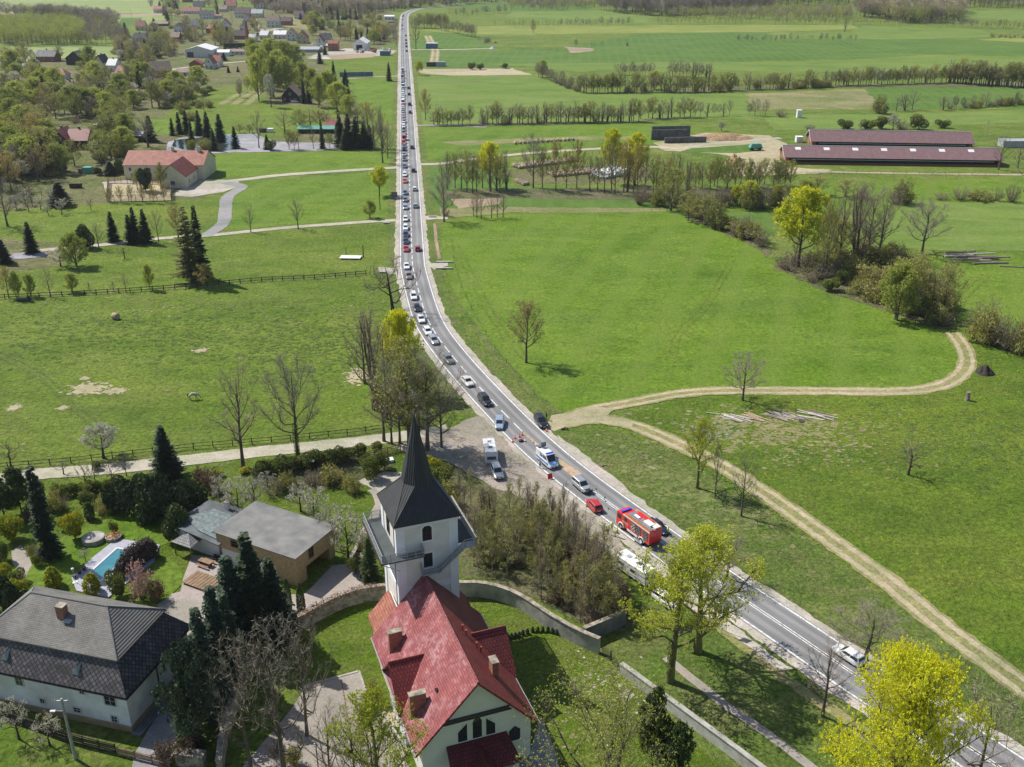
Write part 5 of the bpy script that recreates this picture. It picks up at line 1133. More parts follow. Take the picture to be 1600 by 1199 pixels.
crate('field_bench', 'black covered wood rack in the farm garden', 'rack', 119, 294, 4.4, 1.4, 1.8, 'dark_timber')
crate('site_container', 'blue-grey container beside the dark one in the far green field', 'container', 688, 104, 8, 3, 3.4, 'grey_sheet'); crate('site_container', 'dark container in the far green field', 'container', 674, 104, 7, 3, 3.2, 'trim_dark', 0, 'tiles_tan')
crate('site_container', 'blue open container on the far field road', 'container', 675, 76, 10, 4, 4.5, 'blue_panel', 0, 'white_sheet'); crate('site_container', 'blue covered trailer at the building yard beside the road', 'container', 602, 87, 8, 4, 3.6, 'blue_panel', 0, 'green_sheet')
crate('hide_box', 'small white box hide on the meadow', 'box', 1248, 184, 2.4, 2.4, 4.0, 'white_sheet'); crate('bee_box', 'small dark garden shed with pale roof by the lower lane', 'shed', 484, 730, 2.6, 2.2, 1.9, 'dark_timber', R(-10), 'grey_timber')
crate('compost_bin', 'white compost crate in the kitchen garden', 'crate', 608, 722, 1.4, 1.0, .6, 'white_sheet', R(20))
crate('silo_tank', 'white tanks at the farmyard corner', 'tank', 1248, 222, 3, 3, 2.6, 'white_sheet'); crate('white_shed', 'white flat shed at the far right farm edge', 'shed', 1590, 229, 16, 6, 3, 'grey_sheet')
crate('scrap_cabinet', 'black box cart beside the white box by the pond', 'cart', 411, 207, 3.4, 2, 2, 'trim_dark'); crate('scrap_cabinet', 'white box cart by the pond meadow', 'cart', 423, 207, 2.6, 2, 1.9, 'white_sheet')
X, Y = G(37, 470); mb = MB(); mb.box((0, 0, .5), (4, 1.6, .3)); mb.box((1.4, 0, .8), (.6, 1.0, .8)); [mb.lathe((x, -.9, .35), [(.35, 0), (.35, .2)], 10, ax='y') for x in (-1.3, 1.3)]; solo('harrow', mb, MATS['trim_dark'], 'dark harrow parked below the pasture fence', 'harrow', (X, Y, 0))
# billboard: blue photo panels
a, b_ = Vector(G(531, 122)), Vector(G(583, 121)); t = thing('billboard', 'long low billboard of blue picture panels facing the road', 'billboard', (a.x, a.y, 0), math.atan2((b_-a).y, (b_-a).x)); Lb = (b_-a).length
for k in range(4): mb = MB(); mb.box((Lb*(k+.5)/4, 0, 2.1), (Lb/4-.15, .15, 3.0)); part('panel', mb, MATS['blue_panel'], t)
for k in range(5): mb = MB(); mb.box((Lb*k/4, .3, 1.8), (.2, .2, 3.6)); part('post', mb, MATS['steel'], t)
# road signs seen from behind, red fallen sign, culvert rails
def sign(u, v, vt, label, w_=1.0, h_=1.0, m='steel', posts=1, rz=R(-50)):
    X, Y = G(u, v); hh = Zat(u, vt, Y); t = thing('road_sign', label, 'road sign', (X, Y, 0), rz); 
    for k in range(posts): x = 0 if posts == 1 else (-.5+k)*w_*.7; mb = MB(); mb.tube([(x, .05, 0), (x, .05, hh)], [.045, .045], 6); part('post', mb, MATS['steel'], t)
    mb = MB(); mb.box((0, 0, hh-h_/2), (w_, .05, h_)); part('sign_plate', mb, MATS[m], t)
mat('sign_back', (.16, .18, .20), .5, .1, 2, metal=.3); mat('sign_red', (.65, .02, .03), .5, .1, 2); mat('post_yellow', (.7, .55, .25), .6, .1, 2)
sign(1131, 990, 948, 'grey road sign seen from behind on two posts beside the road', 1.1, 1.5, 'sign_back', 2, R(28)); sign(1068, 1012, 976, 'dark board sign seen from behind between the two big trees', 2.0, 1.5, 'sign_back', 1, R(10)); sign(616.5, 311, 300, 'small blue-grey road sign at the left shoulder', 2.2, 2.0, 'sign_back', 1, 0)
sign(934, 677, 662, 'thin white marker post at the meadow corner', .25, .3, 'white_sheet', 1, 0); sign(766, 584, 574, 'yellow kilometre post on the right shoulder', .5, .5, 'post_yellow', 1, 0); sign(630, 492, 485, 'dark small sign at the left shoulder of the bend', .9, .9, 'sign_back', 1, 0)
X, Y = G(860, 750); mb = MB(); mb.slab([(-.5, 0, .1), (.5, 0, .1), (.45, .3, 1.0), (-.45, .3, 1.0)], .05); mb.tube([(0, .3, 0), (0, .25, 1.0)], [.04, .04], 5); solo('warning_board', mb, MATS['sign_red'], 'red folding warning board on the road edge line', 'warning board', (X, Y, .12), R(25))
for u, v, l_, lb in ((695, 411, 9, 'upper pale culvert edge beside the right shoulder'), (694, 421, 9, 'lower pale culvert edge beside the right shoulder'), (676, 340, 5, 'pale culvert edge at the upper meadow corner'), (604, 350, 4, 'culvert edge under the left lane junction'), (598, 427, 4, 'culvert edge at the bare tree left of the road')):
    X, Y = G(u, v); t = thing('culvert', lb, 'culvert', (X, Y, 0)); mb = MB(); mb.box((0, 0, .25), (l_*.55, .5, .5)); part('headwall', mb, MATS['concrete_pale'], t); mb = MB(); mb.box((0, -.27, .12), (1.2, .06, .22)); part('pipe_mouth', mb, MATS['dark_void'], t)
# grave-like kerb frame and thuja seedlings are placed with the plants; frame of pale stones
X, Y = G(796, 985); mb = MB(); 
for a_, b2 in (((-2, -1.2), (2, -1.2)), ((-2, -1.2), (-2, 1.2))): mb.tube([(a_[0], a_[1], .1), (b2[0], b2[1], .1)], [.12, .12], 4)
solo('stone_frame', mb, MATS['concrete_pale'], 'pale L-shaped stone edging on the churchyard lawn', 'edging', (X, Y, 0), R(30))
X, Y = G(971, 1074); mb = MB(); mb.box((0, 0, .15), (.8, .5, .3), 0, 0, .8, .8); solo('white_stone', mb, MATS['concrete_pale'], 'small white block on the bare patch by the pale wall', 'block', (X, Y, 0), R(20))
for u, v, lb in ((882, 672, 'dark tree root lying at the track mouth'), (943, 729, 'small debris heap on the right verge'), (700, 699, 'white bag under the big bare tree by the layby')):
    X, Y = G(u, v); mb = MB(); random.seed(u)
    for k in range(5): mb.tube([(random.uniform(-.6, .6), random.uniform(-.3, .3), .1), (random.uniform(-.8, .8), random.uniform(-.4, .4), .35)], [.15, .05], 6)
    solo('debris' if 'root' not in lb else 'tree_root', mb, MATS['white_sheet' if 'bag' in lb else 'dark_timber' if 'root' in lb else 'grey_timber'], lb, 'debris', (X, Y, .1))
# clutter in the building yard
random.seed(31)
for i in range(26):
    u, v = random.uniform(556, 610), random.uniform(76, 83); X, Y = G(u, v); mb = MB(); mb.box((0, 0, .8), (2.2, 1.2, 1.6), 0, 0, .95, .95); mb.box((0, 0, 1.7), (2.3, 1.3, .15)); o = solo('pallet_stack', mb, MATS[random.choice(['white_sheet', 'fresh_wood', 'brick', 'grey_sheet'])], 'small pallet stack in the building yard beside the tent hall', 'pallet stack', (X, Y, 0), random.random(), 'pallet stacks in the building yard')
for i in range(16):
    u, v = random.uniform(420, 455) if i % 2 else random.uniform(8, 62), 0; v = random.uniform(70, 82) if i % 2 else random.uniform(95, 101); u = random.uniform(484, 520) if i % 2 else u; X, Y = G(u, v); mb = MB(); mb.box((0, 0, .7), (3.2, 1.8, 1.4), 0, 0, .8, .8); mb.box((.3, 0, 1.6), (1.8, 1.5, .4), 0, 0, .85, .9); solo('covered_trailer', mb, MATS['white_sheet' if i % 3 else 'grey_sheet'], 'pale covered trailer parked in a village yard', 'trailer', (X, Y, 0), random.random()*3, 'trailers in the village yards')
# ================================================================== VEHICLES
def paint(name, c, metal=.25): m, n, b = nodes(name); b.inputs['Base Color'].default_value = (*c, 1); b.inputs['Metallic'].default_value = metal; b.inputs['Roughness'].default_value = .32; b.inputs['Coat Weight'].default_value = .7; b.inputs['Coat Roughness'].default_value = .06; return m
for k, c, mt in (('white', (.72, .73, .74), 0), ('silver', (.42, .44, .46), .5), ('grey', (.20, .21, .22), .4), ('black', (.012, .013, .016), .1), ('navy', (.015, .025, .075), .3), ('blue', (.10, .17, .27), .4), ('red', (.45, .018, .022), .05), ('crimson', (.33, .006, .03), .1), ('orange', (.55, .10, .06), .05), ('taupe', (.27, .22, .18), .3), ('pearl', (.60, .59, .55), .1), ('lightblue', (.36, .44, .55), .4), ('fire', (.66, .022, .02), 0), ('police_blue', (.03, .20, .55), .1)): paint('paint_'+k, c, mt)
mat('rubber', (.018, .018, .02), .85, .2, 3); mat('alloy', (.42, .43, .45), .35, .1, 3, metal=.7); mat('black_plastic', (.02, .02, .022), .6, .1, 3); mat('lamp_clear', (.75, .78, .8), .12, .02, 1, spec=.9); mat('lamp_red', (.40, .01, .01), .2, .05, 1); mat('plate_white', (.75, .75, .72), .5, .02, 1); mat('engine_dark', (.03, .03, .032), .6, .5, 8, .05, 9, c2=(.10, .10, .10)); mat('blue_lamp', (.02, .10, .70), .2, .1, 1); mat('orange_lamp', (.8, .25, .02), .3, .1, 1); mat('hivis_stripe', (.8, .75, .1), .5, .05, 1)
# body types: (length, half width, stations of the lower body (x, half width factor, bottom, top)), cabin base x0..x1, roof x0..x1, belt z, roof z
TYPES = {
 'hatch': (4.1, .87, [(-2.05, .80, .42, .78), (-1.95, .93, .30, .92), (-1.3, 1, .22, .97), (.9, 1, .22, .93), (1.55, .96, .24, .84), (1.95, .82, .30, .70), (2.05, .66, .40, .60)], (-1.98, 1.05), (-1.62, .35), .92, 1.47),
 'sedan': (4.6, .88, [(-2.3, .82, .40, .82), (-2.2, .94, .28, .96), (-1.4, 1, .22, .97), (.95, 1, .22, .92), (1.7, .96, .24, .83), (2.2, .82, .30, .70), (2.3, .66, .40, .58)], (-1.72, 1.1), (-1.05, .30), .93, 1.42),
 'estate': (4.6, .88, [(-2.3, .84, .40, .85), (-2.2, .95, .28, .95), (-1.4, 1, .22, .97), (.95, 1, .22, .92), (1.7, .96, .24, .83), (2.2, .82, .30, .70), (2.3, .66, .40, .58)], (-2.2, 1.1), (-1.95, .30), .93, 1.48),
 'suv': (4.6, .93, [(-2.3, .86, .50, .98), (-2.2, .96, .36, 1.08), (-1.4, 1, .32, 1.10), (1.0, 1, .32, 1.07), (1.75, .97, .34, 1.0), (2.2, .88, .40, .86), (2.3, .74, .50, .70)], (-2.2, 1.15), (-1.9, .40), 1.06, 1.72),
 'van': (5.4, 1.0, [(-2.7, .93, .50, 1.1), (-2.6, 1, .34, 1.25), (-1.4, 1, .30, 1.25), (1.4, 1, .30, 1.22), (2.1, .98, .32, 1.12), (2.6, .88, .38, .95), (2.7, .74, .48, .78)], (-2.66, 2.0), (-2.6, 1.15), 1.22, 2.45)}
def car_parts(kind):
    L_, hw, st, cb, cr_, zb, zr = TYPES[kind]; P = {}
    mb = MB(); rings = []
    for x, wf, z0, z1 in st:
        w_ = hw*wf; zm = z0+(z1-z0)*.55
        pr = [(-w_*.90, z0), (-w_, z0+(z1-z0)*.18), (-w_, zm), (-w_*.93, z1-.05), (-w_*.80, z1), (w_*.80, z1), (w_*.93, z1-.05), (w_, zm), (w_, z0+(z1-z0)*.18), (w_*.90, z0)]
        rings.append([(x, y, z) for y, z in pr])
    b = len(mb.v)
    for r_ in rings: mb.v.extend(r_)
    n = 10
    for i in range(len(rings)-1):
        for k in range(n):
            l = (k+1) % n; mb.f.append((b+i*n+k, b+(i+1)*n+k, b+(i+1)*n+l, b+i*n+l)); mb.m.append(0)
    mb.f.append(tuple(b+k for k in range(n))); mb.m.append(0); mb.f.append(tuple(b+(len(rings)-1)*n+k for k in range(n-1, -1, -1))); mb.m.append(0)
    # cabin (roof and pillars)
    wb, wr = hw*.90, hw*.74 if kind != 'van' else hw*.90
    B = [(cb[0], -wb, zb-.03), (cb[1], -wb*.93, zb-.03), (cb[1], wb*.93, zb-.03), (cb[0], wb, zb-.03)]; T = [(cr_[0], -wr, zr-.05), (cr_[1], -wr, zr-.05), (cr_[1], wr, zr-.05), (cr_[0], wr, zr-.05)]
    T2 = [(cr_[0]+.12, -wr+.1, zr), (cr_[1]-.15, -wr+.1, zr), (cr_[1]-.15, wr-.1, zr), (cr_[0]+.12, wr-.1, zr)]
    for i in range(4):
        j = (i+1) % 4; mb.poly([B[i], B[j], T[j], T[i]]); mb.poly([T[i], T[j], T2[j], T2[i]])
    mb.poly(T2); P['body'] = [(mb, 'BODY', True if 0 else False)]
    def face(a, b_, c, d, f0, f1, g0, g1, off=.012, m='window_glass'):
        a, b_, c, d = map(Vector, (a, b_, c, d)); q = []
        for s, t in ((f0, g0), (f1, g0), (f1, g1), (f0, g1)): q.append((a.lerp(b_, s)).lerp(d.lerp(c, s), t))
        n_ = (q[1]-q[0]).cross(q[3]-q[0]).normalized(); mb = MB(); q = [p+n_*off for p in q]; mb.poly(q); return mb
    P['windscreen'] = [(face(B[1], B[2], T[2], T[1], .06, .94, .10, .93), 'window_glass')]
    P['rear_window'] = [(face(B[3], B[0], T[0], T[3], .08, .92, .28 if kind in ('hatch', 'suv', 'estate', 'van') else .12, .90), 'window_glass')]
    sw = []
    for (a, b_, c, d) in ((B[0], B[1], T[1], T[0]), (B[2], B[3], T[3], T[2])):
        flip = a is B[2]
        spans = ((.06, .47), (.51, .90)) if kind != 'van' else (((.62, .90), (.36, .58)) if not flip else ((.10, .38), (.42, .64)))
        if flip and kind != 'van': spans = ((.10, .49), (.53, .94))
        for s0, s1 in spans: sw.append((face(a, b_, c, d, s0, s1, .14 if kind != 'van' else .18, .88 if kind != 'van' else .72), 'window_glass'))
    P['side_window'] = sw
    wr_ = .33 if kind not in ('suv', 'van') else .38; ax = L_*.31; wh = []
    for x in (-ax, ax):
        for s in (-1, 1):
            t = MB(); y = s*(hw-.20); t.lathe((x, y-(.12), wr_), [(wr_*.62, 0), (wr_, .02), (wr_, .22), (wr_*.62, .24)], 14, ax='y'); r_ = MB(); r_.lathe((x, y-.135 if s < 0 else y+.085, wr_), [(wr_*.6, 0), (wr_*.6, .05)], 10, ax='y'); wh.append((t, r_))
    P['wheel'] = wh
    zl = st[-2][3]-.07; P['headlight'] = []
    for s in (-1, 1): m_ = MB(); m_.box((L_/2-.10, s*hw*.64, zl-.04), (.20, hw*.34, .15), 0, 0, .8, .9); P['headlight'].append((m_, 'lamp_clear'))
    P['tail_light'] = []
    for s in (-1, 1): m_ = MB(); m_.box((-L_/2+.07, s*hw*.74, st[1][3]-.12), (.12, hw*.22, .22)); P['tail_light'].append((m_, 'lamp_red'))
    P['mirror'] = []
    for s in (-1, 1): m_ = MB(); m_.box((cb[1]-.35, s*(hw+.08), zb+.08), (.14, .22, .14)); P['mirror'].append((m_, 'BODY'))
    m_ = MB(); [m_.box((0, s*(hw-.005), st[2][2]+.03), (L_*.5, .05, .12)) for s in (-1, 1)]; m_.box((-L_/2+.02, 0, st[0][2]+.03), (.1, hw*1.6, .14)); P['grille'] = []; P['sill'] = [(m_, 'black_plastic')]
    m_ = MB(); m_.box((L_/2-.005, 0, st[-1][2]+.08), (.04, hw*1.05, .16)); P['grille'] = [(m_, 'black_plastic')]
    m_ = MB(); m_.box((L_/2+.02, 0, st[-1][2]+.06), (.02, .5, .11)); m_.box((-L_/2-.01, 0, st[0][2]+.15), (.02, .5, .11)); P['number_plate'] = [(m_, 'plate_white')]
    return P
PROTO = {}
def car_mesh_set(kind):
    if kind not in PROTO:
        P = car_parts(kind); out = []
        for nm in ('body', 'windscreen', 'rear_window', 'side_window', 'headlight', 'tail_light', 'mirror', 'grille', 'sill', 'number_plate'):
            for e in P[nm]: out.append((nm, e[0].mesh(nm, [MATS['paint_white']] if e[1] == 'BODY' else [MATS[e[1]]], False, False), e[1] == 'BODY'))
        wh = [(t.mesh('wheel', [MATS['rubber']], True, False), r_.mesh('rim', [MATS['alloy']], False, False)) for t, r_ in P['wheel']]
        # one-mesh version for the far part of the queue
        mb = MB()
        for nm in ('body', 'windscreen', 'rear_window', 'side_window', 'headlight', 'grille'):
            for e in P[nm]:
                k = len(mb.v); mb.v.extend(e[0].v); mb.f.extend([tuple(k+i for i in f) for f in e[0].f]); mb.m.extend([{'BODY': 0, 'window_glass': 1, 'lamp_clear': 2, 'black_plastic': 3}[e[1]]]*len(e[0].f))
        for t, _ in P['wheel']: k = len(mb.v); mb.v.extend(t.v); mb.f.extend([tuple(k+i for i in f) for f in t.f]); mb.m.extend([3]*len(t.f))
        PROTO[kind] = (out, wh, mb, {})
    return PROTO[kind]
CARMESH = {}
def car(kind, color, pos_, rz, label, group=None, name=None, z=.12, full=True):
    out, wh, mbf, far = car_mesh_set(kind); name = name or {'suv': 'suv', 'van': 'van'}.get(kind, 'car')
    if not full:
        if color not in far: far[color] = mbf.mesh('car', [MATS['paint_'+color], MATS['window_glass'], MATS['lamp_clear'], MATS['rubber']], False, False)
        o = put(name, far[color], None, (pos_[0], pos_[1], z), rz); o['label'] = label; o['category'] = 'car'
        if group: o['group'] = group
        return o
    t = thing(name, label, 'van' if kind == 'van' else 'car', (pos_[0], pos_[1], z), rz, group)
    for nm, me, isb in out:
        if isb:
            key = (kind, color, me.name)
            if key not in CARMESH: c = me.copy(); c.materials.clear(); c.materials.append(MATS['paint_'+color]); CARMESH[key] = c
            me = CARMESH[key]
        put(nm, me, t)
    for a, b in wh: w_ = put('wheel', a, t); put('rim', b, w_)
    return t
def on_road(u, v, lane=1.8):      # lane offset: + is the queue's lane
    x, y = G(u, v); s = road_near(x, y); p, d = road_at(s); nn = Vector((d.y, -d.x)); return p+nn*lane, math.atan2(d.y, d.x)
QG = 'cars of the queue on the main road'
Q = [(644, 466, 'estate', 'white', 'white estate car in the queue right of the gnarled bare tree'), (650.5, 486, 'sedan', 'black', 'black saloon in the queue behind a white car at the bend'), (658.5, 504, 'sedan', 'white', 'white saloon in the queue beside the yellow treetop'), (670, 522, 'hatch', 'white', 'white hatchback in the queue directly ahead of a silver estate'), (681, 537, 'estate', 'silver', 'silver estate in the queue between white hatchback and grey car'),
 (697.5, 566, 'sedan', 'grey', 'silver-grey car in the queue under the bare roadside branches'), (728, 604, 'sedan', 'pearl', 'cream saloon in the queue behind the black minivan'), (751, 632, 'suv', 'black', 'black minivan in the queue behind the front silver car'), (767, 666, 'estate', 'lightblue', 'pale blue-silver car at the front of the queue by the layby')]
for u, v, k, c, lb in Q:
    p, a = on_road(u, v, 1.8 if u != 767 else 3.0); car(k, c, p, a-(R(26) if u == 767 else 0), lb, QG)
Q2 = [(236, 'black'), (244, 'silver'), (252, 'grey'), (262, 'blue'), (275, 'white'), (286, 'orange'), (304, 'blue'), (316, 'grey'), (327, 'lightblue'), (345, 'white'), (360, 'white'), (369, 'navy'), (380, 'navy'), (391, 'red'), (418, 'white'), (436, 'taupe')]
for v, c in Q2:
    p, a = on_road(640, v, 1.8); car(random.choice(['hatch', 'sedan', 'estate']), c, p, a, '%s car in the straight queue above the bend' % {'lightblue': 'pale blue'}.get(c, c), QG, full=v > 255)
random.seed(5); s0, s1 = road_near(*G(637, 232)), road_near(*G(633, 112)); s = s1
while s < s0:
    p, d = road_at(s); nn = Vector((d.y, -d.x)); p = p+nn*(1.8+random.uniform(-.25, .25)); c = random.choice(['white', 'silver', 'grey', 'black', 'blue', 'white', 'silver', 'red', 'lightblue'])
    car(random.choice(['hatch', 'sedan', 'estate', 'suv', 'van']), c, p, math.atan2(d.y, d.x), '%s vehicle in the tightly packed far stretch of the queue' % {'lightblue': 'pale blue'}.get(c, c), QG, full=False); s += random.uniform(6.4, 9.5)
for v in (25, 27, 32, 36, 41, 46): p, a = on_road(632, v, 1.8); car('hatch', random.choice(['black', 'grey', 'white']), p, a, 'distant car coming out of the forest bend', 'cars near the forest bend', full=False)
for u, v, k, c, lb in ((637, 57, 'hatch', 'black', 0), (637, 64, 'hatch', 'black', 0), (637, 69, 'sedan', 'black', 0), (638, 74, 'suv', 'navy', 0), (638, 81, 'sedan', 'black', 0), (638, 139, 'hatch', 'black', 0), (639, 149, 'hatch', 'black', 0), (640, 165, 'suv', 'black', 0), (640, 177, 'sedan', 'navy', 0), (645, 232, 'sedan', 'black', 'black car driving away in the clear lane, upper of the two black ones'), (646, 269, 'hatch', 'black', 'black car driving away in the clear lane above the white car'), (648, 299, 'hatch', 'white', 'white hatchback driving away, the farther of two'), (650, 324, 'estate', 'silver', 'silver estate driving away behind the white hatchback'), (655, 392, 'hatch', 'crimson', 'crimson hatchback driving away in the clear lane')):
    p, a = on_road(u, v, -1.8); car(k, c, p, a+math.pi, lb or 'dark car driving away on the distant straight', 'cars driving away in the clear lane', full=bool(lb))
for u, v, c in ((690, 9, 'white'), (705, 8, 'silver'), (720, 7, 'white')): p, a = on_road(u, v, 1.5); car('hatch', c, p, a, 'tiny pale car on the forest bend of the main road', 'cars near the forest bend', full=False)
car('hatch', 'white', G(461, 161), R(10), 'white car parked in front of the wooden cottage', full=False)
for u, v, c in ((606, 29, 'black'), (610, 36, 'navy'), (613, 36, 'black')): car('hatch', c, G(u, v), R(90), 'dark car on the roadside car park near the forest', 'cars on the roadside car park', full=False)
p = G(845, 664); car('suv', 'black', p, on_road(845, 664)[1]-R(8), 'black estate with tailgate and door open at the field track mouth')
p = G(1027, 828); car('sedan', 'navy', p, on_road(1027, 828)[1], 'navy saloon on the shoulder beyond the fire engine')
p = G(928, 795); c_ = car('hatch', 'red', p, on_road(928, 795)[1]+math.pi-R(10), 'red hatchback with damaged rear ahead of the fire engine')
# crashed silver car: crumpled front, open black engine bay
p, a = on_road(905, 765, 1.2); c_ = car('suv', 'silver', p, a-R(3), 'silver family car with smashed front facing the red hatchback')
mb = MB(); random.seed(4)
for k in range(14): mb.box((2.25+random.uniform(-.12, .25), random.uniform(-.75, .75), .55+random.uniform(-.15, .25)), (random.uniform(.2, .5), random.uniform(.2, .5), random.uniform(.1, .3)), random.random()*3)
part('wrecked_front', mb, MATS['engine_dark'], c_)
mb = MB(); mb.slab([(1.2, -.75, 1.12), (2.05, -.7, 1.0), (2.2, .3, 1.10), (1.2, .75, 1.12)], .03); part('bent_bonnet', mb, MATS['paint_silver'], c_)
random.seed(6)
for i in range(16): u, v = random.choice([(930, 768), (942, 781), (950, 795), (1012, 842), (935, 800), (918, 790)]); X, Y = G(u+random.uniform(-6, 6), v+random.uniform(-5, 5)); mb = MB(); mb.box((0, 0, .08), (random.uniform(.1, .35), random.uniform(.1, .3), .12), 0, 0, .6, .7); solo('crash_debris', mb, MATS[random.choice(['black_plastic', 'paint_silver', 'black_plastic'])], 'small broken car part scattered around the crashed cars', 'debris', (X, Y, .12), random.random()*3, 'broken parts on the asphalt')
# police van
p, a = on_road(850, 722, 1.75); pv = car('van', 'white', p, a, 'white police van with blue bonnet and blue roof lights', name='police_van')
mb = MB(); mb.slab([(1.45, -.86, 1.235), (2.1, -.84, 1.145), (2.58, -.74, .985), (2.58, .74, .985), (2.1, .84, 1.145), (1.45, .86, 1.235)][::1], .02); part('blue_bonnet', mb, MATS['paint_police_blue'], pv)
mb = MB()
for s in (-1, 1): mb.box((-.3, s*1.008, .95), (4.4, .012, .42))
part('side_stripe', mb, MATS['paint_police_blue'], pv)
mb = MB(); mb.box((.75, 0, 2.52), (.35, 1.5, .13)); part('light_bar', mb, MATS['blue_lamp'], pv)
mb = MB(); mb.box((-2.3, -.1, 2.6), (.9, 1.3, .16)); mb.box((-1.7, .2, 3.05), (.08, 1.0, .95)); part('roof_sign_board', mb, MATS['sign_back'], pv)
mb = MB(); mb.box((1.1, 1.25, 1.1), (1.0, .06, 1.3), R(35)); part('open_door', mb, MATS['paint_white'], pv)
cu = bpy.data.curves.new('lettering', 'FONT'); cu.body = 'POLICJA'; cu.size = .34; cu.align_x = 'CENTER'; cu.extrude = .004; fo = bpy.data.objects.new('t', cu); COL.objects.link(fo)
dg = bpy.context.evaluated_depsgraph_get(); tm = bpy.data.meshes.new_from_object(fo.evaluated_get(dg)); tm.materials.clear(); tm.materials.append(MATS['plate_white']); bpy.data.objects.remove(fo)
o = put('bonnet_lettering', tm, pv); o.location = (2.02, 0, 1.185); o.rotation_euler = (R(0), R(8), R(90))
# caravans
def caravan(u, v, ang, label, L_=6.2, W=2.3, H_=2.15, big=False):
    X, Y = G(u, v); t = thing('caravan', label, 'caravan', (X, Y, .12), ang); z0 = .45
    mb = MB(); ext(mb, [(-W/2, z0), (W/2, z0), (W/2, z0+H_-.15), (W/2-.18, z0+H_), (-W/2+.18, z0+H_), (-W/2, z0+H_-.15)], -L_/2+.25, L_/2-.25, 0, 'x')
    for s in (-1, 1):
        x0, x1 = s*(L_/2-.25), s*L_/2; a_ = [(x0, -W/2, z0), (x0, W/2, z0), (x0, W/2, z0+H_-.15), (x0, -W/2, z0+H_-.15)]; b_ = [(x1, -W/2+.1, z0+.1), (x1, W/2-.1, z0+.1), (x1-s*.12, W/2-.1, z0+H_*.72), (x1-s*.12, -W/2+.1, z0+H_*.72)]; tp_ = [(x0, -W/2+.18, z0+H_), (x0, W/2-.18, z0+H_)]
        for i in range(4):
            j = (i+1) % 4; q = [a_[i], a_[j], b_[j], b_[i]]; mb.poly(q if s > 0 else q[::-1])
        mb.poly(b_ if s > 0 else b_[::-1]); mb.poly([a_[3], a_[2], tp_[1], tp_[0]])
    part('body', mb, MATS['caravan_white'], t)
    for s in (-1, 1): mb = MB(); x = s*(L_/2+.012-.04); mb.poly([(x, -W*.36, z0+.75), (x, W*.36, z0+.75), (x-s*.05, W*.36, z0+1.35), (x-s*.05, -W*.36, z0+1.35)]); part('window', mb, MATS['pane_blue'], t)
    for s in (-1, 1):
        for x in (-L_*.28, L_*.1): mb = MB(); mb.box((x, s*(W/2+.005), z0+1.1), (1.2, .03, .5)); part('window', mb, MATS['pane_blue'], t)
        mb = MB(); mb.lathe((-.1, s*(W/2-.12)-.1, .33), [(.2, 0), (.33, .02), (.33, .18), (.2, .2)], 14, ax='y'); part('wheel', mb, MATS['rubber'], t)
        mb = MB(); mb.box((0, s*(W/2+.004), z0+.35), (L_*.86, .02, .12)); part('side_stripe', mb, MATS['grey_sheet'], t)
    for x in (-1.4, .9): mb = MB(); mb.box((x, 0, z0+H_+.04), (.7, .7, .09)); part('roof_hatch', mb, MATS['pane_blue' if x > 0 else 'grey_sheet'], t)
    mb = MB(); mb.tube([(L_/2, -.6, .45), (L_/2+1.1, 0, .45), (L_/2, .6, .45)], [.05, .05, .05], 5); part('drawbar', mb, MATS['steel'], t); return t
mat('caravan_white', (.74, .74, .73), .35, .05, .6)
def head(a, b): a, b = Vector(G(*a)), Vector(G(*b)); return math.atan2((b-a).y, (b-a).x)
ah = head((768, 719), (777, 741)); caravan(766, 716, head((764, 700), (768, 722)), 'white caravan hitched to the silver people carrier on the layby')
car('suv', 'silver', G(776.5, 743), head((770, 726), (782, 754)), 'silver people carrier towing the white caravan on the layby')
a2 = on_road(1000, 905, 0)[1]; caravan(992, 900, a2+R(4), 'large white caravan half hidden under the yellow-green tree', 7.0)
car('estate', 'white', G(1040, 944), a2+R(2), 'white estate towing the large caravan under the roadside trees')
p, a = on_road(1331, 1030, -1.9); car('estate', 'white', p, a+math.pi, 'white car half hidden by the bare tree at the lower right road')
p, a = on_road(1385, 1128, 1.8); car('suv', 'lightblue', p, a, 'pale van glimpsed through the big bright yellow tree'); p, a = on_road(1420, 1152, 1.8); car('sedan', 'silver', p, a, 'silver car glimpsed through the lower yellow branches')
# fire engine
p, a = on_road(997, 843, 2.0); a += math.pi; fe = thing('fire_engine', 'red fire engine with white wheel arches, open lockers and ladder on the roof', 'fire engine', (p.x, p.y, .12), a)
LF, WF = 8.4, 1.25
mb = MB(); mb.box((LF/2-1.1, 0, 1.75), (2.2, 2*WF, 2.2), 0, 0, .94, .97, (-.08, 0)); mb.box((LF/2-1.1, 0, .75), (2.2, 2*WF, .5)); part('cab', mb, MATS['paint_fire'], fe)
mb = MB(); mb.box((-1.15, 0, 2.0), (6.1, 2*WF, 2.4)); mb.box((-1.15, 0, .95), (6.1, 2*WF-.1, .3)); part('body', mb, MATS['paint_fire'], fe)
mb = MB(); mb.slab([(LF/2-.05, -1.1, 1.85), (LF/2+.0, 1.1, 1.85), (LF/2-.16, 1.05, 2.75), (LF/2-.16, -1.05, 2.75)], .04); mb.box((LF/2-.02, 0, 2.25), (.09, 2.2, .85)); part('windscreen', mb, MATS['window_glass'], fe)
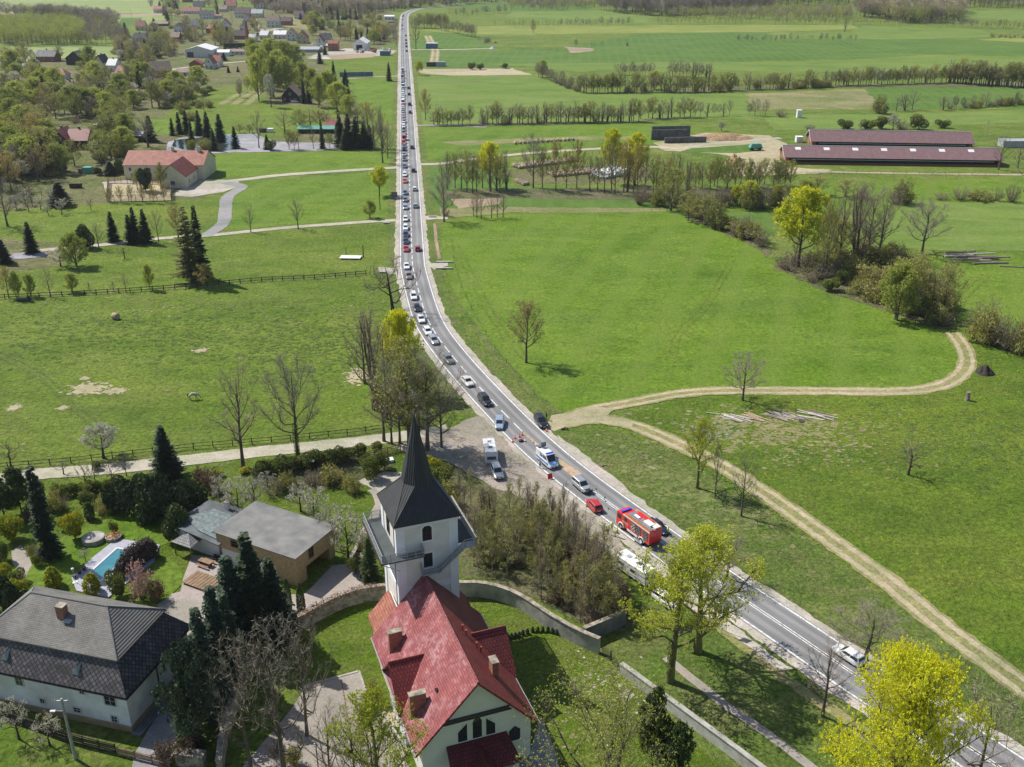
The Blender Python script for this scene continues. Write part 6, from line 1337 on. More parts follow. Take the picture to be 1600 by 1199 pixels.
for s in (-1, 1):
    mb = MB(); mb.box((LF/2-.75, s*(WF+.005), 2.2), (.9, .04, .75)); part('side_window', mb, MATS['window_glass'], fe)
    mb = MB(); mb.box((LF/2-2.4, s*(WF+.008), 2.35), (.6, .04, .6)); part('side_window', mb, MATS['window_glass'], fe)
    mb = MB()
    for x in (LF/2-1.35, -2.3):
        mb.tube([(x+.64*math.cos(math.pi*k/12), s*(WF+.0), .58+.64*math.sin(math.pi*k/12)) for k in range(13)], [.10]*13, 6)
    mb.box((.0, s*(WF+.012), .78), (2.6, .05, .34)); part('wheel_arch', mb, MATS['plate_white'], fe)
    mb = MB(); mb.box((-.9, s*(WF+.012), 3.02), (6.6, .05, .20)); mb.box((-.9, s*(WF+.014), 2.92), (6.6, .05, .06)); part('white_stripe', mb, MATS['plate_white'], fe)
    for k, x in enumerate((-.2, -1.55, -3.2)):
        mb = MB(); mb.box((x, s*(WF+.012), 1.95), (1.15, .04, 1.6)); lk = part('locker', mb, MATS['engine_dark' if s > 0 else 'alloy'], fe)
        mb = MB()
        for q in range(4): mb.box((x, s*(WF+.03), 1.3+q*.4), (1.0, .03, .05))
        for q in range(5): mb.box((x-.4+q*.2, s*(WF+.04), 1.45+.4*(q % 3)), (.13, .05, .24))
        part('equipment', mb, MATS['plate_white' if k == 0 else 'alloy'], lk)
    for x in (LF/2-1.35, -2.3):
        mb = MB(); mb.lathe((x, s*(WF-.08)-.16, .52), [(.3, 0), (.52, .03), (.52, .28), (.3, .31)], 16, ax='y'); w_ = part('wheel', mb, MATS['rubber'], fe, True); mb = MB(); mb.lathe((x, s*(WF+.06)-.02 if s > 0 else s*(WF+.09)-.0, .52), [(.28, 0), (.28, .05)], 12, ax='y'); part('rim', mb, MATS['alloy'], w_)
    mb = MB(); mb.box((-1.7, s*(WF+.28), .42), (2.0, .5, .05)); part('folding_step', mb, MATS['alloy'], fe)
mb = MB(); mb.box((1.93, 0, 1.8), (.12, 2*WF+.03, 2.3)); mb.box((LF/2+.03, 0, 1.25), (.08, 1.7, .5)); mb.box((-1.1, 0, .62), (5.8, 2*WF-.3, .35)); part('dark_gap_trim', mb, MATS['black_plastic'], fe)  # first strip paints the dark gap between cab and body
mb = MB(); mb.box((LF/2+.06, 0, .7), (.18, 2*WF, .34)); part('bumper', mb, MATS['plate_white'], fe)
mb = MB(); mb.box((-1.1, 0, 3.22), (5.9, 2.3, .05)); part('roof_deck', mb, MATS['alloy'], fe)
mb = MB()
for y in (.55, 1.0): mb.box((-1.2, y, 3.42), (5.9, .07, .1))
for k in range(16): mb.box((-4.0+k*.37, .775, 3.42), (.05, .42, .06))
part('ladder', mb, MATS['steel'], fe)
mb = MB()
for y, c in ((-.9, 0), (-.45, 0)): mb.box((-.6, y, 3.36), (3.4, .36, .22))
part('roof_locker', mb, MATS['paint_fire'], fe)
mb = MB(); mb.box((-2.4, -.1, 3.42), (1.7, 1.0, .3)); mb.box((-3.6, -.5, 3.36), (1.0, 1.0, .22)); mb.box((.3, .1, 3.33), (1.2, .5, .15)); part('equipment_chest', mb, MATS['plate_white'], fe)
mb = MB(); mb.box((LF/2-1.0, 0, 3.0), (.32, 1.9, .2)); part('light_bar', mb, MATS['blue_lamp'], fe)
mb = MB(); mb.box((-1.0, -1.2, 3.33), (6.2, .08, .16)); mb.box((-1.0, 1.2, 3.33), (6.2, .08, .16)); part('roof_rail', mb, MATS['orange_lamp'], fe)
for s in (-1, 1): mb = MB(); mb.box((LF/2+.01, s*.95, .85), (.06, .35, .2)); part('headlight', mb, MATS['lamp_clear'], fe)
cu = bpy.data.curves.new('lettering', 'FONT'); cu.body = 'STRAŻ'; cu.size = .5; cu.align_x = 'CENTER'; cu.extrude = .004; fo = bpy.data.objects.new('t', cu); COL.objects.link(fo)
dg = bpy.context.evaluated_depsgraph_get(); tm = bpy.data.meshes.new_from_object(fo.evaluated_get(dg)); tm.materials.clear(); tm.materials.append(MATS['plate_white']); bpy.data.objects.remove(fo)
o = put('side_lettering', tm, fe); o.location = (LF/2-2.45, WF+.03, 1.55); o.rotation_euler = (R(90), 0, R(180))
# the green farm trailer
X, Y = G(1180, 235); t = thing('farm_trailer', 'green-covered farm trailer on the grass island of the farmyard', 'trailer', (X, Y, .1), R(10)); mb = MB(); mb.box((0, 0, 2.0), (6, 2.6, 1.8), 0, 0, .7, .8); part('cover', mb, MATS['green_sheet'], t); mb = MB(); mb.box((0, 0, .95), (6, 2.4, .4)); part('bed', mb, MATS['trim_dark'], t)
for x in (-1.8, 1.8):
    for s in (-1, 1): mb = MB(); mb.lathe((x, s*1.1-.15, .55), [(.3, 0), (.55, .03), (.55, .27), (.3, .3)], 12, ax='y'); part('wheel', mb, MATS['rubber'], t)
# traffic cones
mat('cone_red', (.75, .06, .03), .5, .1, 2); CG = 'traffic cones in front of the police van'
for i, (u, v, lb) in enumerate(((804.5, 686, 'red and white cone in the open lane, leftmost of the row'), (811.5, 684, 'red and white cone left of the topmost cone'), (815.5, 681, 'red and white cone topmost by the centre line'), (818, 690, 'red cone tipped over beside the black object'), (801, 692, 'red cone on the edge line near the caravan layby'), (854, 675, 'red cone on the right edge line below the black estate'))):
    X, Y = G(u, v); t = thing('traffic_cone', lb, 'traffic cone', (X, Y, .13), 0, CG)
    mb = MB(); mb.lathe((0, 0, 0), [(.19, .03), (.04, .75)], 10); part('cone_body', mb, MATS['cone_red'], t); mb = MB(); mb.lathe((0, 0, 0), [(.155, .28), (.115, .48)], 10); part('white_band', mb, MATS['plate_white'], t); mb = MB(); mb.box((0, 0, .015), (.46, .46, .03)); part('foot', mb, MATS['cone_red'], t)
    if i == 3: t.rotation_euler = (R(80), 0, R(40)); t.location.z = .3
X, Y = G(813.5, 691); mb = MB(); mb.lathe((0, 0, 0), [(.3, 0), (.42, .12), (.40, .34), (.15, .45)], 12); solo('kit_bag', mb, MATS['black_plastic'], 'round black bag lying between the cones', 'bag', (X, Y, .13))

# ================================================================== PEOPLE AND THE HORSE
mat('skin', (.50, .30, .21), .6, .1, 4); mat('hair_dark', (.05, .035, .025), .8, .2, 4); mat('uniform_navy', (.02, .03, .06), .85, .2, 5); mat('vest_yellow', (.55, .75, .04), .6, .1, 4); mat('helmet_white', (.75, .75, .72), .3, .05, 2); mat('helmet_yellow', (.7, .75, .05), .3, .05, 2); mat('fire_khaki', (.28, .24, .14), .85, .2, 5); mat('shirt_white', (.65, .68, .72), .8, .1, 4); mat('boot_black', (.015, .015, .015), .6, .2, 4); mat('black_cloth', (.02, .02, .022), .85, .2, 4)
def skin(name, chains, levels=2):
    """chains: lists of (x,y,z,r); first point of a later chain may be ('@', key) of a named joint"""
    V, E, Rr, key = [], [], [], {}
    for ch_ in chains:
        prev = None
        for p in ch_:
            if p[0] == '@': prev = key[p[1]]; continue
            V.append(p[:3]); Rr.append(p[3]); i = len(V)-1
            if len(p) > 4: key[p[4]] = i
            if prev is not None: E.append((prev, i))
            prev = i
    me = bpy.data.meshes.new(name); me.from_pydata(V, E, []); o = bpy.data.objects.new(name, me); COL.objects.link(o)
    md = o.modifiers.new('s', 'SKIN'); md.use_smooth_shade = True
    for i, r in enumerate(Rr): s = me.skin_vertices[0].data[i]; s.radius = (r, r); s.use_root = (i == 0)
    sb = o.modifiers.new('b', 'SUBSURF'); sb.levels = levels; sb.render_levels = levels
    dg = bpy.context.evaluated_depsgraph_get(); m2 = bpy.data.meshes.new_from_object(o.evaluated_get(dg)); bpy.data.objects.remove(o); m2.name = name
    return m2
def person(u, v, rz, label, top, legs, headgear=None, pose='stand', vest=None, group=None, z=.11):
    X, Y = G(u, v); t = thing('person', label, 'person', (X, Y, z), rz, group); f = .09 if pose == 'walk' else .0
    if pose == 'arms': aL, aR = [(.36, -.10, 1.20), (.24, -.34, 1.16)], [(-.36, -.08, 1.20), (-.26, -.32, 1.10)]
    elif pose == 'hip': aL, aR = [(.38, .08, 1.18), (.24, -.04, .98)], [(-.30, .02, 1.14), (-.31, -.10, .88)]
    else: aL, aR = [(.29, .03, 1.15), (.31, -.07, .90)], [(-.29, .03, 1.15), (-.32, -.05, .90)]
    ch_ = [[(0, 0, .98, .135, 'pel'), (0, .01, 1.14, .125), (0, 0, 1.34, .15, 'ch'), (0, 0, 1.47, .07, 'nk'), (0, -.01, 1.53, .055), (0, -.02, 1.62, .095), (0, -.015, 1.71, .09), (0, -.01, 1.77, .05)],
           [('@', 'pel'), (.10, 0+f, .90, .10), (.11, -.02+f*1.8, .50, .065), (.12, .02+f*1.2, .10, .048), (.13, -.14+f*1.2, .04, .04)], [('@', 'pel'), (-.10, -f, .90, .10), (-.11, -.02-f*1.8, .50, .065), (-.12, .02-f*2.0, .10, .048), (-.13, -.14-f*2.0, .04, .04)]]
    for sgn, A in ((1, aL), (-1, aR)):
        h_ = Vector(A[1]); e_ = Vector(A[0]); d = (h_-e_).normalized(); s_ = Vector((d.y, -d.x, 0)); s_ = s_.normalized() if s_.length > .1 else Vector((0, 1, 0)); pm = h_+d*.05
        kn = 'h%d' % sgn; ch_.append([('@', 'ch'), (sgn*.19, 0, 1.40, .07), (*A[0], .048), (*A[1], .034), (*pm, .038, kn)])
        for q in range(4): b0 = pm+s_*((q-1.5)*.020)+d*.03; ln = (.055, .07, .066, .05)[q]; ch_.append([('@', kn), (*b0, .011), (*(b0+d*ln*.6+Vector((0, -.008, 0))), .010), (*(b0+d*ln+Vector((0, -.022, -.004))), .008)])
        th = pm+s_*(-sgn*.035); ch_.append([('@', kn), (*th, .012), (*(th+d*.04+s_*(-sgn*.012)), .010)])
    me = skin('body', ch_, 1)
    for m in ('skin', top, legs, 'boot_black'): me.materials.append(MATS[m])
    hands = [Vector(aL[1]), Vector(aR[1])]
    for p_ in me.polygons:
        c = p_.center; k = 0 if c.z > 1.50 else 3 if c.z < .12 else 2 if c.z < .98 and abs(c.x) < .26 else 1
        if any((c-h).length < .11 for h in hands) and abs(c.x) > .2: k = 0
        p_.material_index = k
    put('body', me, t)
    mb = MB()
    for s in (-.035, .035): mb.box((s, -.108, 1.66), (.022, .012, .014))
    part('eyes', mb, MATS['boot_black'], t); mb = MB(); mb.box((0, -.118, 1.63), (.025, .03, .045), 0, 0, .4, .4); part('nose', mb, MATS['skin'], t); mb = MB(); mb.box((0, -.104, 1.585), (.05, .012, .012)); part('mouth', mb, MATS['lamp_red'], t)
    for s in (-1, 1): mb = MB(); mb.box((s*.098, 0, 1.645), (.018, .04, .06)); part('ear', mb, MATS['skin'], t)
    if headgear: mb = MB(); mb.lathe((0, -.01, 1.66), [(.135, 0), (.155, .01), (.125, .05), (.10, .12), (.04, .155)], 12); part('helmet', mb, MATS[headgear], t)
    else: mb = MB(); mb.lathe((0, .012, 1.65), [(.106, 0), (.112, .05), (.09, .11), (.03, .145)], 12); part('hair', mb, MATS['hair_dark'], t)
    if vest: mb = MB(); mb.lathe((0, 0, 0), [(.175, 1.02), (.185, 1.12), (.205, 1.32), (.17, 1.42), (.09, 1.46)], 14, sy=.78); part('vest', mb, MATS[vest], t)
    return t
a_ = on_road(960, 835, 3)[1]
person(950, 836, R(150), 'firefighter in white helmet and yellow vest, leftmost of the three on the shoulder', 'fire_khaki', 'uniform_navy', 'helmet_white', 'hip', 'vest_yellow'); person(955.5, 831, R(200), 'firefighter in yellow jacket standing between two colleagues', 'vest_yellow', 'fire_khaki', 'helmet_yellow', 'stand', 'vest_yellow'); person(963.5, 840, R(120), 'firefighter in khaki trousers and yellow vest nearest the fire engine', 'fire_khaki', 'fire_khaki', 'helmet_yellow', 'walk', 'vest_yellow')
person(843.5, 732, R(10), 'police officer in white shirt at the open van door', 'shirt_white', 'uniform_navy', None, 'arms'); person(1043, 838, R(60), 'person in yellow vest bending beside the navy saloon', 'vest_yellow', 'uniform_navy', 'helmet_yellow', 'hip', 'vest_yellow'); person(853.5, 657, R(100), 'person dressed in black at the back of the black estate', 'black_cloth', 'black_cloth', None, 'arms')
# grey horse grazing in the pasture
mat('horse_grey', (.46, .42, .37), .8, .25, 2.5, c2=(.30, .27, .24)); mat('horse_dark', (.05, .045, .04), .85, .3, 3)
X, Y = G(303, 625); t = thing('horse', 'pale grey horse grazing with head down in the pasture', 'horse', (X, Y, 0), R(12)); t.scale = (1.18, 1.18, 1.18)
me = skin('body', [[(-.62, 0, 1.22, .25, 'rump'), (-.3, 0, 1.20, .30), (.05, 0, 1.14, .31), (.42, 0, 1.20, .28, 'wth'), (.72, 0, 1.12, .19, 'nb'), (.98, 0, .84, .13), (1.15, 0, .55, .11, 'poll'), (1.22, 0, .36, .09), (1.20, 0, .16, .06)],
    [('@', 'rump'), (-.66, .18, .88, .14), (-.84, .18, .52, .065), (-.80, .18, .12, .05), (-.74, .18, .03, .06)], [('@', 'rump'), (-.58, -.18, .88, .14), (-.60, -.18, .52, .065), (-.42, -.18, .12, .05), (-.36, -.18, .03, .06)],
    [('@', 'wth'), (.50, .16, .85, .11), (.58, .16, .48, .055), (.62, .16, .12, .045), (.66, .16, .03, .055)], [('@', 'wth'), (.46, -.16, .85, .11), (.40, -.16, .48, .055), (.34, -.16, .12, .045), (.38, -.16, .03, .055)],
    [('@', 'poll'), (1.10, .06, .68, .03), (1.06, .07, .74, .015)], [('@', 'poll'), (1.10, -.06, .68, .03), (1.06, -.07, .74, .015)]], 2)
me.materials.append(MATS['horse_grey']); me.materials.append(MATS['horse_dark'])
for p_ in me.polygons: p_.material_index = 1 if p_.center.z < .50 and p_.center.x < 1.0 else 0
put('body', me, t)
mb = MB(); mb.tube([(-.84, 0, 1.3), (-.98, 0, 1.0), (-.94, 0, .55)], [.06, .09, .03], 6); part('tail', mb, MATS['horse_dark'], t); mb = MB()
for k in range(10): q = k/9; mb.box((.55+q*.52, 0, 1.30-q*.62), (.12, .05, .12)); 
part('mane', mb, MATS['horse_dark'], t)
# ================================================================== TREES AND PLANTS
leafmat('leaf_maple', (.62, .62, .03), (.52, .56, .03), .2, .42)
leafmat('leaf_maple_soft', (.48, .52, .05), (.40, .45, .04), .25, .42)
leafmat('leaf_green', (.24, .29, .06), (.28, .29, .08), .35, .4)
leafmat('leaf_willow', (.34, .41, .07), (.40, .43, .09), .3, .4)
leafmat('leaf_olive', (.30, .32, .08), (.38, .36, .11), .35, .35)
leafmat('leaf_rust', (.42, .33, .09), (.34, .29, .09), .35, .35)
leafmat('leaf_bush', (.13, .19, .035), (.19, .21, .05), .4, .3)
leafmat('leaf_gold', (.48, .44, .02), (.24, .30, .03), .35, .3)
leafmat('blossom', (.60, .60, .52), (.48, .48, .36), .2, .3)
leafmat('blossom_pink', (.50, .30, .30), (.42, .28, .24), .25, .3)
leafmat('needles_dark', (.034, .058, .026), (.052, .080, .036), .4, .08)
leafmat('needles_blue', (.060, .090, .060), (.050, .078, .042), .35, .1)
leafmat('needles_mid', (.080, .12, .04), (.10, .135, .045), .4, .1)
leafmat('needles_larch', (.20, .20, .06), (.15, .16, .05), .35, .2)
leafmat('dry_leaf', (.20, .12, .07), (.16, .10, .07), .35, .1)
leafmat('twig_brown', (.25, .205, .155), (.31, .26, .19), .25, .12)
leafmat('twig_grey', (.27, .24, .19), (.34, .30, .235), .25, .12)
leafmat('twig_pale', (.34, .295, .235), (.27, .23, .18), .25, .0)
mat('bark', (.13, .105, .08), .95, .35, 1.5, .03, 9); mat('bark_dark', (.065, .05, .04), .95, .35, 1.5, .03, 9); mat('bark_pale', (.33, .30, .26), .9, .35, 1.5, .02, 9)
mat('bark_moss', (.16, .17, .04), .95, .5, 1.2, .03, 9, c2=(.11, .085, .06))

class TM:      # fast collector: tubes (limbs), slivers (twigs) and small leaf faces
    def __init__(s, seed): s.rng = random.Random(seed); s.tr = MB(); s.tv = []; s.lv = []; s.tips = []
    def twig(s, p, q, w):
        d = q-p; a = Vector((s.rng.gauss(0, 1), s.rng.gauss(0, 1), s.rng.gauss(0, 1))).cross(d)
        if a.length < 1e-6: return
        a = a.normalized()*w*.5; s.tv.append((tuple(p-a), tuple(p+a), tuple(q)))
    def leaf(s, p, r):
        g = s.rng.uniform; n = Vector((g(-1, 1), g(-1, 1), g(-.2, 1))).normalized(); a = n.orthogonal().normalized()*r; b = n.cross(a)
        t = g(0, 6.28); c, si = math.cos(t), math.sin(t); u = a*c+b*si; v = b*c-a*si
        s.lv.append((tuple(p-u*.9), tuple(p+v*g(.4, .8)-u*.1), tuple(p+u*1.0), tuple(p-v*g(.4, .8)+u*.1)))
    def meshes(s, bark, twig, leaf):
        trunk = s.tr.mesh('trunk', [MATS[bark]], True, False); V = []; F = []; M = []
        for t in s.tv: k = len(V); V.extend(t); F.append((k, k+1, k+2)); M.append(0)
        for t in s.lv: k = len(V); V.extend(t); F.append((k, k+1, k+2, k+3)); M.append(1)
        me = bpy.data.meshes.new('crown'); me.from_pydata(V, [], F); me.update(); me.materials.append(MATS[twig]); me.materials.append(MATS[leaf] if leaf else MATS[twig]); me.polygons.foreach_set('material_index', M)
        one = bpy.data.meshes.new('tree'); k = len(s.tr.v); one.from_pydata(s.tr.v+V, [], s.tr.f+[tuple(k+i for i in f) for f in F]); one.update()
        one.materials.append(MATS[bark]); one.materials.append(MATS[twig]); one.materials.append(MATS[leaf] if leaf else MATS[twig]); one.polygons.foreach_set('material_index', [0]*len(s.tr.f)+[1+m for m in M])
        return trunk, me, one
def broad(seed, H=10, R_=3.6, base=.28, nl=13, ns=8, nt=9, ntt=3, tw=.035, leaf=0, lr=.14, rise=.55, tr=.20, stems=1, wob=.25, droop=0.0, flat=1.0, lowleaf=0.0, gnarl=0.0):
    T = TM(seed); g = T.rng.uniform; zc = H*(base+1)/2; rz = H*(1-base)/2*flat
    def env(p, k=1.0):
        x, y, z = p.x/(R_*k), p.y/(R_*k), (p.z-zc)/(rz*k); r = math.sqrt(x*x+y*y+z*z)
        return p if r <= 1 else Vector((p.x/r, p.y/r, zc+(p.z-zc)/r))
    lump = [Vector((g(-1, 1), g(-1, 1), g(-1, 1))).normalized() for _ in range(7)]
    for st in range(stems):
        off = Vector((g(-1, 1), g(-1, 1), 0))*(.06*R_*(stems-1)); lean = Vector((g(-1, 1), g(-1, 1), 0))*(R_*.12 if stems == 1 else R_*.42)
        tp = [off+lean*(t**1.3)+Vector((g(-1, 1), g(-1, 1), 0))*wob*t*.6+Vector((0, 0, H*.86*t)) for t in np.linspace(0, 1, 7)]; tp[0] = off
        rr = [tr*(1-t)**.8*.9+.018 for t in np.linspace(0, 1, 7)]; rr[0] *= 1.25; T.tr.tube([tuple(p) for p in tp], rr, 7, cap=False)
        def trunk_at(t): i = min(int(t*6), 5); return tp[i].lerp(tp[i+1], t*6-i)
        n_l = max(4, nl//stems)
        for i in range(n_l):
            f = (i+.5)/n_l; t0 = base*.9+(.80-base*.6)*f*(.86 if base < .5 else .9); t0 = min(.97, max(base*.8, t0)); s0 = trunk_at(t0); az = i*2.399+g(-.4, .4)+st*1.3
            el = R(8+62*f)*rise*1.6; el = min(el, R(82)); dr = Vector((math.cos(az)*math.cos(el), math.sin(az)*math.cos(el), math.sin(el)))
            lm = max(dr.dot(l) for l in lump); ln = R_*(1.15-.35*f)*(.62+.42*lm)
            e = env(s0+dr*ln*1.25+Vector((0, 0, H*.06)), .93); mid = s0.lerp(e, .5)+Vector((g(-1, 1), g(-1, 1), 0))*(.10+gnarl)*ln*.5-Vector((0, 0, ln*.08))*(1-droop*2)
            L_ = [s0, s0.lerp(mid, .55)+Vector((g(-1, 1), g(-1, 1), g(-1, 1)))*gnarl*.3*ln, mid, mid.lerp(e, .55)+Vector((0, 0, ln*.04))+Vector((g(-1, 1), g(-1, 1), g(-1, 1)))*gnarl*.25*ln, e]; r0 = max(.03, tr*.42*(1-f*.55)*(ln/R_))
            T.tr.tube([tuple(p) for p in L_], [r0, r0*.8, r0*.55, r0*.36, .012], 5, cap=False)
            for j in range(ns):
                q = .22+.78*(j+g(0, 1))/ns; k = min(int(q*4), 3); p0 = L_[k].lerp(L_[k+1], q*4-k); ld = (L_[k+1]-L_[k]).normalized()
                d2 = (ld*.75+Vector((g(-1, 1), g(-1, 1), g(-.55, 1)))*.85+Vector((0, 0, .22-droop))).normalized(); l2 = ln*(.52-.26*q)*g(.7, 1.25); p1 = env(p0+d2*l2); pm = p0.lerp(p1, .5)+Vector((g(-1, 1), g(-1, 1), g(-.4, 1)))*l2*.1
                if r0 > .02: T.tr.tube([tuple(p0), tuple(pm), tuple(p1)], [r0*.35*(1-q*.5)+.008, r0*.2+.006, .005], 3, cap=False)
                for m in range(nt):
                    u = g(.12, 1); a = p0.lerp(pm, u*2) if u < .5 else pm.lerp(p1, u*2-1); d3 = (d2*.6+Vector((g(-1, 1), g(-1, 1), g(-.7, 1)))+Vector((0, 0, .15-droop*1.5))).normalized(); l3 = R_*.17*g(.6, 1.4); b = env(a+d3*l3, 1.04); T.twig(a, b, tw)
                    for w_ in range(ntt): c = a.lerp(b, g(.3, 1)); d4 = (d3*.6+Vector((g(-1, 1), g(-1, 1), g(-.8, .9)-droop))).normalized(); e4 = c+d4*l3*g(.35, .7); T.twig(c, e4, tw*.7); T.tips.append(e4)
                    T.tips.append(b)
    if leaf:
        for _ in range(leaf): p = T.rng.choice(T.tips); k = lr*g(.6, 1.35); T.leaf(p+Vector((g(-1, 1), g(-1, 1), g(-1, 1)))*lr*1.2, k)
    return T
def spruce(seed, H=10, R_=2.3, base=.05, tiers=34, per=15, ql=.42, droop=.35, jit=.3, full=1.0):
    T = TM(seed); g = T.rng.uniform; T.tr.tube([(0, 0, 0), (g(-.05, .05), g(-.05, .05), H*.5), (0, 0, H*.97)], [.17, .10, .015], 7, cap=False)
    for i in range(tiers):
        f = i/(tiers-1); z = H*(base+(.985-base)*f); L_ = R_*(1-f)**.85*(.72+.4*g(0, 1))+.12; n = max(4, int(per*(1-f*.5)))
        for k in range(n):
            az = g(0, 6.28); ln = L_*g(.75, 1.12); d = Vector((math.cos(az), math.sin(az), 0)); dz = -droop*(1-f*1.5)
            p0 = Vector((0, 0, z+g(-.1, .1))); p1 = p0+d*ln+Vector((0, 0, dz*ln)); T.twig(p0, p1, .04); m = max(2, int(ln/.17*full))
            for q in range(m):
                t = (q+.8)/m; c = p0.lerp(p1, t)+Vector((0, 0, ln*.10*t*t)); side = Vector((-d.y, d.x, 0)); w_ = ql*1.15*(1.05-.5*t)*g(.7, 1.25)
                for s_ in (-1, 1):
                    a = c+side*s_*w_*.9+d*w_*.45+Vector((0, 0, -w_*g(.15, .7))); T.lv.append((tuple(c), tuple(c.lerp(a, .5)+d*w_*.45), tuple(a), tuple(c.lerp(a, .45)-d*w_*.40-Vector((0, 0, w_*.15)))))
    return T
def blob(seed, H=3, R_=1.6, n=1800, lr=.16, stem=.06, top=1.0, lumps=6, core=.55, z0=.05):
    T = TM(seed); g = T.rng.uniform; L_ = [(Vector((g(-.55, .55)*R_, g(-.55, .55)*R_, H*g(.30, .72))), g(.35, .62)) for _ in range(lumps)]
    for k in range(5): a = g(0, 6.28); T.tr.tube([(0, 0, 0), (R_*.3*math.cos(a), R_*.3*math.sin(a), H*.45), (R_*.6*math.cos(a), R_*.6*math.sin(a), H*.8)], [stem, stem*.7, .01], 5, cap=False)
    for _ in range(n):
        c, k = T.rng.choice(L_); d = Vector((T.rng.gauss(0, 1), T.rng.gauss(0, 1), T.rng.gauss(0, 1))).normalized(); r = g(core, 1.0)**.5
        p = c+Vector((d.x*R_*k, d.y*R_*k, d.z*H*k*.62*top))*r; p.z = max(H*z0, p.z); T.leaf(p, lr*g(.7, 1.3))
        if T.rng.random() < .25: T.twig(c, p+d*lr, .02)
    return T
def column(seed, H=4, R_=.55, n=1500, lr=.12):
    T = TM(seed); g = T.rng.uniform; T.tr.tube([(0, 0, 0), (0, 0, H*.9)], [.08, .02], 5, cap=False)
    for _ in range(n): t = g(0.02, 1); r = R_*(math.sin(min(1, t*2.2+.35)*math.pi/2))*(1-t**3)**.6*g(.72, 1.04); a = g(0, 6.28); T.leaf(Vector((r*math.cos(a), r*math.sin(a), H*t)), lr*g(.7, 1.3))
    return T
def bush(seed, H=3, R_=1.8, ns=22, nt=16, tw=.03, leaf=0, lr=.1):
    T = TM(seed); g = T.rng.uniform
    for i in range(ns):
        a = g(0, 6.28); r = R_*math.sqrt(g(0, 1)); e = Vector((r*math.cos(a), r*math.sin(a), H*math.sqrt(max(.05, 1-(r/R_)**2))*g(.8, 1.05))); p0 = Vector((e.x*.15, e.y*.15, 0)); m = p0.lerp(e, .5)+Vector((e.x*.12, e.y*.12, 0)); T.tr.tube([tuple(p0), tuple(m), tuple(e)], [.035, .022, .006], 3, cap=False)
        for k in range(nt):
            u = g(.2, 1); b = p0.lerp(m, u*2) if u < .5 else m.lerp(e, u*2-1); d = Vector((g(-1, 1), g(-1, 1), g(-.2, 1.2))).normalized(); l = H*.2*g(.5, 1.3); q = b+d*l; T.twig(b, q, tw)
            for w_ in range(2): c = b.lerp(q, g(.3, .9)); T.twig(c, c+(d+Vector((g(-1, 1), g(-1, 1), g(-.5, 1)))).normalized()*l*.5, tw*.7)
            T.tips.append(q)
    for _ in range(leaf): T.leaf(T.rng.choice(T.tips)+Vector((g(-1, 1), g(-1, 1), g(-1, 1)))*lr*1.5, lr*g(.7, 1.3))
    return T
# ---- the kinds: (builder result, H, crown width, bark, twig, leaf)
KIND = {}
def kind(k, T, H, Wd, bark, twig, leaf): KIND.setdefault(k, []).append((T.meshes(bark, twig, leaf), H, Wd))
for s in (1, 2, 3): kind('B', broad(s, 10, 3.8, .24, 15, 9, 12, 5, .021, gnarl=.18), 10, 7.4, 'bark', 'twig_grey', None)
for s in (4, 5, 6, 7): kind('b', broad(s, 10, 3.0, .24, 13, 7, 9, 5, .019, rise=.66, gnarl=.12), 10, 5.6, 'bark', 'twig_brown', None)
for s in (8, 9): kind('bd', broad(s, 10, 2.9, .10, 18, 8, 8, 3, .021, rise=.95, stems=3), 10, 6.4, 'bark', 'twig_brown', None)
kind('gn', broad(12, 10, 5.2, .22, 9, 9, 7, 2, .045, rise=.5, gnarl=.9, tr=.32), 10, 9.5, 'bark_dark', 'twig_brown', None)
kind('pale', broad(13, 10, 4.4, .25, 11, 7, 6, 2, .036, rise=.75, gnarl=.55), 10, 7.6, 'bark', 'twig_pale', None); kind('pale', broad(14, 10, 3.6, .2, 11, 8, 7, 2, .036, rise=.8, gnarl=.4), 10, 6.4, 'bark', 'twig_pale', None)
kind('ap', broad(15, 6, 2.5, .28, 9, 7, 7, 2, .035, rise=.45, gnarl=.7, wob=.6), 6, 4.8, 'bark_dark', 'twig_grey', None); kind('ap', broad(16, 6, 2.5, .28, 9, 6, 7, 2, .035, rise=.4, gnarl=.8, wob=.8), 6, 4.8, 'bark_dark', 'twig_brown', None)
kind('O', broad(17, 10, 3.2, .30, 14, 9, 9, 3, .030, 2600, .10, rise=.75), 10, 6.2, 'bark', 'twig_brown', 'leaf_rust')
for s in (21, 22, 23): kind('Y', broad(s, 10, 3.7, .28, 15, 9, 8, 2, .03, 9500, .155, rise=.7, gnarl=.15), 10, 7.4, 'bark_dark', 'twig_brown', 'leaf_maple')
kind('Yb', broad(24, 10, 4.3, .20, 16, 13, 12, 3, .014, 76000, .052, rise=.7, gnarl=.15), 10, 8.4, 'bark_dark', 'twig_brown', 'leaf_maple')
kind('Ys', broad(25, 10, 3.1, .36, 13, 10, 9, 2, .016, 17000, .055, rise=.9, gnarl=.3, tr=.25), 10, 6.0, 'bark_moss', 'twig_brown', 'leaf_maple_soft'); kind('Ys', broad(26, 10, 3.3, .34, 13, 10, 9, 2, .016, 18000, .055, rise=.85, gnarl=.35, tr=.27), 10, 6.4, 'bark_moss', 'twig_brown', 'leaf_maple_soft')
for s in (31, 32, 33): kind('G', broad(s, 10, 3.5, .18, 14, 8, 8, 2, .020, 4200, .12, rise=.65, gnarl=.1), 10, 6.8, 'bark', 'twig_brown', 'leaf_green')
for s in (34, 35): kind('o', broad(s, 10, 3.2, .18, 14, 8, 8, 2, .022, 3000, .12, rise=.7, gnarl=.1), 10, 6.2, 'bark', 'twig_brown', 'leaf_olive')
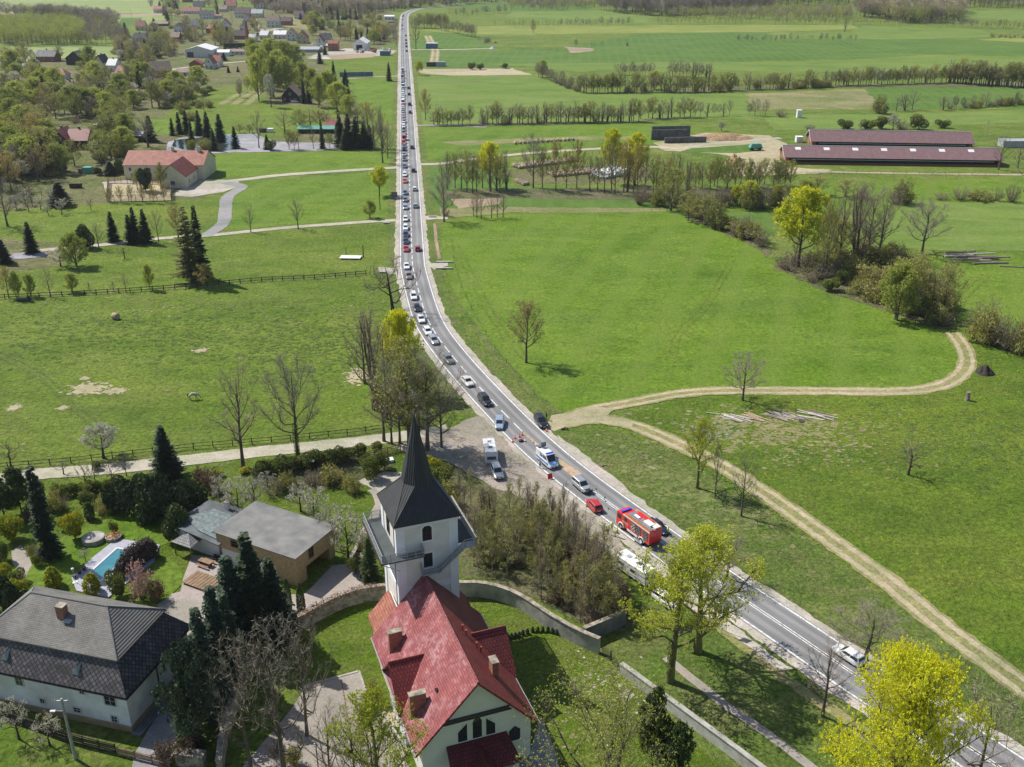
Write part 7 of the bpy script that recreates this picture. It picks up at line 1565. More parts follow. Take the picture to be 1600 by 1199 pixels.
for s in (36, 37): kind('r', broad(s, 10, 3.2, .2, 14, 8, 8, 2, .022, 3200, .12, rise=.7, gnarl=.1), 10, 6.2, 'bark', 'twig_brown', 'leaf_rust')
for s in (38, 39): kind('y', broad(s, 10, 4.0, .08, 17, 9, 9, 2, .03, 8500, .17, rise=.8, stems=2, droop=.15), 10, 8.2, 'bark', 'twig_brown', 'leaf_willow')
kind('Gs', broad(40, 10, 4.4, .12, 15, 10, 10, 3, .014, 16000, .045, rise=.85, stems=2), 10, 8.4, 'bark', 'twig_brown', 'leaf_willow')
for s in (41, 42): kind('W', broad(s, 6, 2.6, .3, 12, 8, 7, 2, .03, 5200, .09, rise=.6, gnarl=.3), 6, 5.2, 'bark_dark', 'twig_brown', 'blossom')
kind('Ws', broad(43, 6, 2.6, .26, 10, 7, 7, 2, .04, 1700, .08, rise=.5, gnarl=.6), 6, 5.0, 'bark_dark', 'twig_brown', 'blossom'); kind('Pk', bush(44, 3, 2.2, 26, 16, .03, 1600, .10), 3, 4.4, 'bark', 'twig_brown', 'blossom_pink')
for s in (51, 52, 53): kind('S', spruce(s), 10, 4.6, 'bark_dark', 'dry_leaf', 'needles_dark')
kind('Sb', spruce(54, R_=1.9, base=.15), 10, 3.8, 'bark_dark', 'dry_leaf', 'needles_blue'); kind('Sg', spruce(55, R_=2.5, tiers=34, per=16), 10, 5.0, 'bark_dark', 'dry_leaf', 'needles_mid')
kind('St', spruce(56, R_=1.15, tiers=34, per=12, droop=1.1, ql=.4), 10, 2.4, 'bark_dark', 'dry_leaf', 'needles_dark')
kind('L', spruce(57, R_=2.3, tiers=30, per=10, base=.10, ql=.34, droop=.15), 10, 4.6, 'bark', 'twig_brown', 'needles_larch')
kind('P', broad(58, 10, 3.8, .14, 16, 8, 7, 1, .04, 11000, .20, rise=.8), 10, 7.6, 'bark_dark', 'twig_brown', 'needles_mid'); kind('Pb', broad(158, 10, 3.8, .14, 16, 8, 7, 1, .03, 15000, .13, rise=.8), 10, 7.6, 'bark_dark', 'twig_brown', 'needles_blue'); kind('Pd', blob(59, 4, 2.3, 3600, .19, lumps=9), 4, 4.6, 'bark_dark', 'twig_brown', 'needles_dark'); kind('Pd', blob(60, 4, 2.1, 3600, .19, lumps=8), 4, 4.3, 'bark_dark', 'twig_brown', 'needles_mid')
kind('T', column(61, 5, .75, 2400, .12), 5, 1.5, 'bark', 'twig_brown', 'needles_mid'); kind('Tg', column(62, 2, .62, 1300, .10), 2, 1.24, 'bark', 'twig_brown', 'leaf_gold')
kind('g', blob(63, 2.4, 1.5, 2200, .12, lumps=7), 2.4, 3.0, 'bark', 'twig_brown', 'leaf_bush'); kind('g', blob(64, 2.4, 1.4, 2200, .12, lumps=6), 2.4, 2.8, 'bark', 'twig_brown', 'leaf_bush')
kind('gy', blob(65, 2.2, 1.5, 2200, .11, lumps=7), 2.2, 3.0, 'bark', 'twig_brown', 'leaf_gold')
for s in (66, 67): kind('h', bush(s, 3, 2.0, 34, 18, .04), 3, 4.2, 'bark', 'twig_brown', None)
for s in (68, 69): kind('hg', bush(s, 3, 2.0, 30, 16, .035, 2200, .12), 3, 4.2, 'bark', 'twig_brown', 'leaf_olive')
kind('hd', bush(70, 3, 2.0, 34, 18, .04, 2000, .11), 3, 4.2, 'bark', 'twig_brown', 'dry_leaf')
for s in (71, 72, 73): kind('sap', broad(s, 10, 1.9, .12, 13, 6, 6, 2, .022, 2200, .065, rise=.85, tr=.065, wob=.6), 10, 3.9, 'bark_pale', 'twig_brown', 'leaf_olive')
kind('sb', broad(74, 10, 2.0, .12, 15, 7, 8, 3, .022, rise=1.0, tr=.08), 10, 3.6, 'bark', 'twig_brown', None)
NAMES = {'B': ('bare_tree', 'tree'), 'b': ('bare_tree', 'tree'), 'bd': ('bare_tree', 'tree'), 'gn': ('bare_tree', 'tree'), 'pale': ('bare_tree', 'tree'), 'ap': ('apple_tree', 'tree'), 'O': ('budding_tree', 'tree'), 'Y': ('maple_tree', 'tree'), 'Yb': ('maple_tree', 'tree'), 'Ys': ('maple_tree', 'tree'), 'G': ('budding_tree', 'tree'), 'o': ('budding_tree', 'tree'), 'r': ('budding_tree', 'tree'), 'y': ('willow_tree', 'tree'), 'Gs': ('budding_tree', 'tree'), 'W': ('blossom_tree', 'tree'), 'Ws': ('blossom_tree', 'tree'), 'Pk': ('blossom_shrub', 'shrub'),
 'S': ('spruce_tree', 'conifer'), 'Sb': ('spruce_tree', 'conifer'), 'Sg': ('spruce_tree', 'conifer'), 'St': ('spruce_tree', 'conifer'), 'L': ('larch_tree', 'conifer'), 'P': ('pine_tree', 'conifer'), 'Pb': ('pine_tree', 'conifer'), 'Pd': ('conifer_shrub', 'conifer'), 'T': ('thuja_tree', 'conifer'), 'Tg': ('golden_shrub', 'shrub'), 'g': ('green_shrub', 'shrub'), 'gy': ('golden_shrub', 'shrub'), 'h': ('bare_shrub', 'shrub'), 'hg': ('budding_shrub', 'shrub'), 'hd': ('dry_shrub', 'shrub'), 'sap': ('birch_sapling', 'young tree'), 'sb': ('bare_sapling', 'young tree')}
DESC = {'B': 'bare spreading tree', 'b': 'bare slender tree', 'bd': 'bare many-stemmed tree', 'gn': 'gnarled bare tree', 'pale': 'pale bare tree', 'ap': 'crooked bare apple tree', 'O': 'tree with rusty buds', 'Y': 'yellow-green maple', 'Yb': 'bright yellow maple', 'Ys': 'yellow-green mossy maple', 'G': 'light green budding tree', 'o': 'olive budding tree', 'r': 'rust-tinted budding tree', 'y': 'pale green willow', 'Gs': 'yellow-green budding tree', 'W': 'white blossoming tree', 'Ws': 'sparsely blossoming fruit tree', 'Pk': 'pink blossoming shrub', 'S': 'dark spruce', 'Sb': 'blue spruce', 'Sg': 'green spruce', 'St': 'narrow dark spruce', 'L': 'feathery larch', 'P': 'broad green pine', 'Pd': 'dark round conifer', 'T': 'columnar thuja', 'Tg': 'golden column shrub', 'g': 'green shrub', 'gy': 'golden-green shrub', 'h': 'bare brown bush', 'hg': 'olive budding bush', 'hd': 'rusty dry bush', 'sap': 'light green birch sapling', 'sb': 'bare sapling'}
TR = random.Random(99); PEND = []
def tree_at(X, Y, h, wd, k, label, group=None, full=True, rot=None, tilt=0.0):
    (trunk, crown, one), H, Wd = TR.choice(KIND[k]); nm, cat = NAMES[k]; sc = (wd/Wd, wd/Wd, h/H); rz = TR.random()*6.28 if rot is None else rot
    if full:
        t = thing(nm, label, cat, (X, Y, 0), rz, group); put('stem' if 'shrub' in nm else 'trunk', trunk, t); put('foliage' if 'shrub' in nm else 'crown', crown, t)
    else:
        PEND.append((ppm(proj(X, Y)[1])*h, nm, cat, one, X, Y, rz, sc, label, group, k, h)); return
    t.scale = sc
    if tilt: t.rotation_euler = (tilt, 0, rz)
    return t
def tree(u, v, vt, k, label, wpx=None, group=None, full=True, tilt=0.0, rot=None):
    X, Y = G(u, v); h = Zat(u, vt, Y); (_, H, Wd) = KIND[k][0]; wd = wpx/(F_PX/(Y*C_-(h*.6-CAM_H)*S_)) if wpx else h*Wd/H
    return tree_at(X, Y, h, wd, k, label, group, full, rot, tilt)
# ---- single trees one can point to
for a in (
 (380, 730, 568, 'b', 'tall bare tree between the lane and the garden, left of the ivy-clad one', 86), (465, 713, 556, 'B', 'tall bare tree with ivy-dark trunk on the lane', 100),
 (162, 716, 667, 'W', 'white blossoming tree at the pasture fence', 58), (262, 747, 665, 'S', 'dark spruce standing on the lane edge near the blossoming tree', 56), (18, 731, 684, 'ap', 'leaning bare fruit tree at the left pasture fence', 36), (822, 567, 473, 'O', 'lone round-crowned tree with rusty buds in the big meadow', 62),
 (1160, 626, 552, 'B', 'bare dense-crowned tree between the two sandy tracks', 74), (1419, 743, 690, 'ap', 'lone crooked apple tree on the slope meadow', 50), (1089, 763, 658, 'Ys', 'yellow maple on the verge beside the sandy track', 64), (1117, 779, 690, 'b', 'thin bare tree right of the verge maple', 26), (1158, 807, 708, 'b', 'slender bare tree lowest of the three on the verge', 46),
 (1046, 1065, 868, 'Ys', 'tall mossy-trunked maple before the pale churchyard wall', 165), (1090, 1018, 832, 'Ys', 'tall maple leaning over the road behind the mossy one', 168), (1376, 1335, 1036, 'Yb', 'huge bright yellow maple at the lower right corner', 226), (1352, 1032, 955, 'B', 'bare twiggy tree over the road behind the yellow maple', 130), (1525, 1235, 1075, 'pale', 'bare tree at the right bottom edge over the road', 130), (1285, 1120, 990, 'b', 'bare leaning tree left of the huge yellow maple', 80), (1135, 905, 835, 'b', 'bare bush-like tree on the right shoulder past the maples', 80),
 (598, 1300, 1088, 'Ys', 'fresh yellow-green maple in front of the church porch side', 150), (935, 1290, 1062, 'Gs', 'wide budding tree on the churchyard lawn', 250), (1018, 1215, 1082, 'P', 'dense green yew beside the pale churchyard wall', 52), (1052, 1238, 1135, 'P', 'smaller green yew right of the taller yew', 60),
 (403, 1012, 832, 'S', 'tallest dark spruce in the yard before the outbuilding', 100), (372, 1022, 868, 'Sb', 'bluish spruce left of the tallest yard spruce', 84), (432, 1000, 872, 'S', 'lower dark spruce right of the tallest yard spruce', 78), (352, 1092, 915, 'Sb', 'blue spruce in the middle of the spruce row', 76), (330, 1120, 950, 'Sb', 'blue spruce at the drive side of the spruce row', 74), (366, 1070, 925, 'Sb', 'blue-grey spruce next to the stone wall', 66), (312, 1175, 1012, 'Pb', 'broad green pine at the lower end of the spruce row', 104), (300, 1165, 1045, 'Sg', 'green spruce merging with the broad pine', 60),
 (452, 955, 905, 'T', 'columnar thuja at the outbuilding corner, left of two', 12), (472, 962, 912, 'T', 'columnar thuja at the outbuilding corner, right of two', 14), (578, 905, 838, 'Sg', 'green conifer left of the church tower', 40), (555, 897, 868, 'g', 'round green shrub at the paved yard edge', 26),
 (395, 1215, 1000, 'pale', 'pale bare tree behind the stone wall, leftmost by the car park', 130), (445, 1215, 965, 'pale', 'largest pale bare tree over the car park edge', 150), (480, 1150, 980, 'pale', 'pale bare tree at the car park corner', 110), (520, 1260, 1098, 'b', 'bare sapling tree on the car park, left of the yellow-green maple', 80), (560, 1280, 1100, 'b', 'bare sapling tree touching the yellow-green maple', 80),
 (78, 872, 728, 'St', 'tall dark weeping spruce in the garden', 44), (35, 805, 735, 'P', 'dark pine in the left garden', 52), (8, 810, 750, 'P', 'dark pine at the left photo edge', 50), (614, 489, 403, 'gn', 'gnarled bare tree on the left shoulder of the bend', 92),
 (588, 640, 470, 'bd', 'tall bare trees clump left of the yellow treetop', 104), (605, 655, 500, 'b', 'bare poplar-like tree beside the yellow treetop', 60), (628, 612, 489, 'Y', 'yellow-topped maple by the road bend', 60), (600, 690, 555, 'b', 'bare tree beside the lane left of the olive-tinged one', 70), (625, 694, 570, 'B', 'bare twiggy tree under the yellow treetop', 80), (570, 600, 482, 'b', 'bare tree at the far left of the roadside clump', 60), (640, 700, 535, 'o', 'olive-tinged tree in front of the yellow-topped maple', 110), (668, 704, 545, 'B', 'broad bare tree at the layby entrance', 128), (612, 694, 600, 'b', 'thin bare tree left of the spire on the lane', 56), (655, 698, 570, 'o', 'olive budding tree behind the church spire', 76), (690, 700, 590, 'b', 'bare tree over the parked layby edge', 60),
 (300, 441, 322, 'L', 'tall feathery larch in the upper meadow', 66), (316, 436, 320, 'S', 'dark spruce pressed behind the tall larch', 34), (320, 452, 413, 'r', 'small round tan-leaved tree right of the larch', 31), (178, 378, 330, 'S', 'dark spruce standing left of the spruce trio', 25), (205, 381, 335, 'S', 'left spruce of the dark trio by the lane', 24), (213, 379, 323, 'S', 'middle spruce of the dark trio by the lane', 24), (229, 380, 326, 'S', 'right spruce of the dark trio by the lane', 26), (50, 396, 346, 'S', 'dark spruce near the small left pond', 28), (8, 412, 374, 'S', 'dark spruce at the left edge above the fence', 28), (120, 417, 366, 'y', 'yellow-green willow on the meadow left of the spruces', 44), (95, 417, 388, 'W', 'white blossoming bush-tree beside the willow', 34), (136, 388, 350, 'Pd', 'dark round conifer above the willow', 32), (155, 390, 348, 'b', 'bare tree beside the dark round conifer', 26),
 (195, 405, 382, 'ap', 'small bare apple tree below the spruce trio', 22), (12, 354, 278, 'B', 'bare dark tree at the left edge over the orchard', 62), (248, 378, 327, 'b', 'bare tree beside the lane, left of the rusty one', 22), (279, 372, 320, 'r', 'rust-tinted tree touching the larch', 30), (392, 363, 320, 'b', 'small bare tree on the lane, left of the taller one', 22), (466, 358, 308, 'b', 'bare oval tree on the lane near the white board', 26), (578, 341, 314, 'y', 'tiny yellow willow at the lane end', 22), (593, 306, 262, 'Y', 'yellow maple at the left shoulder above the lanes', 33), (598, 255, 180, 'b', 'tall bare poplar by the left shoulder', 34), (694, 347, 272, 'B', 'bare dark tree at the upper corner of the big meadow', 52),
 (1247, 418, 297, 'Y', 'large yellow maple at the head of the hedge belt', 86), (1440, 396, 311, 'B', 'round bare oak in the right meadows', 80), (1400, 500, 415, 'y', 'yellow willow in the hedge belt', 66), (1372, 405, 300, 'b', 'leaning bare tree at the belt end', 60), (1335, 408, 280, 'bd', 'tall bare many-stemmed tree in the belt', 88), (1310, 412, 286, 'b', 'tall bare tree right of the large yellow maple', 56), (1290, 420, 300, 'b', 'bare tree touching the large yellow maple', 46), (1355, 402, 288, 'B', 'bare tree behind the leaning one', 66), (1283, 438, 318, 'o', 'budding tree at the foot of the large yellow maple', 30), (1430, 506, 440, 'sb', 'thin white-barked sapling beside the yellow willow', 26),
 (1048, 330, 262, 'G', 'green budding tree at the top right corner of the big meadow', 56), (1170, 322, 284, 'Y', 'yellow-green tree row middle beyond the meadow', 36), (1208, 320, 278, 'b', 'bare tree row right of the yellow-green one', 36), (955, 287, 204, 'Y', 'yellow maple in the tree belt, left of two', 38), (992, 290, 211, 'Y', 'yellow maple in the tree belt, right of two', 40), (765, 294, 224, 'Y', 'yellow-green tree at the left end of the belt', 38), (833, 294, 208, 'B', 'bare fan-shaped tree in the belt by the bales', 46), (655, 118, 96, 'Y', 'small yellow tree right of the road in the far fields', 13), (608, 127, 97, 'Sg', 'lone narrow spruce left of the far road', 12), (665, 188, 140, 'r', 'rusty tree right of the packed queue', 20), (1127, 205, 191, 'W', 'small white blossoming tree by the manure heap', 13),
 (40, 920, 895, 'ap', 'small round topiary tree in the garden circle', 22), (650, 78, 26, 'b', 'tall bare tree close to the far road, right side', 18)):
    u, v, vt, k, lb, wp = a; tree(u, v, vt, k, lb, wp)
# big limbs reaching over the road and trunk ivy
for u, v in ((465, 713), (1046, 1065)):
    X, Y = G(u, v); T = TM(u)
    for i in range(900): z = T.rng.uniform(.2, 6.5); a = T.rng.random()*6.28; r = .42+.1*T.rng.random(); T.leaf(Vector((r*math.cos(a), r*math.sin(a), z)), .11)
    me = T.meshes('bark', 'twig_brown', 'leaf_bush')[1]; me.name = 'ivy'; o = put('ivy', me, None, (X, Y, 0)); o['label'] = 'ivy climbing the trunk of the %s' % ('tall bare tree on the lane' if u == 465 else 'mossy-trunked maple by the pale wall'); o['category'] = 'ivy'
# ---- gardens and yards near the camera
def many(L_, k, label, group, wf=None, full=True):
    for e in L_:
        u, v, vt = e[:3]; tree(u, v, vt, e[4] if len(e) > 4 else k, label, e[3] if len(e) > 3 else None, group, full)
many([(205, 806, 752, 50), (232, 812, 745, 56), (262, 818, 742, 58), (292, 815, 752, 52), (222, 786, 738, 46), (250, 790, 745, 44), (190, 782, 744, 38), (308, 800, 758, 42), (278, 845, 790, 50), (178, 800, 765, 34)], 'Pd', 'dark conifer in the dense thicket left of the workshop', 'dark conifer thicket')
many([(96, 776, 756, 26), (112, 774, 756, 24), (126, 772, 755, 24), (140, 770, 752, 24), (156, 768, 752, 22), (170, 770, 750, 24), (182, 768, 745, 22)], 'g', 'low green shrub in the hedge above the garden', 'hedge above the garden')
many([(408, 742, 722, 34), (430, 738, 716, 34), (452, 735, 712, 36), (475, 731, 708, 36), (498, 728, 704, 36), (520, 724, 702, 36), (542, 720, 698, 34), (562, 716, 696, 30), (578, 750, 716, 36), (572, 738, 712, 30), (588, 710, 692, 24)], 'g', 'green shrub in the hedge along the lane fence', 'hedge along the garden lane')
many([(100, 742, 716, 26), (135, 764, 721, 26), (150, 758, 720, 22), (176, 752, 718, 26), (198, 744, 708, 20)], 'ap', 'small crooked bare fruit tree between lane and garden', 'fruit trees along the lane')
many([(118, 842, 800, 38, 'gy'), (105, 828, 808, 28, 'gy'), (18, 845, 805, 46, 'gy'), (8, 905, 880, 30, 'gy'), (28, 930, 905, 34, 'gy')], 'gy', 'golden-green round shrub in the left garden', 'golden shrubs of the garden')
many([(141, 812, 785, 16, 'T'), (5, 950, 900, 40, 'Pd'), (22, 965, 915, 36, 'Pd'), (45, 955, 925, 30, 'Pd'), (2, 880, 850, 30, 'g'), (30, 910, 888, 24, 'g')], 'g', 'dark evergreen shrub in the left garden', 'evergreen shrubs of the garden')
many([(60, 790, 752, 30, 'g'), (88, 800, 765, 26, 'hg'), (140, 790, 768, 30, 'g'), (165, 800, 770, 34, 'hg'), (12, 790, 770, 30, 'hd'), (48, 815, 790, 26, 'hd'), (60, 885, 868, 20, 'g'), (52, 865, 850, 22, 'hg'), (70, 975, 950, 26, 'g'), (12, 1000, 970, 30, 'g'), (100, 795, 770, 24, 'h'), (178, 835, 815, 14, 'g'), (150, 735, 722, 18, 'g')], 'g', 'bush filling the border of the left garden', 'border bushes of the garden')
for a in ((85, 917, 888, 'Tg', 'golden conifer column on the lawn left of the terrace', 26), (145, 927, 897, 'Tg', 'golden conifer column at the pool foot', 26), (182, 932, 892, 'g', 'grey-green shrub between the pool and the pink shrub', 36), (222, 937, 880, 'Pk', 'pink blossoming shrub beside the dry hedge screen', 52), (245, 938, 905, 'hd', 'rusty bush beside the pink shrub', 34), (134, 878, 858, 'Ws', 'small blossoming shrub-tree by the round tub', 16)): tree(*a[:5], a[5])
many([(375, 815, 748, 44), (400, 800, 745, 44), (345, 790, 758, 30), (493, 830, 762, 50), (545, 880, 795, 56), (520, 860, 790, 44), (418, 760, 740, 30), (470, 800, 758, 40), (345, 780, 742, 30)], 'Ws', 'sparsely blossoming old fruit tree behind the outbuilding', 'old fruit trees behind the outbuilding')
many([(430, 775, 745, 40, 'h'), (450, 765, 738, 36, 'hg'), (520, 755, 725, 40, 'hg'), (490, 760, 730, 40, 'h'), (550, 770, 740, 30, 'hg'), (330, 770, 735, 40, 'hd'), (315, 755, 730, 30, 'hd'), (570, 860, 830, 26, 'hg'), (600, 735, 706, 30, 'g'), (675, 745, 712, 34, 'gy'), (690, 760, 725, 40, 'g'), (700, 790, 750, 40, 'hg'), (340, 745, 735, 22, 'gy'), (382, 740, 730, 20, 'gy')], 'h', 'loose bush in the kitchen garden behind the outbuilding', 'bushes of the kitchen garden')
many([(30, 1155, 1095, 44), (78, 1165, 1120, 44)], 'Ws', 'small blossoming fruit tree before the white house', 'fruit trees before the white house')
many([(585, 1125, 1050, 26, 'T')], 'g', 'tall pampas-like tuft', 'x') if 0 else tree(586, 1098, 1062, 'hg', 'tufted pale ornamental grass by the church wall', 30)
many([(x, y, y-9, 6) for x, y in ((793, 998), (799, 998), (805, 997), (811, 996), (817, 993), (824, 991), (832, 988), (840, 988), (848, 988), (856, 988), (863, 990), (870, 992), (877, 993), (884, 994), (891, 996))], 'T', 'small dark thuja seedling in the curved row on the church lawn', 'curved row of thuja seedlings')
many([(260, 1190, 1160, 40, 'hd'), (290, 1188, 1150, 46, 'hd'), (430, 1180, 1150, 40, 'h'), (460, 1195, 1165, 30, 'hg')], 'h', 'dry bush near the gatepost and stone wall', 'dry bushes at the gatepost')
# the thicket between the church tower and the road
random.seed(77)
def inside(p, P):
    r = False; n = len(P)
    for i in range(n):
        (x0, y0), (x1, y1) = P[i], P[(i+1) % n]
        if (y0 > p[1]) != (y1 > p[1]) and p[0] < (x1-x0)*(p[1]-y0)/(y1-y0)+x0: r = not r
    return r
def scatter(P, n, kinds, hr, desc, group, seed, full=False, wf=1.0, avoid=True, sep=0.0):
    g = random.Random(seed); u0, u1, v0, v1 = min(p[0] for p in P), max(p[0] for p in P), min(p[1] for p in P), max(p[1] for p in P); c = 0; tries = 0; done = []
    ks = [k for k, w_ in kinds for _ in range(w_)]
    while c < n and tries < n*60:
        tries += 1; u, v = g.uniform(u0, u1), g.uniform(v0, v1)
        if not inside((u, v), P): continue
        if avoid and any(a < u < b and t < v < d for a, b, t, d in HR): continue
        if sep and any(abs(u-a) < sep and abs(v-b) < sep*.6 for a, b in done): continue
        done.append((u, v)); k = g.choice(ks); X, Y = G(u, v); (_, H, Wd) = KIND[k][0]; h = g.uniform(*hr)
        if k in ('g', 'gy', 'h', 'hg', 'hd', 'Pd', 'Pk'): h *= .42
        elif k in ('W', 'Ws', 'ap'): h *= .6
        tree_at(X, Y, h, h*Wd/H*wf*g.uniform(.85, 1.2), k, DESC[k]+' '+desc, group, full); c += 1
HR.append((738, 805, 735, 830)); TH = [(705, 775), (740, 790), (800, 790), (840, 800), (895, 850), (945, 895), (968, 950), (960, 985), (925, 985), (870, 950), (800, 915), (745, 900)]
scatter(TH, 104, [('sap', 7), ('sb', 3)], (6.5, 11.5), 'in the thicket between church tower and road', 'thicket beside the church tower', 1, True, sep=6)
scatter(TH, 46, [('h', 3), ('hg', 4), ('g', 1), ('hd', 1)], (3, 6), 'as undergrowth of the thicket beside the tower', 'undergrowth of the thicket', 2, True, sep=6)
scatter([(905, 960), (960, 930), (975, 975), (920, 990)], 7, [('h', 2), ('hd', 1)], (6, 9), 'behind the dark wall stub', 'bushes behind the wall stub', 3, True)
many([(910, 918, 795, 62), (938, 914, 836, 58)], 'b', 'bare tree rising from the thicket edge by the firefighters', 'bare trees at the thicket edge')
# along the pasture fence and in the upper meadow
many([(14, 466, 416, 26, 'r'), (30, 467, 425, 18, 'y'), (49, 464, 430, 20, 'y'), (79, 464, 418, 26, 'b'), (113, 457, 428, 24, 'y'), (140, 457, 438, 12, 'sb'), (178, 456, 436, 14, 'sb'), (197, 457, 425, 16, 'b'), (235, 453, 414, 18, 'y')], 'b', 'young tree along the upper pasture fence', 'young trees along the pasture fence')
many([(745, 341, 302, 20), (752, 342, 300, 18), (768, 341, 302, 20), (777, 340, 304, 18), (786, 340, 300, 20), (740, 338, 306, 16), (696, 338, 316, 16, 'h')], 'b', 'bare stem tree in the small group above the big meadow', 'bare group above the big meadow')
# the tree belt beyond the big meadow
random.seed(8)
BL = []
for u in list(range(694, 800, 9)): BL.append((u+random.uniform(-4, 4), 300+random.uniform(-6, 3), 300-random.uniform(48, 72), 26, random.choice(['b', 'bd', 'b', 'o'])))
for u in list(range(850, 940, 17))+list(range(945, 1075, 9)): BL.append((u+random.uniform(-4, 4), 293+(u-846)*.07+random.uniform(-4, 4), 293-random.uniform(46, 76), 26, random.choice(['b', 'b', 'o', 'bd', 'r'])))
for u in list(range(1076, 1240, 8)): BL.append((u+random.uniform(-4, 4), 296+random.uniform(-8, 2), 296-random.uniform(36, 52), 22, random.choice(['b', 'o', 'G', 'r'])))
many(BL, 'b', 'tree in the belt beyond the big meadow', 'tree belt beyond the big meadow')
for o in COL.objects:
    if o.get('group') == 'tree belt beyond the big meadow': o['label'] = {'bare_tree': 'bare grey-brown tree', 'budding_tree': 'budding tree'}.get(o.name.split('.')[0], 'tree')+' in the belt beyond the big meadow'
many([(u+random.uniform(-4, 4), 303+(u-690)*.045+random.uniform(-5, 6), 303-random.uniform(8, 20), 30, random.choice(['h', 'h', 'hg'])) for u in range(1000, 1230, 12)], 'h', 'bush at the foot of the belt beyond the meadow', 'undergrowth of the tree belt')
many([(1090+i*9+random.uniform(-3, 3), 337+i*4.4+random.uniform(-3, 3), 337+i*4.4-random.uniform(14, 34), 30, random.choice(['h', 'hg', 'h', 'o'])) for i in range(12)], 'h', 'bush on the slope edge along the curved meadow border', 'bushes along the curved meadow border')
many([(1075, 345, 300, 36, 'o'), (1100, 352, 305, 44, 'o'), (1120, 358, 312, 36, 'hg'), (1085, 340, 310, 30, 'hg'), (1168, 374, 334, 40, 'h'), (1160, 365, 335, 34, 'h')], 'o', 'dense budding clump at the meadow corner', 'clumps at the meadow corner')
many([(1140+i*8, 322+random.uniform(-2, 2), 322-random.uniform(26, 40), 16, random.choice(['b', 'Y', 'b'])) for i in range(11)], 'b', 'thin tree in the short row beyond the meadow corner', 'short row beyond the meadow corner')
# the hedge belt on the right
HB = [(1215, 415), (1260, 400), (1300, 405), (1400, 405), (1440, 430), (1475, 470), (1480, 505), (1465, 512), (1400, 485), (1330, 465), (1270, 445), (1222, 425)]
scatter(HB, 58, [('hg', 7), ('h', 4), ('g', 1)], (8, 14), 'in the hedge belt below the large yellow maple', 'bushes of the hedge belt', 5, True, 1.1, sep=9)
scatter(HB, 10, [('b', 3), ('o', 2)], (10, 15), 'in the hedge belt below the large yellow maple', 'slender trees of the hedge belt', 6, True, sep=9)
many([(1518, 530, 470, 46, 'b'), (1535, 535, 478, 52, 'hg'), (1553, 540, 482, 56, 'h'), (1575, 548, 492, 56, 'h'), (1595, 552, 498, 44, 'hg'), (1545, 528, 466, 40, 'b'), (1598, 540, 500, 26, 'y')], 'h', 'dense bush in the clump at the right edge beyond the track bend', 'clump at the track bend')
many([(1400, 320, 282, 34, 'h'), (1410, 318, 280, 36, 'hg'), (1470, 312, 300, 30, 'h'), (1500, 313, 290, 34, 'h'), (1530, 314, 296, 36, 'hg'), (1555, 314, 292, 30, 'h'), (1580, 316, 285, 30, 'h'), (1600, 300, 230, 50, 'pale'), (1560, 266, 210, 30, 'b'), (1590, 262, 225, 30, 'b'), (1230, 318, 285, 30, 'G'), (1255, 312, 282, 34, 'y'), (1275, 305, 276, 40, 'o'), (1320, 308, 280, 40, 'o'), (1350, 312, 285, 34, 'h')], 'h', 'bush or tree south of the cattle barns', 'bushes south of the cattle barns')
many([(1265, 203, 194, 22, 'h'), (1318, 202, 186, 24, 'g'), (1345, 202, 192, 14, 'W'), (1360, 203, 186, 26, 'g'), (1378, 202, 182, 26, 'g'), (1395, 203, 180, 20, 'W'), (1408, 202, 184, 30, 'h'), (1435, 203, 180, 32, 'g'), (1470, 200, 186, 22, 'g'), (1220, 183, 168, 22, 'h'), (1375, 178, 148, 26, 'hg'), (1412, 173, 144, 32, 'bd'), (1400, 174, 150, 20, 'b'), (1425, 172, 140, 20, 'b')], 'g', 'shrub behind the cattle barns', 'shrubs behind the cattle barns', full=False)
# farm orchard, pond and village surroundings on the left
scatter([(20, 300), (160, 308), (150, 330), (60, 340), (20, 335)], 22, [('ap', 5), ('Ws', 3), ('W', 1)], (6, 9), 'in the farm orchard', 'farm orchard', 7, True, sep=7)
many([(172+i*17, 318+random.uniform(-2, 1), 318-random.uniform(24, 34), 14) for i in range(6)], 'r', 'rust-tinted young tree around the riding pen', 'young trees around the riding pen')
many([(215, 298, 262, 20, 'G'), (228, 300, 262, 26, 'Pd'), (252, 296, 252, 22, 'G'), (95, 322, 284, 40, 'Sb'), (155, 274, 262, 16, 'Pd'), (173, 274, 252, 26, 'Sb'), (190, 272, 248, 22, 'Pd')], 'G', 'tree beside the farmhouse front', 'trees around the farmhouse')
many([(270, 212, 184, 13), (281, 210, 175, 16), (292, 208, 172, 19), (312, 212, 172, 20, 'S'), (325, 214, 174, 20, 'S'), (345, 222, 178, 24), (368, 232, 197, 17), (236, 222, 180, 26), (300, 222, 184, 12)], 'S', 'dark spruce around the fish pond', 'spruces around the fish pond')
many([(232, 230, 180, 48, 'b'), (335, 236, 200, 16, 'Sg'), (405, 232, 172, 26, 'b'), (418, 234, 210, 14, 'S'), (425, 235, 218, 18, 'g'), (452, 234, 202, 16, 'G'), (460, 234, 205, 14, 'r'), (467, 234, 200, 16, 'b'), (490, 233, 195, 16, 'b'), (504, 233, 186, 12, 'Sg'), (515, 232, 208, 14, 'G'), (445, 210, 172, 34, 'b'), (470, 205, 172, 34, 'G'), (485, 200, 170, 34, 'b'), (500, 198, 172, 30, 'r'), (512, 200, 172, 30, 'b'), (300, 236, 218, 16, 'gy'), (320, 236, 216, 22, 'hg'), (375, 208, 194, 16, 'r'), (390, 208, 195, 16, 'r')], 'b', 'tree on the bank of the fish ponds', 'trees on the pond banks')
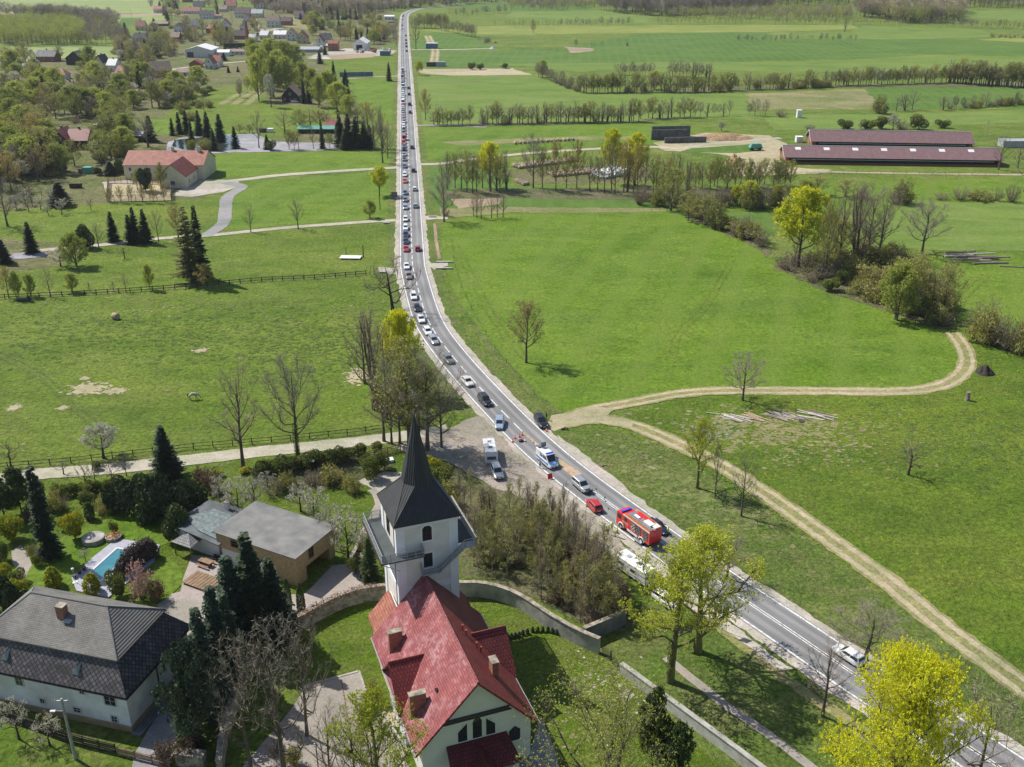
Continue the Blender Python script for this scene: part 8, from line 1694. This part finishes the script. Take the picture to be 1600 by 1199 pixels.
many([(532, 230, 178, 26), (545, 232, 176, 26), (557, 232, 182, 26), (570, 232, 188, 24), (540, 234, 200, 22), (578, 232, 195, 22)], 'S', 'dark spruce in the black clump left of the road', 'black spruce clump')
many([(585, 236, 168, 34, 'b'), (598, 232, 160, 30, 'bd'), (560, 205, 155, 34, 'b'), (575, 200, 160, 30, 'r'), (545, 190, 150, 30, 'y'), (606, 248, 190, 24, 'b')], 'b', 'bare tree around the black spruce clump', 'bare trees around the spruce clump')
many([(404, 118, 70, 34), (425, 115, 62, 40), (445, 122, 66, 44), (462, 118, 72, 36), (405, 158, 88, 36), (428, 152, 90, 42), (450, 150, 90, 44), (412, 140, 78, 34), (438, 136, 80, 40), (488, 152, 108, 30), (515, 160, 112, 34), (528, 175, 130, 40), (472, 145, 98, 30), (498, 168, 120, 28), (395, 100, 60, 26)], 'y', 'big pale green willow in the grove above the wooden cottage', 'willow grove')
many([(424, 168, 118, 20, 'W'), (475, 162, 125, 12, 'S'), (483, 162, 127, 12, 'S'), (522, 128, 95, 11, 'S'), (540, 130, 108, 12, 'S'), (543, 150, 126, 12, 'S'), (538, 142, 118, 12, 'S'), (500, 100, 78, 12, 'S'), (508, 86, 72, 10, 'S'), (500, 165, 130, 22, 'b')], 'S', 'conifer or blossoming tree at the edge of the willow grove', 'trees at the willow grove edge')
VL1 = [(0, 92), (100, 95), (200, 110), (235, 130), (330, 140), (318, 165), (215, 175), (190, 190), (225, 215), (190, 250), (165, 262), (0, 290)]
scatter(VL1, 180, [('G', 5), ('o', 4), ('b', 4), ('r', 2), ('y', 5), ('S', 1), ('W', 2), ('B', 2)], (9, 16), 'in the wooded village edge at the upper left', 'wooded village edge', 21, sep=4, wf=1.2); scatter(VL1, 80, [('hg', 3), ('h', 2), ('g', 2)], (6, 10), 'in the wooded village edge at the upper left', 'bushes of the wooded village edge', 29, sep=3, wf=1.5)
scatter([(0, 280), (60, 262), (70, 285), (20, 300), (0, 300)], 6, [('bd', 1), ('r', 1)], (10, 15), 'at the left edge beside the orchard', 'trees at the left edge', 22)
scatter([(0, 215), (60, 200), (60, 270), (0, 275)], 12, [('y', 2), ('Sg', 1), ('bd', 2), ('r', 2)], (11, 17), 'left of the wooden house', 'trees left of the wooden house', 23)
VL2 = [(185, 62), (235, 42), (330, 35), (400, 40), (420, 60), (400, 80), (330, 72), (285, 72), (270, 98), (200, 108), (175, 90)]
scatter(VL2, 130, [('b', 4), ('B', 3), ('bd', 1), ('o', 4), ('G', 3), ('S', 2), ('r', 1), ('W', 1)], (9, 15), 'among the village houses', 'trees among the village houses', 24, sep=3, wf=1.15); scatter(VL2, 90, [('hg', 3), ('h', 3), ('g', 2)], (6, 10), 'among the village houses', 'bushes among the village houses', 30, sep=3, wf=1.5)
scatter([(235, 5), (300, 2), (400, 5), (440, 12), (430, 30), (395, 38), (300, 33), (240, 30)], 80, [('b', 4), ('o', 3), ('S', 2), ('G', 2), ('W', 1)], (9, 15), 'in the far upper village', 'trees of the far upper village', 25, sep=3, wf=1.2); scatter([(400, 20), (560, 20), (618, 30), (560, 58), (520, 62), (440, 26)], 70, [('b', 3), ('o', 2), ('hg', 2), ('S', 1)], (9, 15), 'below the forest bend', 'trees below the forest', 33, sep=3, wf=1.2); scatter([(330, 215), (250, 160), (330, 150), (345, 162), (300, 185)], 14, [('hg', 2), ('b', 1)], (7, 12), 'above the pond', 'bushes above the pond', 34)
scatter([(455, 38), (500, 34), (505, 50), (470, 52), (520, 58), (550, 60), (600, 50), (620, 60), (600, 70), (500, 64), (460, 55)], 55, [('y', 2), ('b', 3), ('o', 3), ('r', 2)], (9, 14), 'above the building yard', 'trees above the building yard', 26, sep=3)
many([(478, 31, 16, 8), (486, 31, 18, 8), (492, 30, 18, 7), (470, 31, 20, 8), (511, 30, 12, 8), (519, 31, 12, 8), (528, 31, 14, 8), (541, 31, 15, 8), (548, 31, 13, 8), (556, 31, 12, 9), (563, 30, 12, 9), (536, 31, 16, 8), (557, 62, 42, 9), (565, 63, 48, 8), (575, 62, 42, 9), (592, 64, 42, 9), (600, 62, 44, 9), (343, 62, 40, 12), (263, 34, 18, 8), (240, 34, 28, 6), (340, 24, 10, 6), (322, 86, 76, 8), (328, 86, 75, 8), (334, 86, 77, 8), (350, 95, 82, 12), (357, 114, 103, 7), (372, 113, 103, 6), (285, 124, 116, 9), (352, 80, 66, 8), (250, 12, 2, 8), (266, 4, -4, 8)], 'S', 'dark spruce among the far village gardens', 'spruces of the far village', full=False)
many([(355+i*3, 76, 67, 5) for i in range(11)], 'Pd', 'clipped dark conifer in the hedge behind the pale sheds', 'clipped conifer hedge', full=False)
scatter([(330, 150), (400, 138), (395, 150), (340, 160)], 5, [('W', 1), ('b', 1)], (6, 9), 'beside the striped lawn', 'trees beside the striped lawn', 27)
scatter([(250, 170), (330, 166), (380, 200), (400, 205), (240, 205)], 0, [('ap', 1)], (5, 7), 'x', 'x', 28)
# rows and lines in the far fields
def row(a, b, n, hpx, ks, desc, group, seed, wpx=None, jit=2.0, full=False):
    g = random.Random(seed)
    for i in range(n):
        t = (i+g.uniform(.1, .9))/n; u = a[0]+(b[0]-a[0])*t; v = a[1]+(b[1]-a[1])*t+g.uniform(-jit, jit)*.5; h = hpx*g.uniform(.7, 1.1); k = g.choice(ks)
        if k in ('h', 'hg', 'g'): h *= .55
        if any(p < u < q and r < v < s for p, q, r, s in HR): continue
        tree(u, v, v-h, k, DESC[k]+' '+desc, (wpx or hpx*.62)*g.uniform(.8, 1.3), group, full)
row((676, 196), (736, 195), 12, 30, ['b', 'b', 'o'], 'in the short row right of the queue', 'short row right of the queue', 41)
row((750, 194), (1000, 190), 46, 34, ['b', 'bd', 'b', 'o', 'h'], 'in the long row crossing the middle fields', 'long row across the middle fields', 42)
row((1000, 186), (1080, 184), 10, 32, ['bd', 'B', 'o'], 'at the right end of the long middle row', 'right end of the middle row', 43)
row((1082, 183), (1145, 181), 7, 24, ['B', 'bd', 'h'], 'in the gap beside the long middle row', 'gap beside the middle row', 44)
row((1168, 181), (1198, 182), 4, 26, ['bd', 'B'], 'left of the white box hide', 'trees left of the box hide', 45)
row((838, 120), (905, 144), 22, 24, ['b', 'bd', 'h'], 'along the oblique edge of the far light field', 'oblique edge row', 46); row((905, 145), (1060, 144), 30, 30, ['b', 'o', 'G', 'h'], 'in the upper row of the middle fields', 'upper row', 47)
row((960, 118), (1020, 118), 14, 20, ['b', 'bd'], 'in the bare clump between the far fields', 'clump between the far fields', 48); row((1045, 120), (1110, 122), 13, 26, ['B', 'bd', 'b'], 'in the dome-shaped grey clump', 'dome-shaped clump', 49)
row((1060, 145), (1300, 136), 50, 27, ['G', 'o', 'b', 'hg', 'bd'], 'in the broad green belt of the right fields', 'broad green belt', 50); row((1300, 134), (1500, 129), 48, 28, ['o', 'bd', 'G', 'b'], 'in the dense belt at the right fields', 'dense belt', 51); row((1480, 130), (1610, 138), 36, 38, ['bd', 'o', 'G', 'b'], 'in the tall belt at the right photo edge', 'tall belt at the right', 52)
row((1465, 172), (1610, 163), 26, 24, ['bd', 'h', 'hg', 'b'], 'in the low row at the right edge', 'low row at the right edge', 53)
row((640, 45), (700, 44), 22, 22, ['b', 'G', 'o'], 'in the copse right of the far road', 'copse right of the far road', 54); row((680, 46), (745, 60), 26, 20, ['b', 'G', 'o', 'bd'], 'in the copse right of the far road', 'copse right of the far road', 55); row((745, 68), (775, 68), 5, 10, ['h', 'b'], 'at the end of the far copse', 'end of the far copse', 56)
row((790, 41), (990, 40), 44, 14, ['bd', 'G', 'b', 'o'], 'in the far hedge under the forest', 'far hedge under the forest', 57); row((1025, 38), (1175, 37), 26, 13, ['G', 'o'], 'in the light far hedge under the forest', 'light far hedge', 58); row((1210, 38), (1420, 40), 44, 14, ['G', 'bd', 'o'], 'in the far right hedge', 'far right hedge', 59); row((1440, 40), (1610, 46), 34, 14, ['bd', 'G', 'b'], 'in the far hedge at the right edge', 'far hedge at the right edge', 60)
row((1150, 66), (1340, 64), 26, 12, ['b', 'bd'], 'in the thin row between dark green fields', 'thin row between dark green fields', 61); row((1545, 58), (1600, 60), 10, 10, ['h', 'bd'], 'by the yellow field at the right edge', 'bushes by the yellow field', 62)
many([(738, 109, 97, 12, 'g'), (751, 109, 99, 12, 'g'), (789, 107, 99, 14, 'g'), (738, 56, 38, 8, 'b'), (833, 53, 30, 10, 'r'), (848, 121, 95, 15, 'y'), (1023, 140, 112, 24, 'y'), (1320, 50, 26, 10, 'bd'), (1405, 45, 30, 10, 'B'), (900, 74, 61, 6, 'b'), (924, 75, 64, 6, 'b'), (941, 73, 64, 5, 'b'), (980, 72, 64, 6, 'h'), (773, 41, 30, 9, 'r'), (762, 66, 56, 14, 'h'), (1440, 22, 8, 12, 'Y'), (1165, 16, 2, 12, 'Y')], 'g', 'single tree standing in the far fields', 'single trees of the far fields', full=False)
row((700, 27), (800, 20), 20, 14, ['b', 'o', 'bd'], 'near the forest bend of the road', 'trees near the forest bend', 63)
row((620, 78), (618, 40), 5, 20, ['b'], 'beside the far road, left side', 'trees left of the far road', 64)
# ---- far woods that read as one mass
def wood(name, P, n, ks, hr, seed, label, cat='forest'):
    g = random.Random(seed); V = []; F = []; M = []; mats = []; k0 = 0; P0 = P or [(0, 0), (1, 1)]; u0, u1 = min(p[0] for p in P0), max(p[0] for p in P0); v0, v1 = min(p[1] for p in P0), max(p[1] for p in P0); VV = []; nv = 0; c = 0
    fix = n if isinstance(n, list) else None; n = len(fix) if fix else n
    while c < n:
        u, v = g.uniform(u0, u1), g.uniform(v0, v1)
        if P and not inside((u, v), P): continue
        if fix: X, Y, h, k_ = fix[c]; bark, leafm, wfac = 'bark', LM.get(k_, 'twig_brown'), 1; c += 1
        else: c += 1; X, Y = G(u, v); h = g.uniform(*hr); bark, leafm, wfac = g.choice(ks)
        seedk = g.randrange(3); me = WOODP[(leafm, seedk)]; co, fa, mi = me
        a = g.random()*6.28; s_, c_ = math.sin(a), math.cos(a); A = co*np.array([h/10*wfac, h/10*wfac, h/10]); A = np.stack([A[:, 0]*c_-A[:, 1]*s_+X, A[:, 0]*s_+A[:, 1]*c_+Y, A[:, 2]], 1)
        VV.append(A); F.append(fa+nv); nv += len(A)
        for m in (bark, leafm):
            if m not in mats: mats.append(m)
        M.append(np.where(mi == 0, mats.index(bark), mats.index(leafm)))
    VV = np.concatenate(VV); F = np.concatenate(F); M = np.concatenate(M); me = bpy.data.meshes.new(name); me.vertices.add(len(VV)); me.vertices.foreach_set('co', VV.ravel().astype(np.float32))
    me.loops.add(F.size); me.loops.foreach_set('vertex_index', F.ravel().astype(np.int32)); me.polygons.add(len(F)); me.polygons.foreach_set('loop_start', np.arange(0, F.size, 3, dtype=np.int32)); me.polygons.foreach_set('loop_total', np.full(len(F), 3, dtype=np.int32))
    for m in mats: me.materials.append(MATS[m])
    me.polygons.foreach_set('material_index', M.astype(np.int32)); me.update(); me.validate(); o = put(name, me); o['kind'] = 'stuff'; o['label'] = label; o['category'] = cat; return o
WOODP = {}
for lm, wd, nl_, con in (('twig_brown', 2.2, 520, 0), ('twig_grey', 2.4, 520, 0), ('leaf_green', 2.4, 420, 0), ('leaf_olive', 2.4, 420, 0), ('leaf_willow', 2.4, 420, 0), ('needles_dark', 1.8, 420, 1), ('leaf_rust', 2.4, 420, 0)):
    for sd_ in range(3):
        g = random.Random(sd_*31+nl_); V = []; F = []; M = []
        for k in range(5):        # thin trunk and limbs as slivers
            a = g.random()*6.28; p0 = Vector((0, 0, 0)) if k == 0 else Vector((0, 0, g.uniform(2.5, 5))); p1 = Vector((g.uniform(-.4, .4), g.uniform(-.4, .4), 9)) if k == 0 else p0+Vector((math.cos(a)*wd*.7, math.sin(a)*wd*.7, 3.4)); s_ = Vector((math.cos(a+1.5), math.sin(a+1.5), 0))*(.16 if k == 0 else .08)
            b = len(V); V += [tuple(p0-s_), tuple(p0+s_), tuple(p1)]; F.append((b, b+1, b+2)); M.append(0)
        for k in range(nl_):
            if con: t = g.random()**.8; r = wd*(1-t)*g.uniform(.5, 1.1)+.1; a = g.random()*6.28; c = Vector((r*math.cos(a), r*math.sin(a), .8+9*t)); q = .34
            else:
                d = Vector((g.gauss(0, 1), g.gauss(0, 1), g.gauss(0, 1))).normalized()*g.uniform(.3, 1)**.5; c = Vector((d.x*wd, d.y*wd, 6.2+d.z*3.8)); q = .26 if lm.startswith('leaf') else .16
                if lm.startswith('twig'): dd = (Vector((d.x, d.y, .9))+Vector((g.gauss(0, .4), g.gauss(0, .4), 0))).normalized(); s_ = dd.orthogonal().normalized()*.05; b = len(V); V += [tuple(c-s_), tuple(c+s_), tuple(c+dd*1.1)]; F.append((b, b+1, b+2)); M.append(1); continue
            b = len(V); V += [tuple(c+Vector((g.uniform(-q, q), g.uniform(-q, q), g.uniform(-q, q)))) for _ in range(3)]; F.append((b, b+1, b+2)); M.append(1)
        WOODP[(lm, sd_)] = (np.array(V), np.array(F), np.array(M))
bk = 'bark'
wood('far_forest', [(880, 8), (1000, 10), (1120, 12), (1420, 10), (1600, 14), (1640, 14), (1640, -6), (880, -6)], 1300, [(bk, 'twig_brown', 1), (bk, 'twig_grey', 1), (bk, 'twig_brown', 1), (bk, 'leaf_olive', 1), (bk, 'leaf_green', 1)], (17, 25), 1, 'grey-brown leafless forest along the top right of the photo')
wood('far_forest', [(935, 16), (1060, 14), (1200, 14), (1210, 20), (1110, 22), (1030, 26), (960, 22)], 420, [(bk, 'twig_brown', 1), (bk, 'twig_grey', 1)], (15, 22), 2, 'grey forest wedge reaching down into the far green field')
wood('far_forest', [(1340, 18), (1500, 16), (1500, 34), (1420, 38), (1340, 26)], 420, [(bk, 'twig_brown', 2), (bk, 'leaf_green', 1), (bk, 'leaf_willow', 1), (bk, 'twig_grey', 1)], (14, 22), 3, 'mixed grey and green wood at the far right fields')
wood('far_forest', [(1040, 20), (1330, 20), (1340, 30), (1200, 32), (1040, 28)], 420, [(bk, 'leaf_green', 1), (bk, 'leaf_olive', 1), (bk, 'twig_grey', 1)], (8, 13), 4, 'pale green scrub wood below the far grey forest')
wood('far_forest', [(395, 2), (640, -2), (880, -4), (880, 6), (760, 5), (640, 14), (600, 20), (500, 26), (430, 22), (395, 12)], 900, [(bk, 'twig_brown', 2), (bk, 'twig_grey', 2), (bk, 'leaf_olive', 1), (bk, 'needles_dark', .9)], (12, 18), 5, 'mixed leafless forest above the village where the road bends')
wood('far_forest', [(880, -2), (900, 12), (930, 14), (930, -2)], 80, [(bk, 'leaf_olive', 1)], (9, 12), 6, 'small olive copse beside the far forest')
wood('far_forest', [(790, 6), (880, 4), (925, 14), (860, 18), (800, 16)], 160, [(bk, 'twig_grey', 1), (bk, 'leaf_green', 1)], (8, 13), 12, 'thin mixed copse below the forest bend')
wood('plantation', [(0, 71), (60, 72), (128, 71), (134, 52), (118, 40), (60, 38), (0, 38)], 560, [(bk, 'leaf_olive', 1), (bk, 'leaf_willow', 1), (bk, 'leaf_willow', 1), (bk, 'leaf_green', 1)], (11, 15), 7, 'yellow-green young plantation at the upper left corner')
wood('plantation', [(128, 72), (190, 71), (190, 52), (170, 40), (130, 40)], 100, [(bk, 'twig_brown', 1), (bk, 'twig_grey', 1), (bk, 'leaf_olive', 1)], (10, 14), 8, 'bare grey wood right of the young plantation')
wood('plantation', [(10, 26), (90, 27), (180, 36), (180, 44), (80, 32), (10, 28)], 130, [(bk, 'twig_grey', 2), (bk, 'twig_brown', 1), (bk, 'leaf_olive', 1)], (12, 17), 9, 'row of tall bare trees behind the young plantation')
# woods beyond the frame so that the land does not end at the photo's edge
wood('far_forest', [(-120, -14), (380, -20), (900, -22), (1720, -20), (1720, -8), (880, -8), (380, -6), (-120, -8)], 900, [(bk, 'twig_brown', 1), (bk, 'leaf_olive', 1), (bk, 'needles_dark', .9)], (14, 20), 10, 'forest belt on the horizon behind the whole landscape')

# trees past the 300 that show largest of a kind go into one object of far trees
NF = {}
for o in COL.objects:
    if o.parent is None and o.get('category') in ('tree', 'conifer', 'shrub', 'young tree'): k_ = o.name.split('.')[0]; NF[k_] = NF.get(k_, 0)+1
REST = {}
PEND.sort(key=lambda r: -r[0])
for s_, nm, cat, one, X, Y, rz, sc, lb, gr, k, h in PEND:
    if NF.get(nm, 0) < 290:
        NF[nm] = NF.get(nm, 0)+1; t = put(nm, one, None, (X, Y, 0), rz); t['label'] = lb; t['category'] = cat; t.scale = sc
        if gr: t['group'] = gr
    else: REST.setdefault(nm, []).append((X, Y, h, k))
LM = {'B': 'twig_grey', 'b': 'twig_brown', 'bd': 'twig_brown', 'G': 'leaf_green', 'o': 'leaf_olive', 'r': 'leaf_rust', 'y': 'leaf_willow', 'S': 'needles_dark', 'Y': 'leaf_willow'}
for nm, rs in REST.items(): wood('far_'+nm+'s', None, rs, None, None, 5, 'small far %ss of the hedges under the distant forest' % nm.replace('_', ' '), 'trees')

# ================================================================== HAZE
m = bpy.data.materials.new('haze'); m.use_nodes = True; n = m.node_tree; n.nodes.remove(n.nodes['Principled BSDF'])
pv_ = N(n, 'ShaderNodeVolumePrincipled'); pv_.inputs['Color'].default_value = (.80, .87, .96, 1); pv_.inputs['Density'].default_value = HAZE; pv_.inputs['Anisotropy'].default_value = .3
L(n, pv_.outputs[0], n.nodes['Material Output'].inputs['Volume'])
mb = MB(); mb.box((0, 3000, 45), (7600, 7200, 92)); o = put('haze', mb.mesh('haze', [m], False, False)); o['kind'] = 'stuff'

# ------------------------------------------------------------------ make the labels of small look-alike sets single each one out
from collections import defaultdict
bpy.context.view_layer.update()
def sets():
    D = defaultdict(list)
    for o in COL.objects:
        if o.parent is None and o.get('label') and not o.get('kind'): D[o['label']].append(o)
    return D
D = sets(); STOP = {'with', 'and', 'of', 'the', 'in', 'on', 'at', 'to', 'by', 'its', 'a', 'beside', 'behind', 'under', 'left', 'right', 'below', 'pale', 'from', 'near', 'over', 'above', 'beyond', 'among'}
MARK = []
for lb, os_ in D.items():
    if len(os_) == 1 and not any(q in lb for q in ('thicket', 'seedling')):
        w_ = lb.split()[:5]
        while w_ and w_[-1] in STOP: w_.pop()
        MARK.append((*proj(*os_[0].location)[:2], ' '.join(w_), lb))
cnt = {}
for m_ in MARK: cnt[m_[2]] = cnt.get(m_[2], 0)+1
for lb, os_ in D.items():
    if len(os_) <= 12 or os_[0].get('category') not in ('tree', 'conifer', 'shrub', 'young tree'): continue
    for o in os_:
        u, v = proj(*o.location); best = min((m_ for m_ in MARK if cnt[m_[2]] == 1), key=lambda m_: abs(m_[0]-u)+2.2*abs(m_[1]-v)); du, dv = u-best[0], v-best[1]
        if abs(du)+2.2*abs(dv) > 60+v*.08: continue
        rel = ('left of' if du < 0 else 'right of') if abs(du) > 2*abs(dv) else ('behind' if dv < 0 else 'in front of'); near = 'close ' if abs(du)+abs(dv) < 25 else ''
        d_ = lb.split(' in the ')[0].split(' among ')[0].split(' as ')[0]; d_ = ' '.join(d_.split()[:5]); o['label'] = d_+' '+near+rel+' the '+best[2]
D = sets()
ORD = ['leftmost', 'second from left', 'third from left', 'fourth from left', 'fifth from left', 'sixth from left', 'seventh from left', 'eighth from left', 'ninth from left', 'tenth from left', 'eleventh from left', 'twelfth from left']
ORN = ['nearest', 'second nearest', 'third nearest', 'fourth nearest', 'fifth nearest', 'sixth nearest', 'seventh nearest', 'eighth nearest']
for lb, os_ in D.items():
    if 1 < len(os_) <= 12 and len(lb.split()) <= 13:
        if 'queue' in lb or 'driving' in lb:
            if len(os_) > 8: continue
            os_.sort(key=lambda o: o.location.y)
            for i, o in enumerate(os_): o['label'] = lb+', '+ORN[i]
        else:
            os_.sort(key=lambda o: o.location.x/max(1, o.location.y))
            if any((b.location-a.location).length < 1.0 for a, b in zip(os_, os_[1:])): continue
            for i, o in enumerate(os_): o['label'] = lb+', '+(ORD[i] if i < len(os_)-1 or len(os_) == 2 and 0 else 'rightmost')
print('OBJECTS', len(COL.objects))
